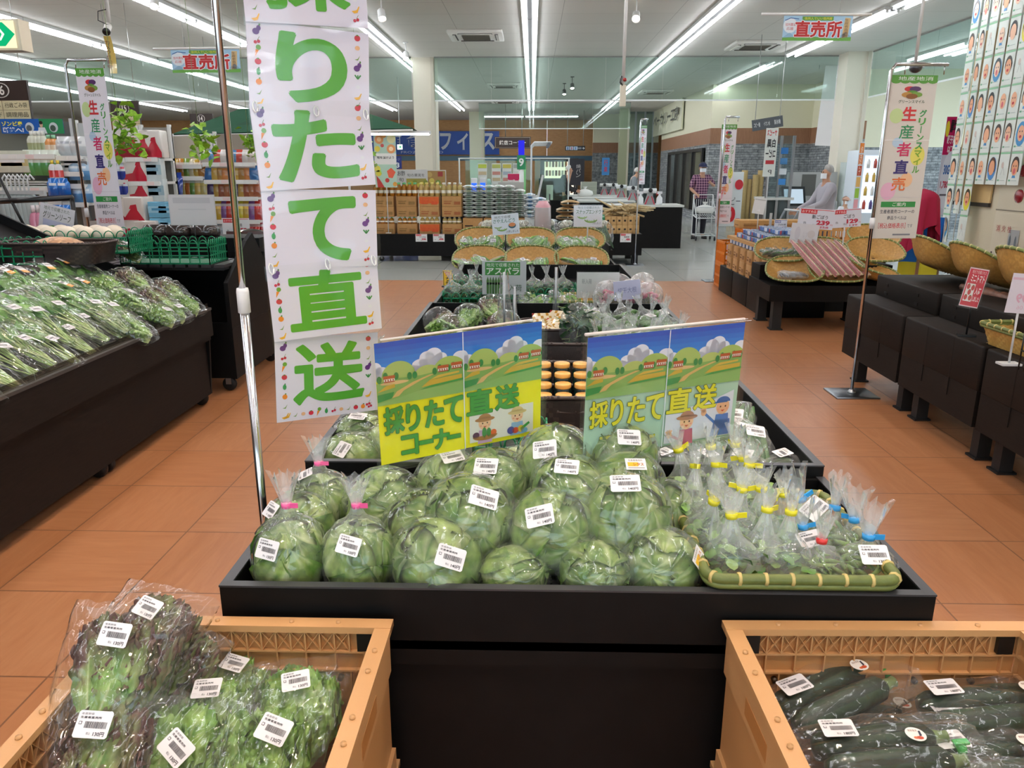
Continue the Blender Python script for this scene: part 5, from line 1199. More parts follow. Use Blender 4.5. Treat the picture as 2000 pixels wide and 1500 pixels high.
def scoop_root(w=.5, d=.46, hb=.15, hf=.035):
    o = thing('bamboo_scoop', 'x x x x', 'basket'); N, M_ = 48, 14
    def H(a): return hf + (hb - hf) * (.5 + .5 * math.sin(a)) ** .9
    def pt(a, v):
        k = v ** .8; e = .86; ca, sa = math.cos(a), math.sin(a); yy = d / 2 * math.copysign(abs(sa) ** (e if sa > 0 else .55), sa); xx = w / 2 * math.copysign(abs(ca) ** (e if sa > 0 else .6), ca)
        return Vector((xx * k, yy * k, .004 + H(a) * max(0, (v - .35) / .65) ** 1.7))
    def f(u, v): a = 2 * math.pi * u; p = pt(a, .04 + .96 * v); return p, Vector((-p.x * .6, -p.y * .6, .1)).normalized()
    m = MB('bamboo'); weave(m, f, N, M_, .003, '#c9964c', '#d6a55c'); m.build('woven_shell', o)
    r = MB('bamboo'); P = [pt(2 * math.pi * i / 40, 1.0) for i in range(41)]; r.tube(P, .009, '#7f8a48', n=8, cap=False); rim_ties(r, P, .0105, 34, '#d8c88c'); r.build('rim', o); return o
SC = Proto(scoop_root())
BEANS = [veg_root('green_beans', ['#7fb550', '#98c862', '#6aa048'], 11, .2, .009) for _ in (1, 2)]
SB3 = [sack(.07, .11, .035, i, haze=.1, puff=.3) for i in (11, 12)]
gb3 = 'bagged beans in the bamboo scoops'
sc_names = ['leftmost bamboo scoop of the upper row on the stepped table', 'middle bamboo scoop of the upper row on the stepped table', 'rightmost bamboo scoop of the upper row on the stepped table', 'leftmost bamboo scoop of the lower row behind the black panel', 'middle bamboo scoop of the lower row behind the black panel', 'rightmost bamboo scoop of the lower row behind the black panel']
random.seed(9)
for i, (u, v, y) in enumerate(((938, 488, 7.98), (1037, 487, 7.98), (1132, 489, 7.98), (937, 520, 7.25), (1038, 520, 7.25), (1135, 520, 7.25))):
    p = at(u, v, y); z = T4 + .02 if i < 3 else T4 - .1; SC.put((p.x, y, z + .035), (R(9), 0, 0), sc_names[i])
    rows = (7, 6, 6, 4, 2, 3)[i]
    for k in range(rows):
        o = thing('bagged_beans', 'small clear bag of green beans in a bamboo scoop on the stepped table', 'beans', (p.x - .17 + .34 * (k + .5) / rows + rnd(-.02, .02), y - .06 + rnd(-.05, .04), z + .075 + rnd(0, .02)), (R(12 + rnd(-10, 25)), R(rnd(-20, 20)), R(rnd(-60, 60))), gb3)
        kid(o, 'green_beans', BEANS[k % 2]); kid(o, 'clear_bag', SB3[k % 2])
        if k % 2 == 0: place_label(o, '150円', (0, 0, .035), (0, -.3, 1), rnd(-30, 30))
pk = lambda t, u, v: None
panel('paper_sign', 'white handwritten sign with two pea pods and an egg roll above the scoops', 'sign', 961, 418, 1014, 458, 7.7, handwritten([('地元で収穫', .1, .8, .7, .93, '#6a7a78', 0), ('さやえんどう', .05, .58, .85, .78, '#4f8a78', .01), ('入荷しました', .5, .08, .95, .2, '#3a3a48', 0)],
      lambda s, w, h: (pod_art((.22, .42, .15, '#9ab884'), (.36, .32, .2, '#86b05a'))(s, w, h), s.disc(.74 * w, .42 * h, .14 * w, .14 * h, '#2f5f70', 3), s.disc(.74 * w, .46 * h, .12 * w, .1 * h, '#d98a54', 4))), foot=.6, bg='#e9f0f8', ry=R(-5), post='#333')
panel('paper_sign', 'white handwritten sign with two plump snap peas above the scoops', 'sign', 1120, 401, 1177, 443, 7.9, handwritten([('地元で収穫された', .14, .84, .9, .95, '#7a8288', 0), ('スナップエンドウ', .08, .6, .95, .8, '#3f6a34', .015), ('入荷しました', .66, .12, .95, .24, '#4a4a58', 0)], pod_art((.3, .5, .18, '#8fb24a'), (.6, .36, .24, '#86aa42'))), foot=.72, bg='#ece8ee', clear=True)
# ------------------------------------------------------------------ sloped vegetable table by the aisle on the near side
LX = -2.1; SL = .47; SA = math.atan(SL); LY0, LY1 = .4, 4.95
def on_slope(u, v, lift=0.0):
    d = ray(u, v); z0 = .655 + lift; t = (z0 + SL * LX - EYE) / (d[2] + SL * d[0]); return Vector((d[0] * t, d[1] * t, EYE + d[2] * t))
o = thing('sloped_display_table', 'long dark sloped table of bagged greens on black casters', 'display table', (LX, LY0, 0)); L = LY1 - LY0
m = MB('black_ply'); m.add([(-.03, 0, .6), (-.03, L, .6), (-1.5, L, .6 + 1.47 * SL), (-1.5, 0, .6 + 1.47 * SL)], [(0, 1, 2, 3)], '#111'); m.add([(-.03, 0, .58), (-.03, L, .58), (-1.5, L, .58 + 1.47 * SL), (-1.5, 0, .58 + 1.47 * SL)], [(3, 2, 1, 0)], '#111'); m.build('sloped_tray', o)
m = MB('dark_brown'); m.bb((-.04, 0, .47), (-.01, L, .64), '#2c2522'); m.bb((-.045, 0, .64), (-.005, L, .655), '#4c4947', 'satin'); m.build('front_rail', o)
m = MB('pane'); 
for k in range(5): m.bb((-.03, k * L / 5 + .005, .655), (-.026, (k + 1) * L / 5 - .005, .685), '#d8cfc4')
m.build('clear_edge_strip', o)
m = MB('dark_brown'); m.bb((-.09, 0, .07), (-.06, L, .455), '#2c2522'); m.bb((-.06, 0, .44), (-.03, L, .47), '#1b1817'); m.build('front_panel', o)
for y in (0, L - .02):
    m = MB('black_ply'); m.add([(-.06, y, .07), (-.02, y, .655), (-1.5, y, .66 + 1.47 * SL), (-1.5, y, .07), (-.06, y + .02, .07), (-.02, y + .02, .655), (-1.5, y + .02, .66 + 1.47 * SL), (-1.5, y + .02, .07)], [(0, 1, 2, 3), (7, 6, 5, 4), (0, 4, 5, 1), (1, 5, 6, 2), (2, 6, 7, 3)], '#141313'); m.build('side_panel', o)
def caster(parent, x, y, r=.05):
    c = MB('rubber'); c.lathe([(.3 * r, -.014), (r * .9, -.014), (r, -.008), (r, .008), (r * .9, .014), (.3 * r, .014)], (0, 0, 0), '#171717', n=18); c.T = None
    c.v = [(x + p[0], y + p[2], r + p[1]) for p in c.v]; c.f = [f[::-1] for f in c.f]
    c.add([(x + a * .4 * r, y + b * .022, z) for z in (r, r * 2.1) for b in (-1, 1) for a in (-1, 1)], [(0, 1, 5, 4), (2, 6, 7, 3), (4, 5, 7, 6)], '#9a9c9e', 'steel'); c.build('caster', parent)
for y in (L - .05, L - 1.25, L - 1.32, L - 2.6, .2): caster(o, -.12, y)
# bags of long greens lying up the slope: pixel of the label, pile height
def greens(seed, dark, n=15, L=.40):
    rs = random.Random(seed); m = MB('leaf')
    for i in range(n):
        x0 = rs.uniform(-.022, .022); x1 = rs.uniform(-.075, .075); z1 = rs.uniform(-.02, .025); P = [Vector((x0 + (x1 - x0) * t, L * .62 * t, z1 * t + .006 * math.sin(t * 5 + i))) for t in (0, .25, .5, .75, 1)]
        m.tube(P, [.0036, .0034, .003, .0024, .0018], mixc('#d3e2a4', '#a3c674', rs.random()), 'leaf', n=5)
        for q in range(2):
            a = rs.uniform(-.7, .7); l = rs.uniform(.09, .15); b = P[3 + q] if q else P[3]; c = mixc(('#4d8240', '#60984a', '#75ab58')[dark], '#98c46e', rs.random() * .5)
            w = l * rs.uniform(.2, .3); ca, sa = math.cos(a), math.sin(a); tw = rs.uniform(-.5, .5); ts = [0, .2, .45, .7, .9, 1]; ws = [.05, .7, 1, .8, .35, .02]
            vs = []
            for t, k in zip(ts, ws):
                for e in (-1, 0, 1): X, Y = e * w * k, t * l; vs.append((max(-.085, min(.085, b.x + X * ca + Y * sa)), b.y - X * sa + Y * ca, b.z + .02 * math.sin(t * 4 + i) + e * tw * w * k - abs(e) * .008 + rs.uniform(-.003, .003)))
            m.add(vs, [(r * 3 + e, r * 3 + e + 1, r * 3 + e + 4, r * 3 + e + 3) for r in range(5) for e in range(2)], c, 'leaf', True)
    return m.mesh('leafy_greens')
GRN = [greens(i, i % 3) for i in range(4)]; GBAG = [pouch(.2, .45, .075, -.015, .012, nu=16, nv=20, seed=i, taper=.55, top=.9) for i in (7, 8, 9)]
YR = math.degrees(SA)
def gbag(u, v, lift, label, k, lab='150円', dx=.0, ly=.26, roll=0, tw=0, kind=None):
    """lies on the slope: +y of the bag runs up the slope (towards -X)"""
    p = on_slope(u, v, lift); M = Matrix.Rotation(R(90 + tw), 4, 'Z') @ Matrix.Rotation(SA + R(6), 4, 'X'); p = p - (M @ Vector((dx, ly, .03)))
    o = thing('bagged_greens' if kind is None else 'bagged_leaf_lettuce', label, 'greens', p, M.to_euler())
    if kind is None: kid(o, 'leafy_greens', GRN[k % 4]); kid(o, 'clear_bag', GBAG[k % 3]); 
    else: o.scale = (.95,) * 3; kid(o, 'lettuce_leaves', (RED_L if kind == 'red' else GREEN_L)[k % 2]); kid(o, 'clear_bag', LBAG[k % 2])
    if lab: place_label(o, lab, (dx, ly, .046 if kind is None else .06), (0, .1, 1), roll)
    return o
lo = ['lowest row of the sloped table, %s from its far end' % ORD[i] for i in range(9)]
rows = [
    [(196, 617, .03), (160, 623, .05), (131, 645, .03), (99, 667, .03), (45, 666, .05), (5, 682, .04), (-30, 705, .03), (-70, 730, .03)],
    [(218, 600, .07), (185, 595, .08), (112, 598, .09), (70, 610, .08), (25, 606, .08), (-25, 620, .08)],
    [(157, 553, .10), (124, 560, .11), (171, 523, .06), (144, 525, .06), (121, 514, .08), (93, 525, .09), (40, 532, .10), (9, 534, .10), (-40, 560, .1)]]
for r, row in enumerate(rows):
    for i, (u, v, lf) in enumerate(row):
        orange = r == 2 and i not in (2, 3); nm = ('lowest', 'middle', 'upper')[r]
        gbag(u, v, lf, 'clear bag of long greens, %s in the %s row from far end%s' % (ORD[i], nm, ', orange topped label' if orange else ''), i + r * 2, 'morning' if orange else '150円', ly=(.16, .22, .33)[r], roll=rnd(-25, 10), tw=rnd(-10, 6))
for i, (u, v, lf, kd, lb_) in enumerate(((275, 640, .04, None, 'near the empty gap'), (322, 612, .06, None, 'in the middle of the row'), (345, 605, .05, None, 'beside the end panel'), (372, 592, .05, None, 'last before the end panel'), (245, 575, .1, None, 'higher up by the long greens'), (300, 572, .1, 'red', 'with reddish tips in the middle'),
                                       (325, 555, .09, 'red', 'with reddish tips near the end panel'), (240, 480, .05, 'red', 'highest of all with a label near its tip'), (255, 535, .1, 'red', 'dark red, below the highest one'), (205, 545, .08, None, 'with pale roots at the back'))):
    gbag(u, v, lf, 'frilly lettuce bag on the sloped table, %s' % lb_, i, '150円' if i in (1, 2, 4, 7) else None, ly=.07 if i < 4 else .14, kind=kd or 'green', tw=rnd(-14, 14), roll=rnd(-30, 10))
# things on the back ledge of that table
BZ = 1.0
o = thing('display_shelf', 'black ledge table behind the sloped greens, with baskets and crates on it', 'display table', (-4.0, 3.0, 0)); m = MB('black_ply'); m.bb((-.5, -2, BZ - .04), (.35, 2.2, BZ), '#151414'); m.build('table_top', o)
m = MB('black_ply'); m.bb((-.45, -1.95, .0), (.3, 2.15, BZ - .04), '#151414'); m.build('base_cabinet', o)
p = at(75, 505, 4.3); wicker('dark wicker basket on the ledge behind the bagged greens', (p.x, 4.5, BZ), .62, .32, .12)
m = MB('leaf'); m.loft([[(.14 * math.sin(math.pi * t / 8) ** .5 * math.cos(a * .524) - .0, (t / 8 - .5) * .34, .06 * math.sin(math.pi * t / 8) ** .6 * math.sin(a * .524)) for a in range(12)] for t in range(9)], '#c79a72', 'leaf', True, colf=lambda i, j: '#d3a67c' if (i + j) % 2 else '#b98a64')
kid(thing('bagged_potatoes', 'clear bag of pale brown roots lying in the dark wicker basket', 'vegetables', (p.x, 4.5, BZ + .09), (0, 0, R(75))), 'brown_roots', m.mesh('brown_roots')); 
p = at(105, 490, 5.1); green_crate('long green lattice crate of round white mushrooms behind the wicker basket', (p.x + .05, 5.15, BZ), 1.05, .34, .15, 13)
m = MB('matte'); m.ball((0, 0, .0), (.06, .06, .05), '#e9dcc8'); m.tube([(0, 0, -.06), (0, 0, 0)], .02, '#e4d8c6'); MUSH = m.mesh('mushroom_cap')
for i in range(14): tag(obj('white_mushroom', MUSH, None, (p.x - .36 + .12 * (i % 7), 5.08 + .14 * (i // 7), BZ + .12), (0, rnd(-.2, .2), i)), 'round white mushroom heaped in the long green lattice crate', 'mushroom', 'white mushrooms in the long green crate')
p = at(-10, 500, 4.2); green_crate('green lattice crate by the wicker basket, half cut off at the picture edge', (p.x, 4.5, BZ), .36, .3, .14, 6)

# ------------------------------------------------------------------ second dark slanted unit with green crate and black trays
o = thing('slanted_display_unit', 'black wood grained slanted display unit on casters beyond the sloped table', 'display table', (-2.08, 5.2, 0))
prof = [(0, .1), (0, .78), (.42, 1.03), (.55, 1.08), (1.0, .62), (1.0, .1)]
for X, nm in ((-.03, 'side_panel'), (-1.3, 'side_panel')):
    m = MB('black_ply'); m.add([(X, y, z) for y, z in prof] + [(X + .03, y, z) for y, z in prof], [tuple(range(5, -1, -1)), tuple(range(6, 12))] + [(i, (i + 1) % 6, 6 + (i + 1) % 6, 6 + i) for i in range(6)], '#171514'); m.bb((X + .03, .0, .455), (X + .033, 1.0, .46), '#0a0909'); m.build(nm, o)
m = MB('black_ply'); m.bb((-1.3, .02, .1), (-.03, .04, .5), '#121111'); m.bb((-1.3, .44, .5), (-.03, .46, .86), '#0c0b0b'); m.bb((-1.3, .96, .1), (-.03, .98, .9), '#121111'); m.build('back_panel', o)
m = MB('satin'); m.bb((-1.28, .05, .86), (-.04, .45, .88), '#211f1f')
for i in range(14): m.bb((-1.27 + i * .09, .04, .88), (-1.2 + i * .09, .46, .9), '#3a3638')
m.build('roller_shelf', o)
for y in (.06, .94): caster(o, -.08, y); caster(o, -1.2, y)
green_crate('green lattice crate empty on the black slanted unit, beside dark rounded trays', (-2.52, 5.41, .9), .62, .32, .17, 9)
for i, (u, lb_) in enumerate(((312, 'first'), (352, 'second'), (405, 'third'))):
    p = at(u, 488, 6.4); m = MB('gloss'); m.loft([[(.12 * math.cos(a * .524) * k, .1 * math.sin(a * .524) * k, z) for a in range(12)] for k, z in ((.95, 0), (1, .02), (1, .06), (.9, .085), (.7, .09))], '#3d3532', None, True)
    tag(m.build('black_tray', None, (p.x, 6.4, 1.0), (R(-8), 0, 0)), '%s dark glossy rounded tray standing on the slanted unit behind the green crate' % lb_, 'tray')
sh = MB('black_ply'); sh.bb((-3.4, 6.22, .0), (-2.2, 6.6, 1.0), '#131212'); tag(sh.build('tray_plinth'), 'black base carrying the dark rounded trays behind the slanted unit', 'display table')
panel('blank_sign', 'blank grey board on a black pole behind the green crate', 'sign', 334, 380, 418, 440, 5.6, lambda s, w, h: (s.rect(.02 * w, .03 * h, .98 * w, .97 * h, '#d0cbcd'), s.rect(.1 * w, .72 * h, .9 * w, .9 * h, '#bdb9bd', 2), s.rect(.2 * w, .5 * h, .8 * w, .54 * h, '#c4c0c3', 2)), foot=.9, bg='#c6c1c4', post='#1c1c1e')

# ------------------------------------------------------------------ white vertical banner on its stand (and its sisters)
def grower_banner(label, pole, arm, uv, y, foot, beige=False, rz=0, guide='税込価格表示', base=True, small=False, sheet=True):
    """pole: X,Y on the floor; uv: picture corners (top-left, bottom-right) of the hanging sheet"""
    (u0, v0), (u1, v1) = uv; A, B = at(u0, v1, y), at(u1, v0, y); h = (B - A).z; w = (at(u1, v0, y) - at(u0, v0, y)).x if not small else (B - A).x
    X0 = at(u0, v0, y).x; o = thing('banner_stand', label, 'banner stand', (pole[0], pole[1], 0)); zt = B.z + .06 * (1 if y < 8 else 1.6)
    m = MB('metal'); end = Vector((X0 + w * 1.12 - pole[0], y - pole[1], zt)); m.tube([(0, 0, foot), (0, 0, zt - .04), Vector((0, 0, zt)).lerp(end, .08), end], .011 if y < 8 else .014, '#cfcfd2', n=10)
    m.tube([Vector((0, 0, zt)).lerp(end, .25) - Vector((0, 0, 0)), Vector((0, 0, zt)).lerp(end, .25) - Vector((0, 0, .06))], .004, '#cfcfd2', n=6); m.tube([end - Vector((.02, 0, 0)), end - Vector((.02, 0, .06))], .004, '#cfcfd2', n=6); m.build('pole', o)
    if base: q = MB('steel'); q.rbox((0, 0, .006), (.3, .26, .012), '#9fa6ac', .015); q.lathe([(.03, .012), (.03, .02), (.012, .04)], (0, 0, 0), '#b9bcc0'); q.build('base_plate', o)
    cl = MB('satin'); cl.tube([(0, 0, 1.15), (0, 0, 1.22)], .017, '#e4e2e2', n=10); cl.build('clamp', o)
    bg = '#d9d1c8' if beige else '#ece7ee'; s = MB('gloss', Matrix.Translation((0, 0, -h))); s.eps = .0006 if y < 8 else .002
    s.grid(lambda u, v: (w * u, .001 + .003 * math.sin(v * 7 + u * 2) + .003, h * v), 3, 12, bg); s.rect(0, 0, w, h, bg, 0)
    g = '#5f9f45'; s.rect(0, .965 * h, w, h, g)
    for i in range(5): s.disc(w * (.1 + .2 * i), .966 * h, .11 * w, .016 * h, g, 2 + i * .1, 12)
    s.text('地産地消', .14 * w, .968 * h, .9 * w, .992 * h, '#eef4ea', 4)
    for k_, (dx, dz, c) in enumerate(((-.05, .03, '#c8343c'), (.06, .03, '#5a3a6a'), (0, 0, '#5f8f3f'), (-.1, -.012, '#b98a4c'), (.1, -.012, '#7aa04a'), (0, -.024, '#8a5a34'))): s.disc((.48 + dx) * w, (.895 + dz * .8) * h, .13 * w, .016 * h, c, 1 + k_ * .5, 12)
    s.text('グリーンスマイル', .2 * w, .835 * h, .78 * w, .855 * h, '#4a5a44', 2, .02)
    for cx, cz, rx, rz_, c in ((.2, .76, .15, .045, '#c5d89a'), (.3, .6, .12, .03, '#b9d0e4'), (.78, .52, .16, .06, '#e6dc6a'), (.6, .37, .14, .045, '#f0bf94'), (.22, .3, .17, .055, '#e9b4cc')): s.disc(cx * w, cz * h, rx * w, rz_ * h, c, 1, 18)
    cols = ['#d03a3f', '#2f8f5c', '#cf2f62', '#3a2f74', '#e2703a']
    for i, ch in enumerate('生産者直売'): z1 = .815 - i * .107; x0 = .3 - .01 * i if not beige else .32 - .012 * i; s.text(ch, x0 * w, (z1 - .085) * h, (x0 + .32) * w, z1 * h, cols[i], 3, .008 if ch == '産' else .016 if ch in '売者' else .03)
    s.vtext('グリーンスマイル', .7 * w, .41 * h, .86 * w, .8 * h, ['#3f9a54', '#4fa04a', '#3f9a54', '#4fa04a', '#3f9a54', '#7aa83a', '#8fae32', '#5fa244'], 3, .03)
    s.rect(0, .6135 * h, w, .616 * h, '#f7f5f4', 4)
    s.rect(.1 * w, .2 * h, .88 * w, .235 * h, '#2f8f45', 2); s.text('ご案内', .36 * w, .206 * h, .66 * w, .23 * h, '#eaf2ea', 3); s.text('生産者直売コーナーの', .1 * w, .16 * h, .88 * w, .185 * h, '#5a5862', 2, .01); s.text('商品ラベルは', .28 * w, .12 * h, .72 * w, .145 * h, '#5a5862', 2, .01)
    s.text('［' + guide + '］', .1 * w, .065 * h, .72 * w, .1 * h, '#d2474f', 2, .006); s.text('です', .76 * w, .07 * h, .88 * w, .092 * h, '#5a5862', 2); s.rect(.45 * w, .02 * h, .85 * w, .03 * h, '#8a8890', 2); s.rect(0, .262 * h, w, .2635 * h, '#c9c4cc', 2)
    s.build('banner_sheet', o, Vector((X0 - pole[0], y - pole[1], B.z)), (0, 0, rz)); return o
p = at(178, 500, 6.45); grower_banner('slim chrome stand with a white vertical banner of coloured letters by the leafy garland', (at(128, 130, 6.45).x, 6.45), 0, ((146, 133), (202, 456)), 6.45, .02)
# black rail frame with the green-leaf sign
o = thing('rail_frame', 'black metal rail frame standing behind the ledge with a hanging sign clip', 'frame', at(70, 480, 5.6)); m = MB('satin'); c = at(70, 480, 5.6)
m.tube([at(-60, 396, 5.6) - c, at(143, 386, 5.6) - c], .02, '#1e1d1d', n=4); m.tube([at(140, 386, 5.6) - c, at(158, 520, 5.6) - c], .02, '#1e1d1d', n=4); m.tube([at(-10, 330, 5.6) - c, at(62, 470, 5.6) - c], .012, '#232222', n=4); m.build('rail', o)
panel('paper_sign', 'tilted white sign with a bowl of salad hung from the black rail', 'sign', 82, 402, 138, 470, 5.5, handwritten([('地元で収穫された', .12, .84, .86, .95, '#5a6a54', 0), ('グリーンリーフ', .1, .6, .9, .8, '#3a4a3c', .01), ('入荷', .62, .08, .92, .2, '#4a4a8a', 0)],
      lambda s, w, h: (s.rect(.12 * w, .08 * h, .9 * w, .56 * h, '#c3c4e6', 1), s.disc(.5 * w, .25 * h, .33 * w, .15 * h, '#eef0f4', 2), s.disc(.5 * w, .3 * h, .26 * w, .12 * h, '#9cb84a', 3), s.disc(.44 * w, .34 * h, .12 * w, .08 * h, '#5f9a3c', 4), s.disc(.62 * w, .28 * h, .08 * w, .05 * h, '#d8743c', 4), s.disc(.4 * w, .24 * h, .06 * w, .03 * h, '#e6cf5a', 4))), foot=BZ, bg='#eae4ee', ry=R(14), clear=True, post='#1b1b1b')

# ------------------------------------------------------------------ household shelves behind
def shelf_unit(label, x0, x1, y, zs, depth=.45, back='#c9c8c0', col='#e2e2de'):
    o = thing('store_shelf', label, 'shelf', ((x0 + x1) / 2, y, 0)); w = (x1 - x0) / 2
    m = MB('satin'); m.bb((-w, depth - .02, 0), (w, depth, zs[-1] + .35), back); m.build('back_panel', o)
    for z in zs:
        m = MB('satin'); m.bb((-w, 0, z - .03), (w, depth - .02, z), col); m.bb((-w, -.012, z - .045), (w, 0, z + .005), '#efeee9')
        n = int(2 * w / .18)
        for i in range(n): m.bb((-w + .03 + i * .18, -.014, z - .04), (-w + .12 + i * .18, -.012, z), ('#f4f1ea', '#f2d9d4', '#f7f5ef')[i % 3])
        m.build('shelf_board', o)
    for s_ in (-w, w - .03): m = MB('satin'); m.bb((s_, depth - .06, 0), (s_ + .03, depth, zs[-1] + .38), '#dcdcd8'); m.build('upright', o)
    return o
def pack_mesh(kind, a, b, c='#f2f0ec', w=.16, d=.12, h=.24):
    m = MB('gloss')
    if kind == 'box': m.rbox((0, 0, h / 2), (w, d, h), a, .006); m.bb((-w * .5 - .001, -d / 2 - .001, h * .3), (w * .5 + .001, -d / 2, h * .72), b); m.bb((-w * .3, -d / 2 - .002, h * .45), (w * .3, -d / 2 - .001, h * .6), c)
    elif kind == 'bottle': m.lathe([(w * .4, 0), (w * .45, .01), (w * .45, h * .62), (w * .3, h * .78), (w * .14, h * .82)], (0, 0, 0), a, n=12, sy=.7); m.lathe([(w * .16, h * .82), (w * .16, h), (w * .1, h)], (0, 0, 0), b, n=10); m.lathe([(w * .46, h * .15), (w * .46, h * .5)], (0, 0, 0), c, n=12, cap=False, sy=.72)
    elif kind == 'pouch': 
        m.grid(lambda u, v: (w * (u - .5) * (1 - .25 * (v > .85)), -d / 2 * math.sin(math.pi * u) * math.sin(math.pi * min(1, v + .05)) ** .6, h * v), 8, 8, a, colf=lambda i, j: b if j < 4 else (c if j == 5 and 1 < i < 6 else a)); m.grid(lambda u, v: (w * (.5 - u) * (1 - .25 * (v > .85)), d / 2 * math.sin(math.pi * u) * math.sin(math.pi * min(1, v + .05)) ** .6, h * v), 8, 8, a)
    elif kind == 'tissue':
        m.rbox((0, 0, h / 2), (w, d, h), a, .02); y = -d / 2 - .001
        m.add([(-w / 2, y, .002), (w / 2, y, .002), (w / 2, y, h * .2), (w * .3, y, h * .55), (w * .1, y, h * .6), (-w * .1, y, h * .32), (-w / 2, y, h * .26)], [tuple(range(7))], b); m.add([(w * .05, y, h * .6), (w * .3, y, h * .55), (w * .28, y, h * .75), (w * .1, y, h * .72)], [(0, 1, 2, 3)], b)
    return m.mesh('product')
def stock(name, cat, label, group, mesh, x0, x1, n, y, z, jitter=.0, rot=0, rows=1, dz=0, uy=0):
    for r in range(rows):
        for i in range(n):
            t = (i + .5) / n; tag(obj(name, mesh, None, (x0 + (x1 - x0) * t + rnd(-jitter, jitter), y, z + r * dz), (uy, 0, rot + rnd(-jitter, jitter) * 4)), label, cat, group)
SY1 = 8.2
X = lambda u, y=SY1: at(u, 400, y).x
Z = lambda v, y=SY1: at(100, v, y).z
z1, z2, z3, z4 = Z(302), Z(345), Z(367), Z(392)
shelf_unit('white store shelf of laundry goods behind the wicker basket', X(-70), X(122), SY1, [.25, .6, z4, z3, z1], back='#77776c')
shelf_unit('white store shelf of rolls and blue packs beside the laundry shelf', X(124), X(172), SY1, [.25, .62, Z(396), Z(360), Z(336), Z(305)], back='#bfc2c0')
st_ = lambda *a, **k: stock(*a, **k)
st_('detergent_box', 'box', 'upright refill box of soap hanging on the laundry shelf under the price strip', 'refill boxes on the laundry shelf', pack_mesh('box', '#d9dbc8', '#cfc08a', w=.16, h=.22), X(14), X(60), 4, SY1 + .05, Z(337))
st_('detergent_pouch', 'pouch', 'green and orange refill pouch at the far side of the laundry shelf', 'green refill pouches on the laundry shelf', pack_mesh('pouch', '#e8efe0', '#5aa05a', '#e88a4a', .2, .1, .26), X(62), X(118), 4, SY1 + .05, Z(343))
st_('soap_pack', 'pack', 'small pale soap pack in the low row of the laundry shelf', 'small soap packs on the laundry shelf', pack_mesh('box', '#dfe0d6', '#b9c0a8', w=.12, h=.07), X(10), X(105), 9, SY1 + .1, z3)
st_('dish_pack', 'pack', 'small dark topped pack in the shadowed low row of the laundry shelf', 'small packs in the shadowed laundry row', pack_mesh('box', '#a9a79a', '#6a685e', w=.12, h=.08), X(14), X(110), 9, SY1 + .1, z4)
st_('spray_bottle', 'bottle', 'clear pale bottle on the top laundry shelf under the blue poster', 'clear bottles on the top laundry shelf', pack_mesh('bottle', '#d8dcc8', '#eef0e8', '#aab083', .13, .1, .24), X(66), X(95), 4, SY1 + .12, z1)
st_('refill_bottle', 'bottle', 'orange and green refill bottle on the top laundry shelf', 'coloured refill bottles on the top laundry shelf', pack_mesh('bottle', '#e09a5a', '#8fd0a8', '#f0d8b8', .13, .1, .2), X(96), X(116), 2, SY1 + .12, z1)
st_('blue_pouch', 'pouch', 'bright blue refill pouch stacked at the corner of the laundry shelf', 'blue refill pouches at the shelf corner', pack_mesh('pouch', '#2a78cf', '#1f5fb4', '#e8eef6', .15, .09, .2), X(112), X(146), 2, SY1 - .08, Z(386), rows=3, dz=-.27)
st_('spray_bottle', 'bottle', 'white trigger spray bottle above the blue refill pouches', 'white spray bottles above the blue pouches', pack_mesh('bottle', '#e6e8ea', '#f2d24a', '#d84a4a', .1, .08, .2), X(114), X(136), 2, SY1 - .05, Z(352))
st_('wrapped_roll', 'roll', 'wrapped blue white roll pack on the roll shelf beside the chrome pole', 'wrapped roll packs on the roll shelf', pack_mesh('pouch', '#a9c4dc', '#5a8fc0', '#e4edf4', .17, .14, .19), X(144), X(176), 2, SY1 + .06, Z(396), rows=2, dz=.23)
st_('white_pack', 'pack', 'plain white soft pack on top of the roll shelf', 'white soft packs on the roll shelf', pack_mesh('pouch', '#dfe2e2', '#c9cfd2', '#b0b4ba', .24, .16, .2), X(124), X(172), 2, SY1 + .1, Z(305))
st_('grey_box', 'box', 'grey printed box on the roll shelf behind the chrome pole', 'grey boxes on the roll shelf', pack_mesh('box', '#c8cac8', '#8f9296', w=.16, h=.15), X(126), X(170), 3, SY1 + .1, Z(336))
st_('pink_bottle', 'bottle', 'pink bottle hanging among clear umbrellas behind the tilted salad sign', 'pink bottles behind the salad sign', pack_mesh('bottle', '#d98aa4', '#f0e4e4', '#e8b0c0', .1, .08, .34), X(58, 6.6), X(78, 6.6), 2, 6.6, .9)
um = MB('tinted' if False else 'bottle'); um.lathe([(.012, 0), (.05, .1), (.06, .45), (.02, .5)], (0, 0, 0), '#cfd8d6', n=8); um.tube([(0, 0, .5), (0, 0, .6), (.03, 0, .64), (.06, 0, .6)], .008, '#e4e4e2', 'satin'); UM = um.mesh('umbrella')
st_('clear_umbrella', 'umbrella', 'folded clear umbrella hanging in a row behind the black rail', 'clear umbrellas behind the black rail', UM, X(0, 6.6), X(58, 6.6), 7, 6.65, .85)
tag(MB('satin').bb((X(-20, 6.6), 6.6, 1.33), (X(80, 6.6), 6.62, 1.36), '#b9bcbc').bb((X(-20, 6.6), 6.6, 0), (X(-20, 6.6) + .04, 6.64, 1.36), '#b9bcbc').bb((X(80, 6.6), 6.6, 0), (X(80, 6.6) + .04, 6.64, 1.36), '#b9bcbc').build('hanging_rack'), 'thin grey rack rail carrying the clear umbrellas', 'rack')
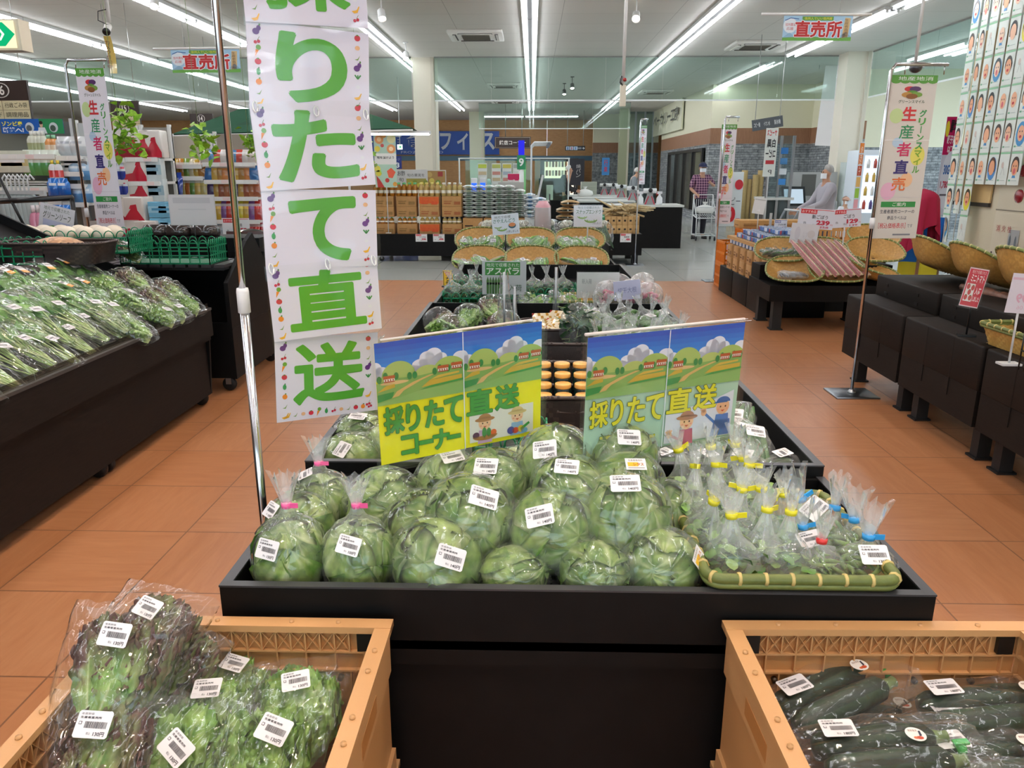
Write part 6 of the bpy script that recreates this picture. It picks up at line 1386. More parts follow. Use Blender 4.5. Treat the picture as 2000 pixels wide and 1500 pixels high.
# tissue and nappy shelf beside the banner
SY2 = 9.0
X2 = lambda u: at(u, 400, SY2).x
Z2 = lambda v: at(250, v, SY2).z
shelf_unit('white store shelf of tissue packs behind the white vertical banner', X2(208), X2(256), SY2, [.3, Z2(430), Z2(381), Z2(352), Z2(310)], back='#c9c9c4')
shelf_unit('white store shelf of red and white nappy packs under the garland', X2(257), X2(318), SY2, [.3, Z2(455), Z2(395), Z2(355), Z2(308)], back='#8d8a82')
TIS = pack_mesh('tissue', '#e9e2da', '#c4283c', w=.26, d=.2, h=.3)
st_('nappy_pack', 'pack', 'big white and red soft pack on the top shelf under the leafy garland', 'red and white packs on the top shelf', TIS, X2(236), X2(316), 4, SY2 + .1, Z2(308))
st_('blue_pouch', 'pouch', 'blue and white detergent pouch with a red cap on the tissue shelf', 'blue detergent pouches on the tissue shelf', pack_mesh('pouch', '#e4e8f2', '#2b3fa0', '#d84a5a', .1, .08, .2), X2(212), X2(255), 3, SY2 + .02, Z2(352))
st_('blue_pouch', 'pouch', 'blue detergent pouch in the lower of the two pouch rows', 'blue detergent pouches in the lower row', pack_mesh('pouch', '#e4e8f2', '#2b3fa0', '#d84a5a', .1, .08, .2), X2(214), X2(256), 3, SY2 + .02, Z2(381))
st_('nappy_pack', 'pack', 'white and red pack on the middle shelf beside pale blue packs', 'red and white packs on the middle shelf', TIS, X2(258), X2(284), 1, SY2 + .1, Z2(355)); st_('nappy_pack', 'pack', 'white and red pack on the lower middle shelf beside pale blue packs', 'red and white packs on the lower middle shelf', TIS, X2(260), X2(280), 1, SY2 + .1, Z2(395))
PB = pack_mesh('box', '#d7e2e2', '#a9c4cc', '#7fa4b4', .16, .12, .26)
st_('pale_pack', 'pack', 'pale blue soft pack on the nappy shelf', 'pale blue packs on the nappy shelf', PB, X2(284), X2(312), 3, SY2 + .08, Z2(355)); st_('pale_pack', 'pack', 'pale blue soft pack on the lower nappy shelf', 'pale blue packs on the lower nappy shelf', PB, X2(280), X2(314), 3, SY2 + .08, Z2(395))
BT2 = pack_mesh('tissue', '#e6ddd4', '#c8283a', w=.36, d=.26, h=.32)
st_('tissue_pack', 'pack', 'large red and white tissue pack stacked on the floor display', 'large red tissue packs on the floor', BT2, X2(240), X2(306), 2, SY2 - .35, Z2(437), rows=1); st_('tissue_pack', 'pack', 'large red and white tissue pack in the lowest visible stack', 'large red tissue packs in the lowest stack', BT2, X2(225), X2(330), 3, SY2 - .4, Z2(480))
st_('blue_pack', 'pack', 'light blue square pack stacked beside the tissue packs', 'light blue packs beside the tissue packs', pack_mesh('box', '#7fc4e4', '#a9dcf0', '#5aa4cc', .2, .2, .17), X2(333), X2(372), 2, SY2 - .36, Z2(480), rows=3, dz=.175)
st_('teal_pack', 'pack', 'teal blue pack standing behind the white mushrooms', 'teal packs behind the mushrooms', pack_mesh('box', '#3f9fb4', '#4fb4c8', '#3f9fb4', .3, .2, .92), X(156, 8.0), X(190, 8.0), 1, 7.9, 0)
# platform that carries the floor packs
tag(MB('satin').bb((X2(222), SY2 - .6, 0), (X2(376), SY2 - .2, Z2(480)), '#8a8078').build('floor_platform'), 'low platform under the stacked tissue packs', 'platform'); tag(MB('satin').bb((X2(238), SY2 - .5, Z2(480) + .325), (X2(308), SY2 - .22, Z2(437)), '#cfcac2').build('pack_tray'), 'flat tray between the two layers of tissue packs', 'tray')
# snack shelf
SY3 = 9.6
X3 = lambda u: at(u, 400, SY3).x
Z3 = lambda v: at(400, v, SY3).z
shelf_unit('white wire shelf of snacks behind the blank grey board', X3(318), X3(402), SY3, [.3, Z3(445), Z3(385), Z3(345), Z3(322)], back='#b0aa9c'); shelf_unit('white wire shelf of rice crackers beside the chrome pole', X3(404), X3(505), SY3, [.3, Z3(470), Z3(430), Z3(385), Z3(352), Z3(318)], back='#8f8578')
def snacks(label, group, u0, u1, n, v, cols, h=.22, y=SY3 + .06, rot=0):
    for i in range(n):
        c = cols[i % len(cols)]; tag(obj('snack_packet', pack_cache(c, h), None, (X3(u0 + (u1 - u0) * (i + .5) / n), y, Z3(v)), (R(-12), 0, rot + rnd(-.15, .15))), label, 'snack', group)
_pk = {}
def pack_cache(c, h):
    if (c, h) not in _pk: _pk[(c, h)] = pack_mesh('pouch', c, mixc(c, '#30221a', .35), mixc(c, '#ffffff', .6), .17, .09, h)
    return _pk[(c, h)]
snacks('upright snack packet in the top row of the wire shelf under the green canopy', 'snack packets in the top wire row', 345, 400, 6, 345, ['#d8b04a', '#c9862e', '#7a9a3c', '#e0d4b0'])
snacks('snack packet in the second wire row behind the blank grey board', 'snack packets in the second wire row', 350, 402, 5, 385, ['#d9c87a', '#c9762e', '#6a9a3c', '#d8b860'], .26)
snacks('red or blue packet hung at the side of the wire snack shelf', 'red and blue packets on the wire shelf', 330, 354, 3, 382, ['#2b4fb4', '#d0332e'], .28, SY3 - .05)
snacks('bright snack bag on top of the cracker shelf', 'snack bags on top of the cracker shelf', 404, 500, 9, 318, ['#d8ccc0', '#4a86b4', '#c94a3c', '#e0d8d0'], .16)
snacks('snack bag hanging on the upper cracker shelf beside the chrome pole', 'snack bags on the upper cracker shelf', 406, 500, 9, 352, ['#2f74b8', '#d9b04a', '#b8853c', '#d88a4a'], .22)
snacks('dark wrapped cracker stick on the middle cracker shelf', 'cracker packets on the middle cracker shelf', 408, 504, 10, 385, ['#4a3a6a', '#c9a04a', '#a35a3a', '#c0764a', '#b8643c'], .24)
snacks('colourful snack bag on the lower cracker shelf', 'snack bags on the lower cracker shelf', 406, 504, 9, 430, ['#e2cf3c', '#d9b03a', '#8a5a9a', '#cf3a34', '#4f9ac0'], .26)
snacks('silver wrapped snack bag beside the price card', 'silver snack bags beside the price card', 400, 440, 4, 470, ['#b4bcc4', '#98a4b4'], .24)
snacks('red box of sweets at the low cracker shelf beside the paper banner', 'red sweets boxes on the low cracker shelf', 470, 510, 4, 470, ['#d2302c', '#c8242c'], .26)
bk = pack_mesh('box', '#7a2430', '#4a2a2c', '#c9a0a0', .12, .1, .22)
st_('dark_pack', 'pack', 'dark red or grey hanging pack between the nappy shelf and snacks', 'dark red packs beside the snack shelf', bk, X3(306), X3(330), 2, SY3 - .1, Z3(390), rows=3, dz=.26)
panel('price_card', 'white card with a red price half behind the chrome pole on the snack shelf', 'price card', 436, 426, 486, 460, 8.6, price_draw('徳用', '459', '495'), foot=.4, bg='#f0f0f0')
o = thing('dark_heap', 'dark bag of charcoal heaped beside the price card behind the pole', 'bag', at(490, 478, 8.2)); m = MB('gloss'); m.ball((0, 0, .03), (.26, .2, .14), '#2a2523', n=14); m.grid(lambda u, v: (-.2 + .4 * u, -.18 + .05 * v, -.1 + .25 * v), 4, 4, '#4a2f30'); m.build('bag_body', o)
# chest of packaged seafood below
o = thing('low_display_case', 'dark low display case with silvery packages beyond the slanted unit', 'display table', at(500, 520, 8.0) * 1); o.location.z = 0; m = MB('dark_brown'); m.bb((-.9, 0, 0), (.35, .8, .72), '#221d1b'); m.bb((-.9, -.01, .72), (.35, .8, .78), '#5a4a3c'); m.build('case_body', o)
SIL = pack_mesh('pouch', '#d8d2cc', '#b4a49a', '#f2eeea', .12, .06, .08)
st_('seafood_pack', 'pack', 'small silvery package in the low case beyond the slanted unit', 'silvery packages in the low case', SIL, at(470, 520, 8.0).x, at(520, 520, 8.0).x, 5, 8.1, .785)
# posters, canopy and garlands
panel('shelf_poster', 'blue and green detergent poster above the laundry shelf', 'poster', 4, 232, 122, 261, SY1 + .2, lambda s, w, h: (s.rect(0, 0, .62 * w, h, '#1d5cae'), s.rect(.62 * w, 0, w, h, '#2f8f5a'), s.text('ゾンビ臭', .02 * w, .5 * h, .36 * w, .84 * h, '#f0e04a', 2, .04), s.text('断絶へ!', .03 * w, .06 * h, .36 * w, .44 * h, '#f2f4f8', 2, .04),
      s.disc(.46 * w, .42 * h, .07 * w, .34 * h, '#cfd6da', 2), s.disc(.45 * w, .36 * h, .045 * w, .22 * h, '#5a646a', 3), s.disc(.84 * w, .42 * h, .07 * w, .34 * h, '#cfd6da', 2), s.disc(.83 * w, .36 * h, .045 * w, .22 * h, '#4a5a50', 3), s.poly([(.58 * w, 0), (.73 * w, 0), (.7 * w, .42 * h), (.6 * w, .42 * h)], '#e4e6ea', 2), s.disc(.65 * w, .6 * h, .025 * w, .2 * h, '#d8b49a', 3), s.disc(.65 * w, .74 * h, .028 * w, .12 * h, '#2a2522', 4)), bg='#1d5cae', foot=1.75)
o = thing('canopy', 'dark green fabric canopy behind the long paper banner', 'canopy', at(570, 255, 12.0)); c = at(570, 255, 12.0); ap = at(570, 198, 12.8) - c; a, b = at(335, 262, 12) - c, at(806, 250, 12) - c; a2, b2 = a + Vector((.4, 1.9, .05)), b + Vector((-.2, 1.9, .05)); lf, rt = at(470, 212, 12.6) - c, at(690, 212, 12.6) - c
m = MB('cloth')
f3 = at(360, 276, 11.6) - c
for tri in ((a, b, rt, lf), (b, b2, rt), (a2, a, lf), (a2, lf, rt, b2)): m.add(list(tri), [tuple(range(len(tri)))], '#1c5136'); m.add([p + Vector((0, 0, -.015)) for p in tri], [tuple(reversed(range(len(tri))))], '#1a4730')
m.build('canopy_cloth', o); m = MB('satin'); [m.tube([p + Vector((0, 0, 0)), Vector((p.x, p.y, -c.z))], .018, '#e9e9e6') for p in (b + Vector((-1.0, .02, -.03)), a + Vector((.5, .3, -.02)))]; m.tube([a + Vector((0, 0, -.03)), b + Vector((0, 0, -.03))], .016, '#e9e9e6'); m.build('canopy_frame', o)
for (u, n) in ((645, 3), (745, 3)): 
    q = at(u, 256, 12.2); F = dup(fx, (q.x, 12.4, q.z - .03), (0, 0, R(90)), 'twin tube light under the edge of the dark green canopy', 'lights under the green canopy'); F.scale = (.6, .6, .6)
def garland(label, pts, y, n, spread, seed):
    rs = random.Random(seed); P = [at(u, v, y) for u, v in pts]; o = thing('leaf_garland', label, 'garland', P[0]); m = MB('leaf')
    m.tube([Vector((0, 0, CEIL - P[0].z)), Vector((0, 0, 0))], .0025, '#9ab07a', n=4); m.tube([p - P[0] for p in P], .006, '#7a9a4a', 'leaf', n=5); m.build('stem', o); m = MB('leaf')
    for i in range(n):
        t = rs.random() * (len(P) - 1); k = min(int(t), len(P) - 2); p = P[k].lerp(P[k + 1], t - k) - P[0] + Vector((rs.uniform(-1, 1), rs.uniform(-.6, .6), rs.uniform(-1, 1))) * spread
        m.T = Matrix.Translation(p) @ Matrix.Rotation(rs.uniform(0, 6.3), 4, 'Z') @ Matrix.Rotation(rs.uniform(-1, 1), 4, 'X') @ Matrix.Rotation(rs.uniform(-1, 1), 4, 'Y'); l = rs.uniform(.05, .09)
        m.add([(0, 0, 0), (l * .4, l * .35, .01), (l * .3, l * .8, 0), (0, l * 1.2, -.01), (-l * .3, l * .8, 0), (-l * .4, l * .35, .01)], [(0, 1, 2, 3), (0, 3, 4, 5)], mixc('#8fc832', '#b6e04a', rs.random()), 'leaf', True)
    m.build('leaves', o); return o
garland('bright green leafy garland hanging beside the white vertical banner', [(228, 212), (236, 250), (244, 275), (262, 292)], 6.6, 90, .1, 1)
garland('bright green leafy garland below the tip of the green canopy', [(388, 262), (395, 280), (402, 295)], 7.6, 60, .1, 2); garland('leafy garland by the edge of the paper banner under the canopy', [(484, 262), (490, 280), (492, 300)], 8.0, 40, .07, 3); garland('faint leafy garland beyond the paper banner near the fruit poster', [(702, 285), (708, 300), (722, 315)], 12.5, 60, .16, 4)
panel('wall_sign', 'dark sign strip with white lettering seen under the green canopy', 'sign', 334, 262, 430, 276, 16.5, lambda s, w, h: s.text('LIQUOR & WINE', .1 * w, .25 * h, .9 * w, .75 * h, '#9a9a9a'), bg='#3d3b3c', foot=1.7, post='#6a6866')
o = tag(MB('matte').bb((at(330, 300, 17).x, 17.0, 0), (at(520, 300, 17).x, 17.2, 2.2), '#d9c4ae').bb((at(330, 300, 17).x, 16.6, 0), (at(520, 300, 17).x, 17.0, 1.62), '#2b2524').build('liquor_counter'), 'cream partition with a dark counter behind the snack shelves', 'partition')
# ------------------------------------------------------------------ brown block fixtures on the entrance side
BX = 2.35
ys = [atx(1647, 640, BX).y, atx(1757, 700, BX).y, atx(1906, 800, BX).y, 3.1, 2.2]
bn = ['brown block fixture on legs farthest along the row, beside the chrome stand foot', 'brown block fixture on legs, second from the chrome stand', 'brown block fixture on legs below the small tomato sign', 'brown block fixture on legs nearest, under the square bamboo tray']
for i in range(4):
    y1, y0 = ys[i] - .008, ys[i + 1] + .02; o = thing('block_fixture', bn[i], 'display block', (BX, y0, 0)); L = y1 - y0
    m = MB('dark_brown'); m.rbox((.4, L / 2, .52), (.8, L, .24), '#4a3d37', .012); m.bb((0.004, .004, .2), (.8, L - .004, .40), '#43362f')
    for k in (.33, .67): m.bb((-.001, L * k - .004, .3), (.01, L * k + .004, .63), '#171312')
    m.build('block_body', o)
    for yy in (.08, L - .1):
        for xx in (.12, .68): l = MB('matte'); l.bb((xx - .035, yy - .035, .0), (xx + .035, yy + .035, .2), '#201d1c'); l.bb((xx - .05, yy - .05, 0), (xx + .05, yy + .05, .012), '#171515'); l.build('leg', o)
    if i < 2: m = MB('dark_brown'); m.rbox((.5, L / 2, .712), (.6, L * .99, .145), '#22211f', .01); [m.bb((.195, L * k - .02, .66 + .06 * q), (.202, L * k + .02, .68 + .06 * q), '#0e0d0d') for k in (.3, .8) for q in (0, 1)]; m.build('upper_block', o)
for i, (u, v, y, lb_) in enumerate(((1735, 560, 5.45, 'bamboo scoop seen from outside, farthest on the dark upper blocks'), (1775, 565, 4.93, 'bamboo scoop seen from outside, middle one on the dark upper blocks'), (1850, 575, 4.38, 'bamboo scoop seen from outside, nearest on the dark upper blocks'), (1960, 590, 3.75, 'bamboo scoop behind the tomato sign with a brown root lying across'))):
    SC.put((2.84 if i < 3 else 3.14, y, .855 if i < 3 else .72), (R(20), 0, R(90)), lb_, scale=1.05 if i < 2 else 1.15)
m = MB('leaf'); m.tube([(0, .3, 0), (0, .1, .01), (.01, -.1, .005), (0, -.3, 0)], [.02, .032, .034, .024], '#8a5f4c', 'leaf', n=10); m.box((0, .0, .036), (.02, .05, .01), '#4a4038'); tag(m.build('brown_root', None, atx(1948, 580, 2.84), (R(4), 0, R(12))), 'thick brown root lying behind the tomato sign beside the bamboo scoops', 'root vegetable')
bamboo_tray('square bamboo tray on the brown block fixture below the reversed card', (2.59, 3.82, .642), .42, .5, .11, R(2))
def mini(s, w, h):
    s.rect(.03 * w, .03 * h, .97 * w, .97 * h, '#cf1f34'); s.text('地元で収穫された', .16 * w, .86 * h, .92 * w, .95 * h, '#f6dcdc', 3); s.text('ミニトマト', .2 * w, .64 * h, .9 * w, .84 * h, '#fff4f2', 3, .02); s.rect(.1 * w, .14 * h, .54 * w, .6 * h, '#efe6e2', 3)
    for x, z in ((.2, .52), (.44, .5), (.32, .38), (.2, .24), (.44, .24)): s.disc(x * w, z * h, .09 * w, .075 * h, '#c43a34', 4, 12); s.disc(x * w, (z + .06) * h, .04 * w, .015 * h, '#3f7a3a', 5, 6)
    s.text('入荷', .6 * w, .34 * h, .9 * w, .52 * h, '#fff4f2', 3, .02); s.text('しました', .58 * w, .16 * h, .92 * w, .29 * h, '#fff4f2', 3, .02)
panel('paper_sign', 'red and white sign with five tomatoes on a black pole', 'sign', 1881, 524, 1924, 600, 4.22, mini, foot=.64, bg='#e9d0d4', clear=True, post='#151515', ry=R(8), rz=R(-22))
def rev99(s, w, h): s.text('99', .75 * w, .26 * h, .3 * w, .5 * h, '#dca9b8', 2, .03); s.text('まと', .98 * w, .55 * h, .66 * w, .72 * h, '#c4b6c0', 2); s.rect(.03 * w, .84 * h, .97 * w, .9 * h, '#dcb4c0', 2); s.text('106', .72 * w, .1 * h, .4 * w, .2 * h, '#dcb6c2', 2)
panel('price_card', 'pale card showing its reversed price through the back, at the picture edge', 'price card', 1964, 535, 2030, 612, 3.56, rev99, foot=.64, bg='#dfd3da', ry=R(4), post='#d9d9d9')
p = at(1994, 690, 3.45); o = thing('wire_rack', 'small black wire rack beside the square bamboo tray', 'rack', (p.x + .02, 3.4, .64)); m = MB('satin')
for k in range(3): m.tube([(0, .0 + .04 * k, 0), (0, .04 * k, .17), (.06, .04 * k, .19), (.12, .04 * k, .17), (.12, .04 * k, 0)], .004, '#141414', n=6)
m.tube([(0, 0, .09), (0, .08, .09)], .004, '#141414', n=6); m.build('wire_frame', o)
grower_banner('chrome stand with a beige vertical banner beside the brown block fixtures', (2.262, 5.27), 0, ((1743, 146), (1838, 466)), 5.3, .02, beige=True, rz=R(6))
p = atz(1394, 549, 0); grower_banner('distant slim stand with a white vertical banner where the grey floor begins', (p.x, p.y), 0, ((1410, 243), (1440, 437)), 11.1, .02)
p = atz(1245, 500, 0); grower_banner('very distant slim stand with a faint banner in front of the spray bottles', (at(1243, 440, 13.0).x, 13.0), 0, ((1250, 245), (1264, 360)), 13.0, .02)

# ------------------------------------------------------------------ low black table with scoops, cartons and cans
TY = 7.45; o = thing('low_table', 'low black table on thick legs carrying bamboo scoops by the carton stacks', 'table', (2.3, TY, 0)); m = MB('black_ply'); m.bb((0, 0, .3), (1.35, .75, .455), '#1a1b1d'); m.build('table_top', o)
for xx in (.08, 1.0): 
    for yy in (.1, .6): l = MB('matte'); l.bb((xx, yy, 0), (xx + .09, yy + .09, .3), '#1d1c1c'); l.bb((xx - .015, yy - .015, 0), (xx + .105, yy + .105, .012), '#171616'); l.build('leg', o)
r_ = MB('black_ply'); r_.bb((.02, .45, .455), (1.35, .75, .6), '#17181a'); r_.build('upper_step', o)
sn = ['bamboo scoop at the front corner of the low table with dark eggplants', 'bamboo scoop under the long pink bundles on the low table', 'bamboo scoop of wrapped cucumbers behind the eggplant scoop', 'bamboo scoop with a tall back behind the pink bundles', 'empty bamboo scoop at the back beside the chrome pole', 'bamboo scoop turned away behind the chrome pole', 'bamboo scoop with brown roots farthest back near the blue flag']
for i, (u, v, y, z, rz) in enumerate(((1550, 545, 7.68, .46, -18), (1632, 545, 7.68, .46, -10), (1525, 510, 8.1, .61, -16), (1600, 500, 8.1, .61, -12), (1705, 510, 8.1, .61, -8), (1705, 540, 7.68, .46, 60), (1700, 500, 8.95, .69, -10))):
    p = at(u, v, y); SC.put((p.x, y, z + .035), (R(9), 0, R(rz)), sn[i], scale=1.08)
tag(MB('black_ply').bb((3.18, 8.62, 0), (3.9, 9.3, .69), '#17181a').build('display_plinth'), 'black plinth under the farthest bamboo scoop', 'display block')
EGG = MB('gloss'); rs = random.Random(4)
for i in range(4): EGG.tube([(i * .03 - .05, -.05, 0), (i * .03 - .05, 0, .012), (i * .03 - .045, .05, 0)], [.008, .017, .006], '#3a3f44', 'gloss', n=8)
EGG = EGG.mesh('eggplants')
for i in range(3):
    p = at(1532 + i * 14, 547, 7.68); o = thing('bagged_eggplants', 'small bag of dark eggplants in the front corner scoop', 'eggplants', (p.x, 7.66, .53), (R(10), 0, i), 'bagged eggplants in the front corner scoop'); kid(o, 'eggplants', EGG); kid(o, 'clear_bag', SB3[i % 2])
for i in range(9):
    p = at(1498 + (i % 5) * 17, 500 + (i // 5) * 9, 8.08 - .12 * (i // 5)); o = thing('bagged_cucumbers', 'white topped bag of cucumbers in the scoop behind the eggplants', 'cucumbers', (p.x, p.y, .70 + .015 * (i % 2)), (R(20), R(10 * (i % 3 - 1)), R(70 + 23 * i)), 'wrapped cucumbers in the scoop'); o.scale = (.8,) * 3; kid(o, 'cucumbers', CUC); kid(o, 'clear_bag', SBAG[i % 3]); place_label(o, '150円', (0, .03, .05), (0, -.3, 1), 20)
def bundle():
    m = MB('satin'); rs = random.Random(6)
    for i in range(12):
        a, r = i * 2.1, .022 * math.sqrt(i / 12); x, z = r * math.cos(a), r * math.sin(a); m.tube([(x, 0, z), (x * 1.1, .25, z * 1.1), (x, .5, z), (x * .6, .68, z * .6)], [.008, .008, .007, .004], rs.choice(['#dcc096', '#dc9496', '#cc7c82', '#e6d4b6']), 'satin', n=6)
    return m.mesh('pink_stalks')
BUN = bundle(); BB = MB('clear_sheet'); BB.loft([[(.036 * k * math.cos(a * .628) * (1 + .1 * math.sin(a * 3 + t)), -.03 + .74 * t / 10, .036 * k * math.sin(a * .628)) for a in range(10)] for t, k in enumerate((.5, 1, 1, 1.05, 1, 1, 1, 1, .95, .8, .25))], '#200'); BB = BB.mesh('clear_bag')
for i in range(7):
    a = at(1640 + i * 8, 562, 7.5); b = at(1597 + i * 7, 492, 8.05); A = Vector((2.78 + i * .074, 7.45, .56)); B_ = Vector((2.66 + i * .074, 8.05, .83)); d = (B_ - A).normalized()
    o = thing('stalk_bundle', 'long clear wrapped bundle of pink and white stalks leaning across two scoops', 'vegetables', A, d.to_track_quat('Y', 'Z').to_euler(), 'pink stalk bundles on the low table'); kid(o, 'pink_stalks', BUN); kid(o, 'clear_bag', BB)
# carton plinths, cartons and cans
for i, (y0, lb_) in enumerate(((8.22, 'dark plinth under the nearest cartons and cans'), (8.9, 'dark plinth under the middle cartons and cans'), (9.58, 'dark plinth under the farthest cartons and cans'))):
    tag(MB('black_ply').rbox((0, .33, .165), (.66, .66, .33), '#232221', .01).build('carton_plinth', None, (2.83 - .02, y0, 0)), lb_, 'display block')
def carton(a, w, d, h, mark='#8a5f35', band=None):
    m = MB('card'); m.rbox((0, 0, h / 2), (w, d, h), a, .004, n=1); y = -d / 2 - .0015
    if band: m.add([(-w / 2, y, h * .3), (w / 2, y, h * .3), (w / 2, y, h * .95), (-w / 2, y, h * .95)], [(0, 1, 2, 3)], band)
    for x0, z0, x1, z1 in ((.12, .2, .44, .5), (-.4, .25, -.05, .38), (-.4, .48, .0, .56)): m.add([(x0 * w, y - .001, z0 * h), (x1 * w, y - .001, z0 * h), (x1 * w, y - .001, z1 * h), (x0 * w, y - .001, z1 * h)], [(0, 1, 2, 3)], mark)
    x = -w / 2 - .0015
    m.add([(x, -d * .3, h * .3), (x, d * .3, h * .3), (x, d * .3, h * .42), (x, -d * .3, h * .42)], [(0, 3, 2, 1)], mark); return m.mesh('carton')
CT = carton('#c79a64', .2, .22, .15)
for r in range(2):
    for i in range(6): tag(obj('carton', CT, None, (2.6 + .1 * 0, 8.34 + i * .3, .33 + r * .152), (0, 0, R(-90))), 'brown carton stacked on the dark plinths under the blue cans', 'carton', 'brown cartons under the blue cans')
tag(MB('card').bb((2.72, 8.24, .33), (3.12, 10.05, .634), '#b98d5a').build('carton'), 'long inner row of brown cartons behind the cans carton front', 'carton')
CAN = MB('steel'); CAN.lathe([(.042, 0), (.044, .004), (.044, .05), (.042, .054), (.04, .05)], (0, 0, 0), '#9aa4b4', n=14); CAN.lathe([(.0445, .006), (.0445, .046)], (0, 0, 0), '#5f7fb8', 'satin', n=14, cap=False, colf=lambda i, j: '#d9dde8' if j % 7 in (0, 1) else ('#b84a4a' if j % 7 == 3 else '#5f7fb8')); CAN = CAN.mesh('tin_can')
gc = 'blue and silver tins stacked on the carton display'
for i in range(12): tag(obj('tin_can', CAN, None, (2.56, 8.3 + i * .15, .636)), 'blue and silver food tin in the low row between cartons', 'tin', 'tins in the low row between cartons')
tag(MB('card').bb((2.5, 8.24, .692), (3.1, 10.05, .73), '#c79a64').build('carton_tray'), 'flat brown carton tray holding the blue tins', 'carton')
for L, (n, x0, y0, y1) in enumerate(((5, 2.58, 8.42, 9.95), (5, 2.6, 8.5, 9.75), (3, 2.72, 8.65, 9.5))):
    for i in range(n):
        for j in range(int((y1 - y0) / .13)): tag(obj('tin_can', CAN, None, (x0 + i * .1, y0 + j * .13, .732 + L * .056), (0, 0, i + j)), 'blue and silver food tin stacked in layers on the brown cartons', 'tin', gc)
OR = '#ee8a2c'
def lattice_crate(label, c, w, d, h, col, rz=0):
    o = thing('lattice_crate', label, 'crate', c, (0, 0, rz)); m = MB('plastic')
    for sx in (-1, 1):
        for k in range(10): m.bb((sx * w / 2 - .006, -d / 2 + d * k / 9 - .008, 0), (sx * w / 2 + .006, -d / 2 + d * k / 9 + .008, h), col)
        for k in range(10): m.bb((-w / 2 + w * k / 9 - .008, sx * d / 2 - .006, 0), (-w / 2 + w * k / 9 + .008, sx * d / 2 + .006, h), col)
    for z in (.02, h * .5, h - .015): m.bb((-w / 2 - .008, -d / 2 - .008, z - .014), (w / 2 + .008, -d / 2 + .006, z + .014), col); m.bb((-w / 2 - .008, d / 2 - .006, z - .014), (w / 2 + .008, d / 2 + .008, z + .014), col); [m.bb((s_ * w / 2 - .008, -d / 2, z - .014), (s_ * w / 2 + .008, d / 2, z + .014), col) for s_ in (-1, 1)]
    m.build('lattice_side', o); b = MB('plastic'); b.bb((-w / 2, -d / 2, 0), (w / 2, d / 2, .01), col); b.build('base_panel', o); return o
for z, lb_ in ((0, 'orange lattice crate at the bottom beside the carton plinths'), (.31, 'orange lattice crate stacked on another beside the cartons')): lattice_crate(lb_, (2.72, 10.5, z), .36, .46, .31, OR)
for k, (x, z, col, lb_) in enumerate(((3.35, .5, '#e9a254', 'tan lattice crate behind the tin cans under the price cards'), (3.95, .5, '#e0aa66', 'tan lattice crate behind the pink stalk bundles'), (3.0, .5, OR, 'bright orange lattice crate behind the tin cans'))): lattice_crate(lb_, (x, 10.4, z), .52, .36, .3, col)
tag(MB('satin').bb((2.74, 10.2, 0), (4.3, 10.6, .5), '#3a3532').build('crate_bench'), 'dark bench under the tan and orange lattice crates', 'bench')
for x, lb_ in ((2.95, 'brown carton lying on the orange crate, first'), (3.5, 'brown carton lying across the tan crates, second')): tag(obj('carton', carton('#c99a5e', .5, .3, .1), None, (x, 10.4, .802)), lb_, 'carton')
panel('price_card', 'white price card for new burdock reading 239, above the pink bundles', 'price card', 1557, 408, 1631, 447, 8.12, price_draw('新ごぼう', '239', '258'), foot=.6, bg='#e6e6f0', ry=R(4)); panel('price_card', 'white price card for burdock reading 129, beside the chrome stand', 'price card', 1621, 408, 1684, 444, 8.14, price_draw('ごぼう', '129', '139'), foot=.6, bg='#e6e6f0', ry=R(-4))
panel('price_card', 'blue headed price card above the stacked blue tins', 'price card', 1511, 429, 1538, 453, 9.2, price_draw('さば水煮', '498', '', '得', '#7f86b8'), foot=.84, bg='#e9e8f0')
panel('paper_sign', 'plain grey card on edge between the price cards', 'sign', 1571, 402, 1592, 438, 9.0, lambda s, w, h: s.rect(.1 * w, .1 * h, .9 * w, .9 * h, '#c9c8cc'), foot=.66, bg='#c4c3c8'); panel('paper_sign', 'white translucent sheet with faint eggplant outlines below the price cards', 'sign', 1542, 437, 1600, 476, 8.1, lambda s, w, h: (s.disc(.25 * w, .5 * h, .1 * w, .34 * h, '#d2cfd6'), s.disc(.75 * w, .5 * h, .14 * w, .2 * h, '#d6cfcf'), s.text('なす', .44 * w, .3 * h, .62 * w, .6 * h, '#cdcad2', 2)), foot=.6, bg='#dedce0', ry=R(5), post='#222')
panel('paper_sign', 'white glossy card tilted on a white stick in front of the copier', 'sign', 1470, 386, 1496, 418, 10.0, lambda s, w, h: (s.rect(.05 * w, .84 * h, .95 * w, .9 * h, '#c9c9c6'), s.poly([(.3 * w, .2 * h), (.6 * w, .3 * h), (.7 * w, .15 * h)], '#ffffff', 2)), foot=.732, bg='#eeeeec', ry=R(8)); panel('paper_sign', 'narrow grey card on edge above the blue tins', 'sign', 1501, 416, 1509, 448, 9.4, lambda s, w, h: None, foot=.84, bg='#bfbdb8')

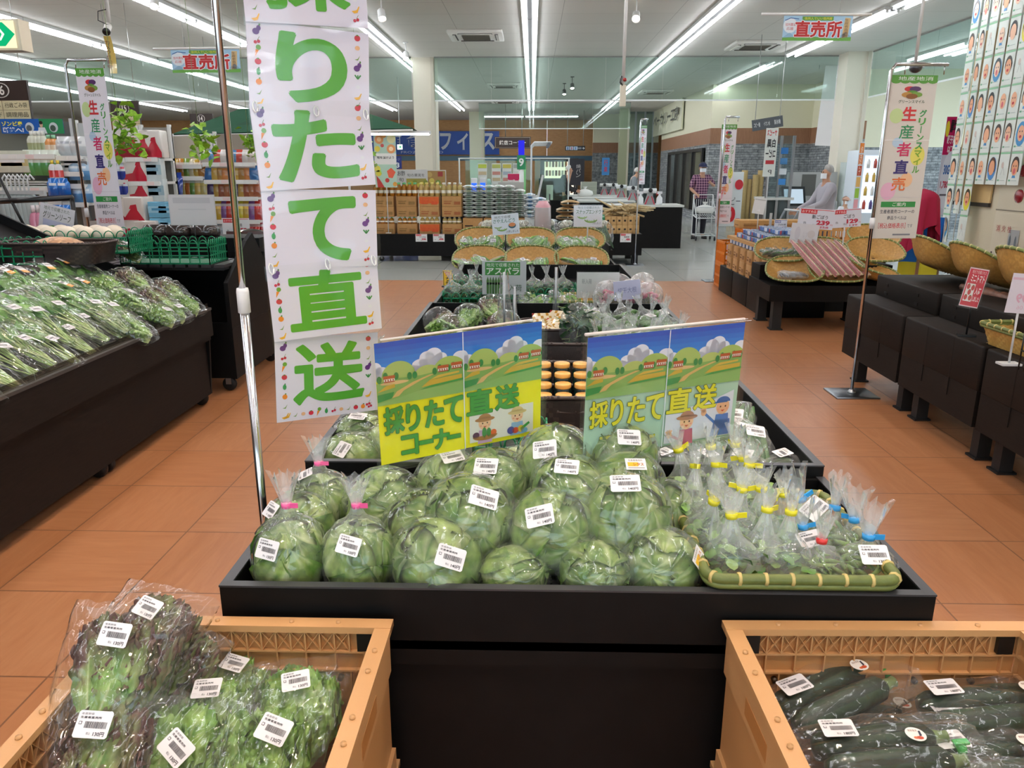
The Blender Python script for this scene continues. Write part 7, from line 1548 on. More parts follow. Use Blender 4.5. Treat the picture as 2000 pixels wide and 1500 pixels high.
# ------------------------------------------------------------------ wall with fire hydrant cabinet and children's drawings
WT = Matrix.Rotation(R(-90), 4, 'Z')
def wall_y(u, v, x=5.99): return atx(u, v, x)
a, b = wall_y(1937, 500), wall_y(2024, 500); tp = wall_y(1970, 414).z; W = a.y - b.y
o = thing('hydrant_cabinet', 'beige fire hydrant cabinet in the wall with red characters and lamps', 'cabinet', (5.985, a.y, 0), (0, 0, R(-90)))
m = MB('satin'); m.bb((0, -.03, .06), (W, .0, tp + .75), '#cfc6ae'); m.bb((-.01, -.035, tp + .012), (W + .01, -.0, tp + .028), '#8a8270'); m.build('cabinet_body', o)
m = MB('satin'); m.bb((.015, -.045, .1), (W - .08, -.03, tp - .01), '#d6cdb5'); m.bb((.05, -.05, .42), (.075, -.044, .52), '#3a352c'); m.build('door', o)
s = MB('satin'); s.eps = .004; k = 3; T0 = wall_y(1955, 445)
for i, ch in enumerate('消火栓'): s.text(ch, .1 + i * .12, T0.z - .04, .18 + i * .12, T0.z + .04, '#a82a30', 14)
for i in range(1): s.rect(W * .42, .55, W * .66, .82, '#a9abaa', 13); s.disc(W * .47, .66, .02, .09, '#5f6a70', 14); s.disc(W * .6, .66, .02, .09, '#5f6a70', 14)
s.build('lettering', o)
for z, k in ((tp + .2, 1.0), (tp + .5, .9)): m = MB('gloss'); m.lathe([(.085 * k, 0), (.08 * k, .02), (.05 * k, .035), (.001, .04)], (0, 0, 0), '#8f1f2c', n=18); m.v = [(W * .48 + p[0], -.03 - p[2], z + p[1]) for p in m.v]; m.f = [f[::-1] for f in m.f]; m.build('red_lamp', o)
a, b = wall_y(1866, 392), wall_y(1936, 397); m = MB('satin'); m.bb((0, -.02, a.z), (a.y - b.y, 0, 3.3), '#d2b27c'); m.bb((0, -.03, a.z - .05), (a.y - b.y, 0, a.z), '#332b26')
tag(m.build('notice_board', None, (5.985, a.y, 0), (0, 0, R(-90))), 'tan notice board with a dark bottom edge behind the drawings', 'notice board')
rs = random.Random(12); skin_c = ['#f0b48c', '#eeb088', '#f2c09c', '#e9a67c', '#f4d0b4']
def face(s, x0, z0, w, h, k):
    s.rect(x0 + .02 * w, z0 + .01 * h, x0 + .98 * w, z0 + .99 * h, '#e4eae2', 1); s.rect(x0 + .02 * w, z0 + .93 * h, x0 + .98 * w, z0 + .99 * h, '#8fc49a', 2); s.rect(x0 + .08 * w, z0 + .12 * h, x0 + .26 * w, z0 + .17 * h, '#6fae84', 2); s.rect(x0 + .3 * w, z0 + .13 * h, x0 + .8 * w, z0 + .15 * h, '#b8c4bc', 2)
    if k % 9 == 4: s.disc(x0 + .4 * w, z0 + .6 * h, .12 * w, .1 * h, '#d9c9bc', 2); s.stroke([(x0 + .3 * w, z0 + .3 * h), (x0 + .5 * w, z0 + .55 * h), (x0 + .7 * w, z0 + .3 * h)], .02 * w, '#8a8a90', 2); return
    cx, cz, c = x0 + (.5 + rs.uniform(-.08, .08)) * w, z0 + .52 * h, rs.choice(skin_c)
    if k % 7 == 0: s.disc(cx, z0 + .5 * h, .42 * w, .36 * h, ('#3f8fc4', '#e9dc3c', '#4a8ac9')[k % 3], 2)
    hair = rs.choice(['#1f1a1c', '#241d1c', '#3a2a22', '#5a3a28', None])
    if hair: s.disc(cx, cz + .07 * h, .33 * w, .26 * h, hair, 3); s.rect(cx - .33 * w, cz - .12 * h * (k % 2), cx - .2 * w, cz + .1 * h, hair, 3); s.rect(cx + .2 * w, cz - .12 * h * (k % 2), cx + .33 * w, cz + .1 * h, hair, 3)
    s.disc(cx, cz, .27 * w, .23 * h, c, 4)
    if k % 4 < 3:
        for e in (-1, 1): s.disc(cx + e * .1 * w, cz + .05 * h, .035 * w, .028 * h, '#2a2022', 5, 10)
        s.disc(cx, cz - .1 * h, .1 * w, .045 * h * (1 + k % 2), ('#c42a34', '#d8606a')[k % 2], 5, 12)
    if k % 3 == 0: s.poly([(cx - .16 * w, z0 + .22 * h), (cx + .16 * w, z0 + .22 * h), (cx + .1 * w, z0 + .3 * h), (cx - .1 * w, z0 + .3 * h)], ('#4a90c9', '#7fb84a', '#5a3a8a')[k % 3], 3)
us = [(1877, 492, 1.0), (1896, 440, .96), (1912, 492, 1.0), (1931, 378, 1.0), (1952, 378, 1.0), (1974, 366, .98), (1996, 378, 1.0), (2020, 380, 1.0)]
for i, (u, vb, q) in enumerate(us[:-1]):
    A = atx(u, 180, 5.86); B = atx(us[i + 1][0] - 2, 180, 5.86); w = (A.y - B.y) * q; top, bot = 3.75, atx(u, vb, 5.86).z; n = int((top - bot) / .4)
    o = thing('drawing_strip', ('paper strip of taped children drawings, %s from the far edge of the drawing wall' % ORD[i]), 'drawings', (5.86, A.y, top), (0, 0, R(-90 + (i * 37 % 9) - 4)))
    for r in range(n):
        s = MB('satin'); s.eps = .0012; h = .4; z0 = -(r + 1) * h; s.grid(lambda U, V: (w * U, .004 + .02 * math.sin(V * 3 + r + i) * .3, z0 + h * V + .002), 2, 4, '#dfe6dd'); face(s, 0, z0, w, h, i * 5 + r * 3); s.build('drawing_sheet', o, (0, .0, 0), (0, 0, 0))
    m = MB('satin'); m.tube([(w / 2, .01, 0), (w / 2, .01, CEIL - top)], .003, '#b9b9b4', n=4); m.build('hanging_wire', o)

# ------------------------------------------------------------------ entrance: cloth covered stand, flag, posters, vending machine
o = thing('draped_stand', 'crimson cloth draped over a tall stand behind the beige banner', 'cloth', at(1803, 440, 9.6)); c = at(1803, 440, 9.6); q = lambda u, v: at(u, v, 9.6) - c; tl, tr = q(1772, 368), q(1838, 372); bt = q(1800, 505).z; hw = (tr - tl).x / 2
m = MB('cloth')
def drape(U, V):
    a = 2 * math.pi * U; k = .5 + .55 * V + .1 * math.sin(a * 7) * V; z = tl.z - V * (tl.z - bt) * (.75 + .25 * math.sin(a * 2 + .8))
    return Vector(((tl.x + tr.x) / 2 + hw * 1.1 * math.cos(a) * (min(1, V * 6) ** .5) * (.72 + .3 * V) + .02 * math.sin(a * 9) * V, .2 * math.sin(a) * (min(1, V * 6) ** .5) + .03 * math.cos(a * 8) * V, z))
m.grid(drape, 64, 14, '#a5163c'); m.build('cloth_cover', o); m = MB('steel'); m.tube([(0, 0, tl.z - .02), (0, 0, -c.z)], .02, '#b0b0b4'); m.build('stand_pole', o)
o = thing('flag_banner', 'blue and yellow flag hanging under the crimson cloth', 'flag', at(1795, 500, 9.75)); c = at(1795, 500, 9.75); m = MB('cloth'); q = lambda u, v: at(u, v, 9.75) - c
z0, z1, zt = q(1795, 540).z, q(1795, 512).z, q(1795, 425).z; x0, x1 = q(1756, 500).x, q(1838, 500).x
m.grid(lambda U, V: (x0 + (x1 - x0) * U, .05 * math.sin(U * 9), z0 + (zt - z0) * V), 16, 12, '#1d6ec4', colf=lambda i, j: '#d8d23a' if j < 3 else ('#e8eaf2' if j == 3 and False else '#1d74cf')); m.build('flag_cloth', o); m = MB('steel'); m.tube([(x1, .02, zt), (x1, .02, -c.z)], .012, '#b0b4b8'); m.build('flag_pole', o)
def promo(s, w, h): s.rect(0, .62 * h, w, h, '#c2185b'); s.disc(.14 * w, .88 * h, .13 * w, .08 * h, '#e9d83a', 2); s.text('厚切り', .3 * w, .84 * h, 1.0 * w, .97 * h, '#1c1a1c', 3, .04); s.text('親子応援', .2 * w, .73 * h, .98 * w, .82 * h, '#fff0f4', 3, .03); s.text('以下と', .3 * w, .64 * h, .95 * w, .71 * h, '#fff0f4', 3, .03); s.disc(.62 * w, .36 * h, .55 * w, .3 * h, '#e8eaf4', 3); s.text('30GB', .24 * w, .42 * h, .8 * w, .52 * h, '#2f6fb8', 4, .03); s.text('1,780円', .16 * w, .27 * h, .92 * w, .36 * h, '#c2284a', 4, .03); s.rect(.2 * w, .2 * h, .9 * w, .22 * h, '#6a6a78', 4)
panel('tall_poster', 'tall pink and white telephone plan poster behind the drawings', 'poster', 1822, 228, 1880, 420, 12.6, promo, bg='#d9dbe8', foot=.02, rz=R(6))
panel('tall_poster', 'tall blue food poster partly hidden by the drawings', 'poster', 1872, 205, 1912, 330, 11.7, lambda s, w, h: (s.rect(0, 0, w, h, '#1c3f86'), s.disc(.4 * w, .3 * h, .5 * w, .2 * h, '#8a5a3c', 2), s.disc(.7 * w, .2 * h, .3 * w, .1 * h, '#4f8a3c', 3)), bg='#1c3f86', foot=.02)
panel('tall_poster', 'narrow vertical poster of orange and pink panels by the vending machine', 'poster', 1664, 278, 1690, 415, 14.2, lambda s, w, h: ([s.rect(.1 * w, (.05 + k * .16) * h, .9 * w, (.19 + k * .16) * h, c) for k, c in enumerate(('#f0a9b0', '#9fc84a', '#e9b86a', '#c2502e', '#e08a5a', '#e88a3a'))], s.vtext('焼きたて', .3 * w, .5 * h, .7 * w, .95 * h, '#fff0e0', 2)), bg='#dde4ee', foot=.02)
o = thing('vending_machine', 'bright pale vending machine with rows of drinks near the entrance', 'vending machine', at(1722, 400, 15.2)); o.location.z = 0; m = MB('satin'); m.rbox((0, .3, .95), (1.0, .7, 1.9), '#e4ecf4', .02); m.build('machine_body', o)
m = MB('screen'); m.bb((-.44, -.062, .75), (.44, -.055, 1.8), '#cfe2f2'); m.build('lit_window', o); m = MB('gloss'); rs = random.Random(1)
for r in range(4):
    for i in range(7): x = -.38 + i * .127; m.lathe([(.032, 0), (.032, .12), (.016, .15), (.016, .17)], (x, -.1, .82 + r * .25), rs.choice(['#3f6fb4', '#c04a3c', '#4f9a5a', '#d9b04a', '#5a4a8a', '#e8e8e8']), n=8)
m.build('drink_bottles', o); m = MB('satin'); m.bb((-.3, -.07, .2), (.3, -.05, .42), '#3a4a5a'); m.disc(.3, .58, .06, .06, '#2f86d9', 120); m.build('dispenser_slot', o)
clad('wall_entrance_side', (8.2, 20.6), (8.4, 24.0)); clad('wall_entrance', (8.4, 20.6), (12, 20.8), 2.1, 2.1001)
o = thing('wall_clock', 'round wall clock with a dark rim high on the cream wall', 'clock', atx(1551, 192, 8.17), (0, 0, R(-90))); m = MB('satin'); m.lathe([(.3, 0), (.34, 0), (.34, .05), (.31, .06), (.3, .04)], (0, 0, 0), '#3f474a', n=28); m.v = [(p[0], -p[2], p[1]) for p in m.v]; m.f = [f[::-1] for f in m.f]; m.build('clock_case', o)
s = MB('satin'); s.eps = .004; s.disc(0, 0, .31, .31, '#c9d2cf', 8); [s.disc(.26 * math.sin(R(30 * k)), .26 * math.cos(R(30 * k)), .014, .014, '#3a3f40', 9, 8) for k in range(12)]; s.stroke([(0, 0), (.1, .12)], .02, '#2a2e30', 10); s.stroke([(0, 0), (-.06, -.2)], .014, '#2a2e30', 10); s.build('clock_face', o)
panel('hanging_board', 'blank white panel hanging from the ceiling beside the far pillar', 'panel', 1594, 128, 1650, 285, 19.8, lambda s, w, h: None, bg='#e6ddda', ry=R(2))
panel('hanging_sign', 'tilted dark sign strip with white words over the copier', 'sign', 1468, 230, 1530, 252, 15.5, lambda s, w, h: (s.rect(0, 0, w, h, '#4d5257'), s.text('コピー機', .06 * w, .3 * h, .26 * w, .72 * h, '#f0f0f0', 2), s.text('イオン水', .38 * w, .3 * h, .58 * w, .72 * h, '#f0f0f0', 2), s.text('製氷機', .72 * w, .3 * h, .92 * w, .72 * h, '#f0f0f0', 2)), bg='#4d5257', ry=R(-9))
tag(MB('steel').tube([at(1475, 235, 15.5), Vector((at(1475, 235, 15.5).x, 15.5, CEIL))], .006, '#bbb').tube([at(1523, 228, 15.5), Vector((at(1523, 228, 15.5).x, 15.5, CEIL))], .006, '#bbb').build('sign_wire'), 'two thin wires holding the dark sign strip over the copier', 'wire')
tag(MB('steel').tube([at(1600, 135, 19.82), Vector((at(1600, 135, 19.82).x, 19.82, CEIL))], .006, '#bbb').build('sign_wire'), 'thin wire holding the blank white panel', 'wire')
def copy_sign(s, w, h): s.text('サービス', .9 * w, .84 * h, .1 * w, .97 * h, '#c2353c', 2, .03); s.text('白黒', .85 * w, .6 * h, .15 * w, .78 * h, '#2a2a2e', 2, .03); s.text('コピー', .9 * w, .4 * h, .1 * w, .56 * h, '#2a2a2e', 2, .03); s.rect(.15 * w, .26 * h, .85 * w, .34 * h, '#b8323a', 2); s.text('P', .7 * w, .05 * h, .4 * w, .14 * h, '#2a2a2e', 2)
panel('tall_poster', 'white poster with reversed copier service lettering seen through glass', 'poster', 1489, 250, 1521, 345, 14.8, copy_sign, bg='#d8dcd6', foot=.02)
# ------------------------------------------------------------------ black tables of oil, rice and burdock
OY = 13.4; OZ = .47
for i, (x0, x1, lb_) in enumerate(((-2.72, -1.0, 'black promotion table under the cooking oil cartons'), (-.98, .55, 'black promotion table under the stacked rice bags'), (.9, 1.83, 'black legged table under the burdock sticks and small boxes'))):
    y = OY if i < 2 else 13.0; o = thing('promotion_table', lb_, 'table', ((x0 + x1) / 2, y, 0)); w = (x1 - x0) / 2; m = MB('black_ply'); m.bb((-w, 0, .1 if i < 2 else .16), (w, 1.1, OZ + (.04 if i == 2 else 0)), '#1c1b1b'); m.build('table_body', o)
    for sx in (-1, 1):
        for yy in (.06, .96):
            if i < 2: caster(o, sx * (w - .1), yy, .045)
            else: l = MB('matte'); l.bb((sx * (w - .1) - .05, yy, 0), (sx * (w - .1) + .05, yy + .1, .16), '#1c1b1b'); l.build('leg', o)
def xw(u, y=OY): return at(u, 420, y).x
def zw(v, y=OY): return at(900, v, y).z
OC = [carton('#b98a54', .34, .3, .17, '#94703f'), carton('#c2935c', .34, .3, .17, '#d8562c', '#d9622c'), carton('#bf9059', .34, .3, .17, '#a8643a')]
def oil(col, cap):
    m = MB('bottle'); m.lathe([(.036, 0), (.04, .01), (.04, .13), (.034, .165), (.018, .185), (.018, .2)], (0, 0, 0), col, n=10); o = m.build('oil_bottle', None); tag(o, 'x x x x', 'bottle'); c = MB('satin'); c.lathe([(.021, .195), (.021, .222), (.016, .226)], (0, 0, 0), cap, n=10); c.build('bottle_cap', o)
    l = MB('satin'); l.lathe([(.041, .05), (.041, .1)], (0, 0, 0), '#e8e2d0', n=10, cap=False); l.build('bottle_label', o); return Proto(o)
OIL = [oil('#c9862a', '#6fc07a'), oil('#d9b870', '#e9d97a'), oil('#d8c078', '#e6e2d4')]
cols4 = [-2.55, -2.16, -1.77, -1.38]
gl = ['amber cooking oil bottles with green caps', 'pale cooking oil bottles with yellow caps', 'golden cooking oil bottles with white caps']
for c, x in enumerate(cols4):
    k = (0, 0, 1, 2)[c]
    for r, z in enumerate((OZ, OZ + .29, OZ + .462)):
        tag(obj('carton', OC[k if k else 0] if k != 1 else OC[1 if r != 1 else 2], None, (x, OY + .22, z), (0, 0, 0)), ('brown oil carton in the %s layer, %s stack from the paper banner' % (('bottom', 'middle', 'upper')[r], ORD[c])), 'carton')
    for lv, z in enumerate((OZ + .172, OZ + .634)):
        if lv == 0:
            for q in range(4): OIL[k].put((x - .125 + q * .083, OY + .12, z), (0, 0, 0), 'cooking oil bottle half sunk between the carton layers', 'oil bottles between the carton layers', (1, 1, .5))
        else:
            for rr in range(2):
                for q in range(4): OIL[k].put((x - .14 + q * .094, OY + .13 + rr * .13, z), (0, 0, 0), ('amber', 'pale', 'golden')[k] + ' cooking oil bottle on top of the brown cartons', gl[k])
for c, x in enumerate((-1.02, -.66, -.3)):
    tag(obj('carton', carton('#c09058', .34, .3, .27, '#3a2c22') , None, (x, OY + .2, OZ)), 'large brown carton under the rice bags, %s from the oil' % ORD[c], 'carton')
def pillow(w, d, h, a, b): 
    m = MB('satin'); 
    for sg in (1, -1): m.grid(lambda u, v: ((u - .5) * w, (v - .5) * d, sg * h / 2 * (math.sin(math.pi * min(.96, max(.04, u))) * math.sin(math.pi * min(.97, max(.03, v)))) ** .45), 12, 10, a, colf=lambda i, j: b if (3 < i < 8 and (j < 3 or j > 6)) else a)
    return m.mesh('rice_bag')
RB = [pillow(.19, .34, .075, '#eef0ec', '#b4c8b6'), pillow(.19, .34, .075, '#e6ecf2', '#8fb6d8'), pillow(.2, .34, .075, '#ecdcd8', '#c9a09a')]
for c in range(8):
    x = -1.09 + c * .175; k = 0 if c < 6 else 1
    for r in range(8 if c < 5 else 7 - (c - 5)): tag(obj('rice_bag', RB[k if (c + r) % 7 else 0], None, (x + rnd(-.008, .008), OY + .2 + rnd(-.01, .01), OZ + .31 + r * .068), (0, 0, rnd(-.05, .05))), ('white rice bag in the tall stacks beside the cooking oil', 'pale blue rice bag in the shorter stacks behind the pea pod sign')[k], 'rice bag', ('white rice bags beside the oil', 'pale blue rice bags behind the sign')[k])
for x, lb_ in ((-.13, 'white'), (-.03, 'crimson')): pass
tag(obj('rice_box', carton('#e8e4e0', .2, .12, .15, '#c22a5a', '#c22a5a'), None, (-.33, OY + .55, OZ + .86)), 'crimson and white boxed pack on top of the rice stacks', 'box'); tag(MB('satin').bb((-.6, OY + .45, OZ), (-.15, OY + .75, OZ + .86), '#a9a69e').build('stack_core'), 'pale block behind the rice stacks carrying the boxed pack', 'block')
PB2 = pillow(.34, .3, .13, '#c09a68', '#a98455')
tag(MB('black_ply').bb((.35, 14.55, 0), (1.25, 15.05, .6), '#1d1b1a').build('sack_bench'), 'dark bench under the brown paper sacks', 'bench')
for i, (x, z) in enumerate(((.62, .65), (.98, .65), (.62, .78), (.98, .78), (.7, .91))): tag(obj('paper_sack', PB2, None, (x, 14.75, z + .03)), 'brown paper sack in the small pile behind the snap pea sign', 'sack', 'brown paper sacks behind the sign')
RB3 = pillow(.12, .3, .06, '#e4e6ec', '#c4cad4')
for i in range(4): tag(obj('white_radish', RB3, None, (.36, 13.75 + .0, OZ + .03 + i * .06), (0, 0, .3)), 'white radish pack beside the pink wrapped umbrella stand', 'radish', 'white packs beside the pink sleeve')
o = thing('pink_sleeve', 'tall pink edged clear sleeve standing behind the bamboo scoops', 'bag', at(1060, 452, 11.0)); m = MB('gloss'); m.lathe([(.1, -.3), (.12, 0), (.11, .35), (.06, .42)], (0, 0, 0), '#e0a6ae', n=14); m.lathe([(.07, .0), (.121, .05), (.111, .33)], (0, -.005, 0), '#c9c4c6', n=14, cap=False); m.build('sleeve_body', o)
tag(MB('black_ply').bb((-.8, 10.6, 0), (1.1, 11.4, .48), '#1d1b1a').build('produce_bench'), 'low dark bench of leafy onions behind the bamboo scoops', 'bench')
LEEK = MB('leaf'); rs = random.Random(3)
for i in range(60): x = rs.uniform(-.14, .14); LEEK.tube([(x * .4, .05, .28 + rs.uniform(-.03, .04)), (x * .8, .0, .15), (x * 1.2, -.1, rs.uniform(-.02, .04))], [.006, .009, .004], rs.choice(['#5d7d62', '#4a6a50', '#708f6c', '#3f5f48']), 'leaf', n=5)
for i in range(5): LEEK.ball((rs.uniform(-.06, .06), .05, .3 + rs.uniform(-.02, .03)), (.045, .04, .04), '#e4e8d8', 'leaf', 8, 6)
LEEK = LEEK.mesh('leafy_onions')
for i in range(7): o = thing('bagged_onions', 'clear bag of leafy onions with white bulbs behind the bamboo scoops', 'onions', (-.62 + i * .245 + (.12 if i > 2 else 0), 10.95, .5), (0, 0, 0), 'bagged leafy onions behind the scoops'); kid(o, 'leafy_onions', LEEK); kid(o, 'clear_bag', sack(.17, .14, .2, i), (0, 0, .16))
SBX = carton('#cda56e', .09, .14, .14, '#2a2018'); SBX2 = MB('card'); SBX2.rbox((0, 0, .07), (.088, .14, .138), '#cfa76f', .004, n=1); SBX2.box((0, -.0705, .075), (.035, .002, .03), '#2a2018'); SBX2 = SBX2.mesh('small_box')
for r in range(2):
    for i in range(7 if r == 0 else 6): tag(obj('small_box', SBX2, None, (1.17 + i * .093 + r * .09, 13.1, OZ + .042 + r * .14)), 'small tan box with a dark finger hole under the burdock sticks', 'box', 'small tan boxes under the burdock')
tag(obj('carton', carton('#b78d5c', .28, .3, .12), None, (1.04, 13.2, OZ + .042)), 'low brown carton beside the small tan boxes', 'carton')
GB = pack_mesh('box', '#3f9f74', '#4fb488', '#9fd4b8', .09, .1, .1)
for i in range(6): tag(obj('green_pack', GB, None, (.98 + (i % 3) * .1, 13.2, OZ + .163 + (i // 3) * .102)), 'small green pack stacked beside the burdock sticks', 'pack', 'green packs beside the burdock')
ST = MB('leaf'); ST.tube([(0, -.2, 0), (.01, 0, .01), (0, .35, 0)], [.016, .018, .012], '#d8bd8a', 'leaf', n=6); ST = ST.mesh('burdock_stick')
tag(MB('card').bb((1.25, 13.2, OZ + .042), (1.8, 13.55, OZ + .325), '#c9a26c').build('box_core'), 'plain tan box behind the finger hole boxes holding the sticks', 'box')
for i in range(34): tag(obj('burdock_stick', ST, None, (1.28 + rnd(0, .5), 13.25 + rnd(-.05, .1), OZ + .34 + .014 * (i // 3)), (rnd(-.15, .35), rnd(-.1, .1), rnd(-1.3, 1.3))), 'pale peeled burdock stick heaped on the small tan boxes', 'burdock', 'burdock sticks heaped on the small boxes')
for i, (u0, u1, v0, v1, nm, pr) in enumerate(((702, 722, 457, 479, 'ごま油', '389'), (812, 834, 457, 472, 'サラダ油', '398'), (846, 868, 457, 472, '米油', '498'), (888, 906, 458, 474, '新潟米', '1980'), (1170, 1193, 456, 472, 'すりごま', '198'), (1211, 1233, 456, 473, '国産茶', '480'))):
    panel('price_card', ('price card on the black table edge, %s from the paper banner' % ORD[i]), 'price card', u0, v0, u1, v1, (OY if i < 4 else 13.0) - .012, price_draw(nm, pr), bg='#eef0ee', thick=.004)
panel('photo_poster', 'wide white vinegar poster with a photo of yellow fruit above the oil', 'poster', 774, 331, 835, 375, 14.4, lambda s, w, h: (s.rect(.33 * w, .1 * h, .95 * w, .6 * h, '#a9a04a'), [s.disc((.38 + .11 * k) * w, (.3 + .07 * (k % 3)) * h, .07 * w, .1 * h, ('#d9cf4a', '#c9b83a', '#8f9a3a')[k % 3], 2, 12) for k in range(6)], s.rect(.33 * w, .1 * h, .95 * w, .2 * h, '#6a4a2c', 2), s.text('お酢', .06 * w, .72 * h, .3 * w, .94 * h, '#3a3a3c', 3), s.text('旬の果実を', .36 * w, .68 * h, .9 * w, .82 * h, '#5a5a5c', 3), s.text('旬', .1 * w, .46 * h, .24 * w, .64 * h, '#3a3a3c', 3)), bg='#dcdcdc', foot=.5)
panel('photo_poster', 'square photo poster of sliced kiwi and lemon above the oil', 'poster', 832, 332, 871, 374, 14.42, lambda s, w, h: (s.rect(.04 * w, .04 * h, .96 * w, .96 * h, '#b08a4c'), [s.disc(x * w, z * h, .13 * w, .13 * h, c, 2, 14) for x, z, c in ((.25, .2, '#8a9a3c'), (.7, .22, '#a9b04a'), (.3, .5, '#d9c85a'), (.6, .42, '#7f9a3a'), (.2, .78, '#c9a860'))], [s.disc(x * w, z * h, .05 * w, .05 * h, '#efe8c8', 3, 10) for x, z in ((.25, .2), (.6, .42), (.7, .22))], s.rect(.6 * w, .7 * h, .84 * w, .92 * h, '#a3322c', 2)), bg='#d9d4cc', foot=.5)
panel('hanging_poster', 'tall hanging poster of citrus halves and a red bottle under the canopy', 'poster', 734, 258, 772, 366, 13.2, lambda s, w, h: (s.rect(0, 0, w, h, '#a9c4b0'), s.rect(0, .42 * h, w, .62 * h, '#e2ded8', 2), [s.disc(x * w, z * h, r * w, r * w, c, 3, 16) for x, z, r, c in ((.25, .87, .2, '#d8873c'), (.45, .95, .14, '#e0983c'), (.8, .88, .2, '#dcd49a'), (.78, .7, .2, '#d98a4a'), (.15, .7, .13, '#d9c23c'), (.38, .76, .08, '#b8342c'), (.12, .34, .14, '#d9cc4a'), (.16, .26, .14, '#cfc23c'), (.55, .13, .1, '#c03a34'), (.9, .06, .1, '#d9983c'))], s.poly([(.55 * w, .3 * h), (.75 * w, .36 * h), (.95 * w, .28 * h), (.8 * w, .17 * h), (.62 * w, .18 * h)], '#d95a3c', 4), s.poly([(.05 * w, .22 * h), (.2 * w, .15 * h), (.42 * w, .0), (.1 * w, .0)], '#b8352c', 4), s.text('旬を漬けよう', .12 * w, .52 * h, .9 * w, .57 * h, '#3a3a3a', 4, .02), s.disc(.25 * w, .87 * h, .1 * w, .1 * w, '#f0c88a', 4, 12), s.disc(.78 * w, .7 * h, .1 * w, .1 * w, '#f0cfa0', 4, 12)), bg='#a9c4b0', foot=.5)
panel('lane_sign', 'dark blue hanging strip numbered three beside the citrus poster', 'sign', 770, 305, 784, 330, 20.0, lambda s, w, h: (s.text('3', .3 * w, .1 * h, .7 * w, .5 * h, '#f0f0f4', 2, .03), s.text('レジ', .2 * w, .66 * h, .8 * w, .86 * h, '#a9b0d0', 2)), bg='#1f2c78', foot=.02); panel('exit_sign', 'small white exit lightbox with a green arrow before the blue sign', 'sign', 776, 282, 786, 292, 22.0, lambda s, w, h: (s.rect(.25 * w, .44 * h, .6 * w, .56 * h, '#1f9a5c'), s.poly([(.5 * w, .2 * h), (.82 * w, .5 * h), (.5 * w, .8 * h)], '#1f9a5c')), bg='#dff4ea', mat='screen', hang=True)
A, B = at(702, 302, 39.8), at(975, 256, 39.8); o = thing('wall_sign', 'wide blue wall sign with large white characters on the back wall', 'sign', A); w, h = B.x - A.x, B.z - A.z; s = MB('satin'); s.eps = .02; s.box((w / 2, .04, h / 2), (w, .06, h), '#1f4fb0'); s.rect(0, 0, w, h, '#2457b8', 0)
for ch, f0, f1 in (('凍', .21, .31), ('食', .34, .44), ('フ', .58, .66), ('イ', .7, .78), ('ス', .86, .97)): s.text(ch, f0 * w, .2 * h, f1 * w, .92 * h, '#e4eaf4', 2, .03)
s.text('FROZEN FOOD', .3 * w, .05 * h, .6 * w, .15 * h, '#cfd8ea', 2); s.build('sign_board', o)
A, B = at(966, 290, 30.0), at(1037, 267, 30.0); o = thing('hanging_sign', 'brown framed sign with white lettering hung before the back wall', 'sign', A); w, h = B.x - A.x, B.z - A.z; s = MB('satin'); s.eps = .01; s.box((w / 2, .04, h / 2), (w, .06, h), '#2b211f'); s.rect(.02 * w, .05 * h, .98 * w, .95 * h, '#b9a894', 1); s.rect(.03 * w, .08 * h, .97 * w, .92 * h, '#3a2a26', 2); s.text('銘店コーナー', .13 * w, .3 * h, .86 * w, .7 * h, '#efe8e0', 3, .02); s.build('sign_board', o); m = MB('steel'); [m.tube([(w * q, .04, h), (w * q, .04, CEIL - A.z)], .015, '#c4c0b8') for q in (.3, .75)]; m.build('hanging_rod', o)
A, B = at(1104, 294, 34.0), at(1143, 285, 34.0); o = thing('hanging_sign', 'small white restroom sign with blue figures and an arrow', 'sign', A); w, h = B.x - A.x, B.z - A.z; s = MB('satin'); s.eps = .012; s.box((w / 2, .04, h / 2), (w, .06, h), '#22242c'); [(s.rect((.04 + .2 * k) * w, .12 * h, (.21 + .2 * k) * w, .88 * h, '#cfe0f0', 1), s.disc((.125 + .2 * k) * w, .7 * h, .03 * w, .1 * h, ('#2f5fa8', '#c2445a', '#2f6fb8')[k], 2, 8), s.rect((.1 + .2 * k) * w, .2 * h, (.15 + .2 * k) * w, .58 * h, ('#2f5fa8', '#c2445a', '#2f6fb8')[k], 2)) for k in range(3)]; s.text('化粧室', .62 * w, .3 * h, .8 * w, .7 * h, '#dfe4ea', 2); s.text('→', .83 * w, .25 * h, .97 * w, .75 * h, '#f4f6f8', 2, .03); s.build('sign_board', o); m = MB('steel'); [m.tube([(w * q, .04, h), (w * q, .04, CEIL - A.z)], .015, '#c4c0b8') for q in (.1, .9)]; m.build('hanging_rod', o)
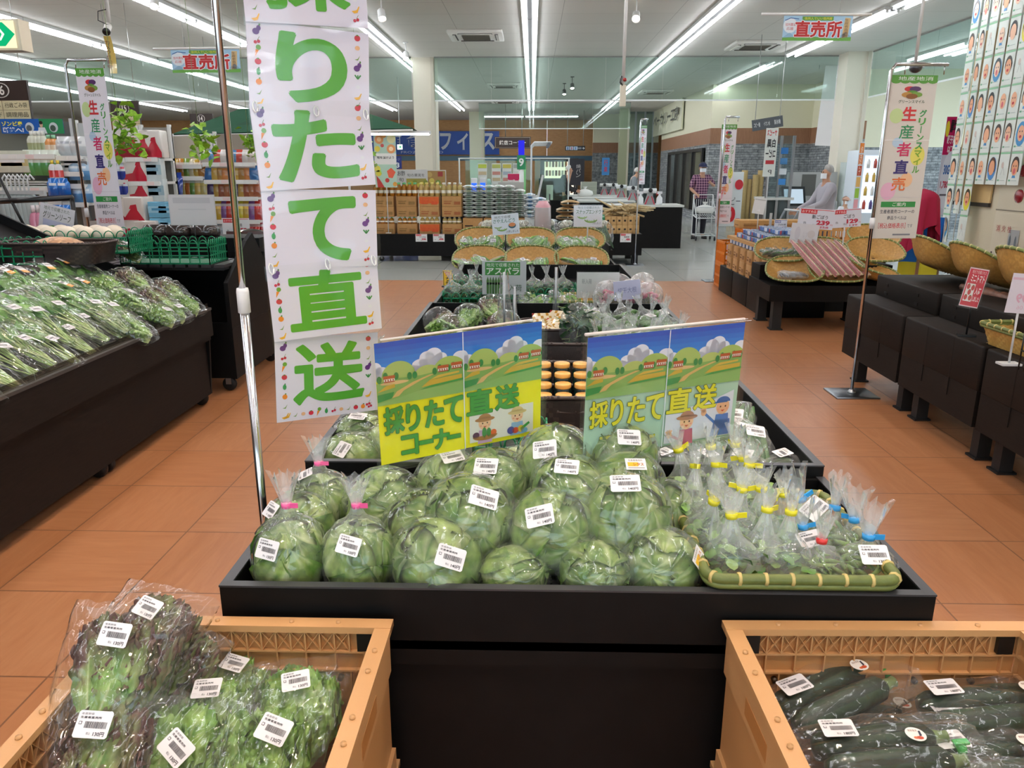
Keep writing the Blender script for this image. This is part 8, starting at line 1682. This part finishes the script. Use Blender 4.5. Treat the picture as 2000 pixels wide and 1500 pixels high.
# bakery wall sign, seen along the side wall
p0, p1 = atx(1279, 240, 5.2), atx(1334, 240, 5.2); L = p0.y - p1.y; zt, zb = atx(1334, 187, 5.2).z, atx(1334, 252, 5.2).z; o = thing('wall_sign', 'pale bakery sign with dark letters standing off the side wall', 'sign', (5.12, p0.y, zb), (0, 0, R(-90))); s = MB('satin'); s.eps = .02; s.box((L / 2, .05, (zt - zb) / 2), (L, .06, zt - zb), '#e6e6cc'); s.text('ベーカリー工房', .07 * L, .3 * (zt - zb), .95 * L, .72 * (zt - zb), '#4a4c46', 2, .03); s.build('sign_board', o)
panel('tall_poster', 'blue festival banner with red figures on the green pillar', 'poster', 1175, 308, 1191, 342, 32.795, lambda s, w, h: (s.vtext('行楽', .25 * w, .15 * h, .75 * w, .9 * h, '#d8343c', 2, .01)), bg='#3a84c4', thick=.01); panel('menu_board', 'dark bakery board with white brush characters by the far wall', 'board', 1108, 310, 1142, 362, 35.0, lambda s, w, h: (s.vtext('焼パン', .5 * w, .3 * h, .78 * w, .8 * h, '#e8e4e0', 2)), bg='#35323a', foot=.02)
o = thing('chiller_case', 'lit upright chiller of drinks at the far end of the shop', 'fridge', at(1092, 350, 38.0)); o.location.z = 0; m = MB('satin'); m.bb((-.9, 0, 0), (.9, .8, 2.1), '#3a3836'); m.build('case_body', o); m = MB('screen'); m.bb((-.7, -.03, .4), (.7, -.01, 1.95), '#f4e6cc'); m.build('lit_door', o); m = MB('satin'); [m.bb((-.65 + .15 * i, -.08, .5 + .4 * r), (-.54 + .15 * i, -.035, .75 + .4 * r), ('#c98a4a', '#e0d9c0', '#8a5a3a')[(i + r) % 3]) for i in range(9) for r in range(4)]; m.build('drink_packs', o)

# ------------------------------------------------------------------ checkout lanes
rx_ = at(1018, 400, 16.0).x
o = thing('lane_pole', 'white register pole with a green number nine and blue lamp', 'sign', (rx_ - .0, 16.0, 0)); m = MB('satin'); m.tube([(0, 0, 0), (0, 0, 1.75)], .05, '#e6e8e6', n=10); m.build('pole', o); m = MB('satin'); z9, z8 = zw(331, 16), zw(303, 16); m.bb((-.085, -.05, z9), (.085, .05, z8), '#1f8a54'); m.eps = .055; m.text('9', -.05, z9 + .06, .05, z8 - .06, '#f2f6f2', 1, .03); m.build('number_box', o); m = MB('screen'); m.bb((-.06, -.03, z8), (.06, .03, z8 + .28), '#2a2ac0'); m.build('blue_lamp', o)
o = thing('gate_frame', 'white multi bar hanger frame beside the register number pole', 'frame', (rx_ + .2, 16.3, 0)); m = MB('satin')
for k in range(5): y = k * .5; m.tube([(0, y, 0), (0, y, 2.02), (.06, y, 2.08), (.42, y, 2.08)], .018, '#e4e6e6', n=6); m.box((.36, y, 2.05), (.06, .06, .06), '#6a6e72')
m.build('bar', o)
o = thing('self_register', 'white self register machine with vents below the number nine pole', 'register', (at(1030, 400, 15.5).x, 15.5, 0)); m = MB('satin'); m.rbox((0, .3, .5), (.42, .5, 1.0), '#e2e4e0', .02); m.box((-.1, .044, .95), (.16, .01, .03), '#6a6e6c'); [m.box((x, .044, .68), (.12, .01, .14), '#b4b8b6') for x in (-.11, .11)]; m.bb((-.2, .2, 1.0), (.2, .45, 1.05), '#d4d6d2'); m.build('machine_body', o); m = MB('satin'); m.box((.25, .3, 1.2), (.04, .3, .5), '#d9dcda', M=Matrix.Rotation(R(12), 3, 'Y')); m.build('side_screen', o)
for k, (u, y, x1) in enumerate(((1335, 15.9, 'white topped dark checkout counter nearest, with spray bottles'), (1240, 18.2, 'white topped dark packing counter, second from the spray bottles'), (1225, 20.2, 'white topped dark packing counter, third from the spray bottles'), (1210, 22.4, 'white topped dark packing counter, farthest back'))):
    xr = at(u, 430, y).x; xl = at((1190, 1130, 1120, 1085)[k], 430, y).x; o = thing('checkout_counter', x1, 'counter', ((xl + xr) / 2, y, 0)); w = (xr - xl) / 2; m = MB('black_ply'); m.bb((-w + .03, .02, 0), (w - .03, .85, .82), '#231c1b'); m.build('counter_body', o); m = MB('satin'); m.bb((-w, 0, .82), (w, .9, .86), '#d9dbd6'); m.build('counter_top', o)
def taper_holder(x, y, z, lb_):
    o = thing('bag_roll_stand', lb_, 'dispenser', (x, y, z)); m = MB('satin'); m.loft([[(sx * .11 * k, sy * .05, zz) for sx, sy in ((-1, -1), (1, -1), (1, 1), (-1, 1))] for k, zz in ((1, 0), (.5, .18), (.45, .24))], '#9a9c9c', None, True, smooth=False); m.add([(-.11, -.051, 0), (-.08, -.051, 0), (-.02, -.051, .16), (-.035, -.051, .17)], [(0, 1, 2, 3)], '#c8344a'); m.add([(.11, -.051, 0), (.08, -.051, 0), (.02, -.051, .16), (.035, -.051, .17)], [(3, 2, 1, 0)], '#c8344a'); m.build('stand_body', o); m = MB('satin'); m.tube([(-.13, 0, .27), (.13, 0, .27)], .05, '#e6e8e8', n=14); m.tube([(0, -.1, .28), (0, -.04, .28)], .042, '#1a1a1c', n=14); m.build('bag_roll', o)
for k, (u, v, y) in enumerate(((1268, 405, 16.2), (1235, 390, 18.6), (1213, 382, 20.5), (1197, 378, 22.7), (1180, 378, 22.8))): p = at(u, v, y); taper_holder(p.x, y, .862, 'white bag roll on a grey stand on a packing counter, %s from the front' % ORD[k])
for k, u in enumerate((1251, 1288)):
    p = at(u, 400, 16.05); o = thing('spray_bottle', 'white trigger spray bottle on the nearest counter, %s the bag roll' % ('before', 'beyond')[k], 'bottle', (p.x, 16.1, .862)); m = MB('satin'); m.lathe([(.06, 0), (.065, .02), (.06, .13), (.022, .18), (.022, .21)], (0, 0, 0), '#eceef0', n=12); m.build('bottle_body', o); m = MB('satin'); m.bb((-.05, -.02, .21), (.05, .02, .26), '#e9e9ec'); m.bb((-.06, -.012, .19), (-.03, .012, .25), '#d83a44'); m.build('trigger', o)
o = thing('sneeze_guard', 'clear acrylic screens with notices hung along the checkout lanes', 'screen', (-1.2, 17.2, 0)); m = MB('pane'); [m.bb((-.25 + k * .75, 0, .9), (.42 + k * .75, .012, 1.75), '#e2f4ea') for k in range(3)]; m.build('acrylic_sheet', o); m = MB('satin'); m.tube([(-.4, 0, 1.78), (2.0, 0, 1.78)], .015, '#cfd4d2'); [m.tube([(x, 0, 0), (x, 0, 1.78)], .015, '#cfd4d2') for x in (-.38, 1.98)]; m.build('frame_rail', o); m = MB('satin'); m.eps = .004
for k, x in enumerate((.02, .32, .55, .78)): m.rect(x, 1.0, x + .2, 1.68, '#dfe2da', 1); m.rect(x + .01, 1.58, x + .19, 1.66, ('#b9c83c', '#b4bc5a', '#c4b84a', '#a9b0a4')[k], 2); [m.rect(x + .015, 1.05 + .13 * q, x + .185, 1.12 + .13 * q, ('#c98a7a', '#a9b4bc', '#d3d6ca', '#c2b08a')[(q + k) % 4], 2) for q in range(4)]
m.rect(1.0, 1.02, 1.06, 1.7, '#8fd890', 1); m.build('notices', o)
for k, (u, y) in enumerate(((926, 16.4), (943, 16.9))): o = thing('register_screen', 'white payment terminal with a blue screen at the checkout, %s' % ('nearer', 'farther')[k], 'screen', (at(u, 370, y).x, y, 1.08)); m = MB('satin'); m.rbox((0, .05, .15), (.13, .1, .3), '#e2e4e4', .015); m.build('terminal_body', o); m = MB('screen'); m.bb((-.055, -.008, .04), (.055, -.002, .2), '#2f63ee'); m.build('screen_glass', o)
tag(MB('black_ply').bb((-1.9, 16.2, 0), (-.4, 17.0, 1.08), '#2a2422').build('checkout_counter'), 'dark checkout counter under the payment terminals behind the rice', 'counter')
o = thing('file_rack', 'slatted rack of orange edged trays beside the self register', 'rack', (at(1060, 390, 16.5).x, 16.6, 0)); m = MB('satin'); m.bb((-.16, 0, 0), (-.14, .4, 1.05), '#3a3230'); m.bb((.14, 0, 0), (.16, .4, 1.05), '#3a3230'); [m.bb((-.14, 0, .3 + .12 * k), (.14, .4, .32 + .12 * k), '#e2d9cc' if k % 2 else '#c96a3c') for k in range(6)]; m.build('tray_rack', o)
o = thing('dark_cabinet', 'dark brown cabinet with a white notice beside the bar frame', 'cabinet', (at(1075, 390, 19.0).x, 19.0, 0)); m = MB('black_ply'); m.bb((-.28, 0, 0), (.28, .5, 1.35), '#2c2220'); m.eps = .006; m.rect(-.1, .85, .06, 1.2, '#d9d6d0', 1, 'satin'); m.build('cabinet_body', o)
o = thing('drawer_chest', 'grey green drawer chest on the packing counter beside the man in black', 'cabinet', (at(1150, 370, 22.7).x, 22.6, .862)); m = MB('satin'); m.bb((-.22, 0, 0), (.22, .4, .36), '#b4b8a8'); [m.bb((-.2, -.01, .02 + .115 * k), (.2, 0, .12 + .115 * k), '#a4a898') for k in range(3)]; m.build('chest_body', o)
# copier corner
o = thing('copier', 'grey photo copier kiosk with a tilted black screen before the stone wall', 'kiosk', (at(1560, 400, 16.5).x + .2, 17.0, 0)); m = MB('satin'); m.rbox((.25, .4, .45), (1.1, .7, .9), '#8f8f8c', .02); m.bb((-.1, .35, .9), (.85, .75, 1.5), '#a4a3a0'); m.bb((.1, .34, 1.0), (.4, .36, 1.45), '#55544f'); m.build('kiosk_body', o); m = MB('gloss'); m.box((-.15, .05, 1.0), (.5, .05, .42), '#1f2226', M=Matrix.Rotation(R(-25), 3, 'X')); m.build('screen_panel', o); m = MB('screen'); m.box((-.15, .018, 1.0), (.4, .01, .32), '#9fb0bc', M=Matrix.Rotation(R(-25), 3, 'X')); m.build('screen_glass', o); m = MB('satin'); m.bb((.95, .2, .6), (1.25, .5, 1.7), '#c9d4d0'); m.bb((.98, .19, 1.55), (1.22, .2, 1.66), '#4a5f84'); m.bb((1.0, .19, .8), (1.2, .2, 1.45), '#b4d0b0'); m.build('paper_rack', o)
o = thing('atm_booth', 'tall silver framed booth with small blue stickers beside the copier', 'booth', (at(1515, 390, 16.2).x, 16.2, 0)); m = MB('steel'); [m.bb((x, 0, 0), (x + .05, .05, 2.2), '#b4b6b8') for x in (-.22, .0, .25)]; m.build('frame_post', o); m = MB('acrylic'); m.bb((-.2, .02, .4), (.28, .03, 2.2), '#dfe9ea'); m.build('glass_panel', o); m = MB('satin'); m.bb((-.2, .1, 0), (.3, .7, .95), '#3c3936'); m.bb((-.25, -.05, .95), (.35, .7, 1.0), '#c9c9c4'); m.build('machine_body', o)
for k in range(4): MB('satin').box((.09, .0, 1.31 + .2 * k), (.14, .03, .12), ('#3f86c9', '#cfd6da', '#4a7fb0', '#2f6fb0')[k]).build('sticker', o)
o = thing('brown_rolls', 'rack of tan paper rolls standing against the stone wall', 'rack', (at(1450, 380, 22.5).x, 22.5, 0)); m = MB('card'); [m.tube([(-.3 + .16 * k, .1 * (k % 2), 0), (-.3 + .16 * k, .1 * (k % 2), 1.3 + .12 * (k % 3))], .09, '#b39a68', n=10) for k in range(6)]; m.build('paper_rolls', o)
o = thing('standing_sign', 'white standing sign with a red price of thirty beside the distant stand', 'sign', (at(1424, 400, 19.5).x, 19.5, 0)); s = MB('satin'); s.eps = .006; s.rbox((0, .02, .85), (.62, .03, 1.3), '#d9dcdc', .04); s.text('30', -.26, .3, .16, .68, '#c2262f', 4, .06); s.text('円', .18, .3, .27, .4, '#c2262f', 4); s.text('コピー', -.1, .72, .26, .9, '#4a4a50', 4); s.disc(.2, 1.2, .1, .12, '#c2303a', 4); [s.bb((x - .015, 0, 0), (x + .015, .04, .2), '#b9bcbe') for x in (-.25, .25)]; s.build('sign_board', o)

# ------------------------------------------------------------------ shoppers and staff
def skin_mesh(name, nodes, edges, mat, col, root=0, sub=1):
    me = bpy.data.meshes.new(name); me.from_pydata([n[:3] for n in nodes], edges, []); o = bpy.data.objects.new(name, me); COL.objects.link(o)
    md = o.modifiers.new('skin', 'SKIN'); sv = me.skin_vertices[0].data if me.skin_vertices else None
    if sv is None: me.skin_vertices.new() if hasattr(me.skin_vertices, 'new') else None; sv = me.skin_vertices[0].data
    for i, n in enumerate(nodes): r = n[3]; sv[i].radius = r if isinstance(r, tuple) else (r, r); sv[i].use_root = (i == root)
    md.use_smooth_shade = True; s = o.modifiers.new('sub', 'SUBSURF'); s.levels = s.render_levels = sub + 1
    dg = bpy.context.evaluated_depsgraph_get(); m2 = bpy.data.meshes.new_from_object(o.evaluated_get(dg)); bpy.data.objects.remove(o); bpy.data.meshes.remove(me)
    m2.name = name; m2.materials.clear(); m2.materials.append(MATS[mat]); a = m2.attributes.new('Col', 'FLOAT_COLOR', 'FACE'); c = lin(col); a.data.foreach_set('color', list(c) * len(m2.polygons)); m2.polygons.foreach_set('use_smooth', [True] * len(m2.polygons)); return m2
t = NT('plaid'); v = t.coord('Object')
def band(ax, sc): w_ = t.n('ShaderNodeTexWave', bands_direction=ax, i_Scale=sc); t.l(v, w_.inputs['Vector']); return t.ramp(w_.outputs['Fac'], [(.55, '#4a2748'), (.8, '#8a4a6a'), (.95, '#c9a0b0')])
mx = t.n('ShaderNodeMix', data_type='RGBA', blend_type='MIX'); mx.inputs[0].default_value = .5; t.l(band('X', 5.5), mx.inputs[6]); t.l(band('Z', 5.5), mx.inputs[7]); t.done('plaid', t.bsdf(mx.outputs[2], .85))
def person(label, loc, rz, P, shirt, pants, hair, hat=None, mask=True, shirt_mat='cloth', sleeve='long', scale=1.0, hair_kind='short', lower=True, head=(0, -.02, 0), skin='#c99a7c'):
    """P: wrist/elbow overrides; faces -Y"""
    J = dict(pel=(0, 0, .93), spi=(0, 0, 1.08), che=(0, .0, 1.28), nec=(0, -.005, 1.45), jaw=(0, -.025, 1.54), hed=(0, -.015, 1.6), top=(0, -.005, 1.67), shl=(-.175, 0, 1.39), shr=(.175, 0, 1.39), ell=(-.23, .02, 1.12), elr=(.23, .02, 1.12), wrl=(-.22, -.14, .95), wrr=(.22, -.14, .95), hil=(-.09, 0, .88), hir=(.09, 0, .88), knl=(-.1, -.02, .49), knr=(.1, -.02, .49), anl=(-.1, .02, .08), anr=(.1, .02, .08), tol=(-.12, -.15, .04), tor=(.12, -.15, .04)); J.update(P)
    for k in ('nec', 'jaw', 'hed', 'top'): J[k] = tuple(J[k][i] + head[i] * (.4 if k == 'nec' else 1) for i in range(3))
    rad = dict(pel=(.13, .1), spi=(.14, .1), che=(.16, .11), nec=.052, jaw=.062, hed=(.08, .09), top=.066, shl=.06, shr=.06, ell=.04, elr=.04, wrl=.027, wrr=.027, hil=.085, hir=.085, knl=.058, knr=.058, anl=.04, anr=.04, tol=.035, tor=.035)
    names = list(J); ix = {n: i for i, n in enumerate(names)}; nodes = [J[n] + (rad[n],) for n in names]
    E_ = [('pel', 'spi'), ('spi', 'che'), ('che', 'nec'), ('nec', 'jaw'), ('jaw', 'hed'), ('hed', 'top'), ('che', 'shl'), ('che', 'shr'), ('shl', 'ell'), ('shr', 'elr'), ('ell', 'wrl'), ('elr', 'wrr'), ('pel', 'hil'), ('pel', 'hir'), ('hil', 'knl'), ('hir', 'knr'), ('knl', 'anl'), ('knr', 'anr'), ('anl', 'tol'), ('anr', 'tor')]; ed = [(ix[a], ix[b]) for a, b in E_]
    for s_, w_, e_ in ((-1, 'wrl', 'ell'), (1, 'wrr', 'elr')):      # hands: palm and five fingers
        d = (Vector(J[w_]) - Vector(J[e_])).normalized(); sd = d.cross(Vector((0, 1, .3))).normalized(); up = sd.cross(d).normalized(); W = Vector(J[w_]); p = W + d * .07; b = len(nodes); nodes.append(tuple(p) + ((.034, .02),)); ed.append((ix[w_], b))
        for f, (off, ln) in enumerate(((-.027, .062), (-.009, .075), (.009, .07), (.026, .055))): q = len(nodes); k = p + d * .035 + sd * off; t1 = k + d * ln * .5 - up * .012; t2 = k + d * ln * .85 - up * .035; nodes += [tuple(k) + (.0095,), tuple(t1) + (.0085,), tuple(t2) + (.0075,)]; ed += [(b, q), (q, q + 1), (q + 1, q + 2)]
        q = len(nodes); k = W + d * .045 - sd * s_ * .03; nodes += [tuple(k) + (.011,), tuple(k + d * .035 - sd * s_ * .02 - up * .015) + (.009,)]; ed += [(b, q), (q, q + 1)]
    o = thing('person', label, 'person', loc, (0, 0, rz)); o.scale = (scale,) * 3
    bm_ = skin_mesh('body', nodes, ed, 'skin', skin, 0, 1); kid(o, 'body', bm_)
    J['wai'] = (J['pel'][0], J['pel'][1], 1.0); J['hem'] = (J['pel'][0], J['pel'][1], .87); J['cro'] = (J['pel'][0], J['pel'][1], .86); rad.update(wai=(.14, .11), hem=(.155, .12), cro=(.12, .09))
    g = lambda ns, es, k, grow: ([J[n] + ((rad[n] if isinstance(rad[n], tuple) else (rad[n],) * 2)[0] + grow,) for n in ns], [(ns.index(a), ns.index(b)) for a, b in es])
    ns = ['che', 'spi', 'wai', 'hem', 'shl', 'shr', 'ell', 'elr'] + (['wrl', 'wrr'] if sleeve == 'long' else []); es = [('che', 'spi'), ('spi', 'wai'), ('wai', 'hem'), ('che', 'shl'), ('che', 'shr'), ('shl', 'ell'), ('shr', 'elr')] + ([('ell', 'wrl'), ('elr', 'wrr')] if sleeve == 'long' else [])
    n2, e2 = g(ns, es, 0, .018); kid(o, 'shirt', skin_mesh('shirt', n2, e2, shirt_mat, shirt))
    J['hil'] = (-.085, J['hil'][1], .76); J['hir'] = (.085, J['hir'][1], .76); ns = ['wai', 'cro', 'hil', 'hir', 'knl', 'knr', 'anl', 'anr']; es = [('wai', 'cro'), ('cro', 'hil'), ('cro', 'hir'), ('hil', 'knl'), ('hir', 'knr'), ('knl', 'anl'), ('knr', 'anr')]; n2, e2 = g(ns, es, 0, .02); kid(o, 'trousers', skin_mesh('trousers', n2, e2, 'cloth', pants))
    H = Vector(J['hed']); fwd = -1
    for s_ in (-1, 1): m = MB('rubber'); a = J['tol' if s_ < 0 else 'tor']; m.loft([[(a[0] + .05 * k * math.cos(q * .524), a[1] + .07 + .14 * math.sin(q * .524) * k, z) for q in range(12)] for k, z in ((1, 0), (1, .035), (.8, .075))], '#2a2726', None, True); m.build('shoe', o)
    m = MB('matte')
    if hair_kind == 'short': m.grid(lambda u, v: H + Vector(((.088 + .004 * math.sin(u * 60)) * math.sin(math.pi * v * .62) * math.cos(2 * math.pi * u), (.103 + .004 * math.sin(u * 47)) * math.sin(math.pi * v * .62) * math.sin(2 * math.pi * u) * (1 if math.sin(2 * math.pi * u) > 0 else .72 - .4 * v) + .012, .045 + .098 * math.cos(math.pi * v * .62))), 28, 10, hair)
    m.build('hair', o)
    f = MB('matte')
    for s_ in (-1, 1): f.ball(H + Vector((s_ * .03, -.073, .012)), (.011, .006, .007), '#241c1a', n=8, m=6); f.ball(H + Vector((s_ * .073, .0, -.005)), (.014, .026, .034), skin, 'skin', 8, 6); f.box(H + Vector((s_ * .03, -.075, .031)), (.03, .006, .006), '#4a4440')
    f.ball(H + Vector((0, -.076, -.014)), (.012, .012 if mask else .018, .018), skin, 'skin', 8, 6); mask or f.ball(H + Vector((0, -.07, -.056)), (.024, .008, .007), '#a8675c', n=8, m=6); f.build('face_features', o)
    if mask: m = MB('cloth'); m.grid(lambda u, v: H + Vector((.074 * math.sin((u - .5) * 2.8), -.006 - .084 * math.cos((u - .5) * 2.6), -.088 + .085 * v)), 12, 6, '#eef1f4'); m.build('face_mask', o)
    if hat: m = MB('cloth'); m.grid(lambda u, v: H + Vector((.096 * math.sin(math.pi * .5 * v) * math.cos(2 * math.pi * u), .108 * math.sin(math.pi * .5 * v) * math.sin(2 * math.pi * u), .04 + .085 * math.cos(math.pi * .5 * v))), 24, 8, hat); m.grid(lambda u, v: H + Vector((.085 * (u - .5) * 2, -.085 - .085 * v * math.sqrt(max(.02, 1 - (2 * u - 1) ** 2)), .045 - .02 * v)), 12, 4, hat); m.build('cap', o)
    return o
p = atz(1364, 466, 0); MAN = Vector((p.x, 18.35, 0))
person('person in a navy cap, white mask and plaid shirt pushing a small cart', MAN, R(8), dict(elr=(.30, -.04, 1.2), wrr=(.14, -.22, 1.27), wrl=(-.2, -.3, 1.02), ell=(-.25, -.02, 1.13)), '#6a3f62', '#23222c', '#3a3634', hat='#2b3050', shirt_mat='plaid', sleeve='short', scale=.99, skin='#b98a70')
o = thing('shopping_cart', 'white wire shopping cart with a white bag on top', 'cart', (MAN.x + .02, MAN.y - .42, 0)); m = MB('satin'); wc = '#dfe2e2'
for sx in (-1, 1): m.tube([(sx * .22, -.28, .1), (sx * .22, -.26, .5), (sx * .22, .18, .9), (sx * .22, .22, 1.0)], .012, wc, n=6); m.tube([(sx * .22, .2, .1), (sx * .22, .2, .95)], .012, wc, n=6); m.tube([(sx * .22, -.28, .12), (sx * .22, .2, .12)], .012, wc, n=6); m.tube([(sx * .22, -.27, .5), (sx * .22, .2, .55)], .01, wc, n=6)
for y, z in ((-.28, .12), (.2, .12), (-.27, .5), (.22, 1.0), (.2, .55), (-.2, .74)): m.tube([(-.22, y, z), (.22, y, z)], .011, wc, n=6)
for k in range(9): x = -.2 + .05 * k; m.tube([(x, -.27, .5), (x, .2, .55)], .005, wc, n=4); m.tube([(x, .2, .55), (x, .2, .9)], .005, wc, n=4)
m.build('wire_frame', o)
for sx in (-1, 1):
    for y in (-.26, .2): c = MB('rubber'); c.tube([(sx * .21 - .014, y, .045), (sx * .21 + .014, y, .045)], .045, '#2a2a2c', n=12); c.build('wheel', o)
m = MB('film'); 
BG = MB('cloth'); BG.loft([[((.19 * k) * math.cos(a * .524) * (1 + .12 * math.sin(a * 3 + q)), .15 * k * math.sin(a * .524), z) for a in range(12)] for q, (k, z) in enumerate(((.9, 0), (1.05, .05), (.95, .13), (.5, .17), (.12, .19), (.3, .24), (.34, .25)))], '#e9e9e4', None, True); tag(BG.build('shopping_bag', None, (MAN.x + .02, MAN.y - .45, .6)), 'full white carrier bag resting in the small shopping cart', 'bag')
p = at(1612, 400, 12.4); S_ = person('person with grey hair, white mask and grey cardigan holding a cart handle', (p.x, 12.4, 0), R(-84), dict(wrl=(-.12, -.42, 1.0), ell=(-.22, -.14, 1.12), wrr=(.12, -.44, 1.0), elr=(.22, -.16, 1.12)), '#a9a6ae', '#4a4650', '#a3a09c', scale=.93, skin='#c49478')
o = thing('shopping_cart', 'grey shopping cart with green produce in front of the grey cardigan', 'cart', (p.x - .72, 12.35, 0), (0, 0, R(-84))); m = MB('satin')
for sx in (-1, 1): m.tube([(sx * .24, -.4, .08), (sx * .24, -.38, .45), (sx * .24, .1, .72), (sx * .24, .2, .93)], .014, '#7f868c', n=6); m.tube([(sx * .24, .1, .08), (sx * .24, .1, .72)], .014, '#7f868c', n=6)
m.tube([(-.24, .2, .93), (.24, .2, .93)], .018, '#cfd2d4', n=8); m.bb((-.24, -.4, .45), (.24, .05, .48), '#8f969a'); [m.tube([(-.24, -.4 + .08 * k, .6), (.24, -.4 + .08 * k, .6)], .006, '#b4bac0', n=4) for k in range(6)]; m.build('cart_frame', o)
for sx in (-1, 1):
    for y in (-.38, .1): c = MB('rubber'); c.tube([(sx * .24 - .014, y, .045), (sx * .24 + .014, y, .045)], .045, '#2a2a2c', n=12); c.build('wheel', o)
gp = thing('bagged_greens', 'bunch of greens lying in the grey shopping cart', 'greens', (p.x - .85, 12.35, .55)); kid(gp, 'dark_greens', DG)
p = at(1102, 380, 21.3); person('person with white hair in a black jacket packing bags at the counter', (p.x, 21.3, 0), R(78), dict(wrl=(-.12, -.36, 1.02), ell=(-.24, -.1, 1.1), wrr=(.1, -.36, 1.04), elr=(.22, -.12, 1.1), che=(0, -.05, 1.27), nec=(0, -.08, 1.43)), '#1f1d20', '#3a4238', '#d8d4cc', mask=False, scale=.98, head=(0, -.12, -.03), skin='#c09278')
BG2 = BG.mesh('shopping_bag'); tag(obj('shopping_bag', BG2, None, (p.x + .55, 21.2, .62 + .25), (0, 0, 0)), 'pale carrier bag being filled beside the person in black', 'bag'); p = at(1240, 380, 22.4); person('person with white hair in a pale grey top beside the glass', (p.x + .1, 23.6, 0), R(88), dict(wrl=(-.1, -.32, 1.0), wrr=(.1, -.3, 1.0)), '#8f9498', '#4a4a50', '#d9d5ce', mask=False, scale=.95, head=(0, -.1, -.03))
p = at(985, 380, 18.4); person('person seen from behind in a pale uniform with a yellow collar', (p.x, 18.4, 0), R(175), {}, '#d3d0bd', '#3a3a40', '#1d1a1c', mask=False, scale=.93); p = at(962, 380, 19.6); person('person with grey hair at the checkout behind green strips', (p.x - .25, 19.8, 0), R(20), {}, '#c4d0d0', '#3a3a40', '#7a7876', scale=.92); p = at(1648, 410, 14.6); person('person in white with a pinkish cap, low behind the price cards', (p.x, 14.6, 0), R(30), {}, '#e6e9f0', '#d9dce4', '#8a7060', hat='#c9a08c', scale=.62)
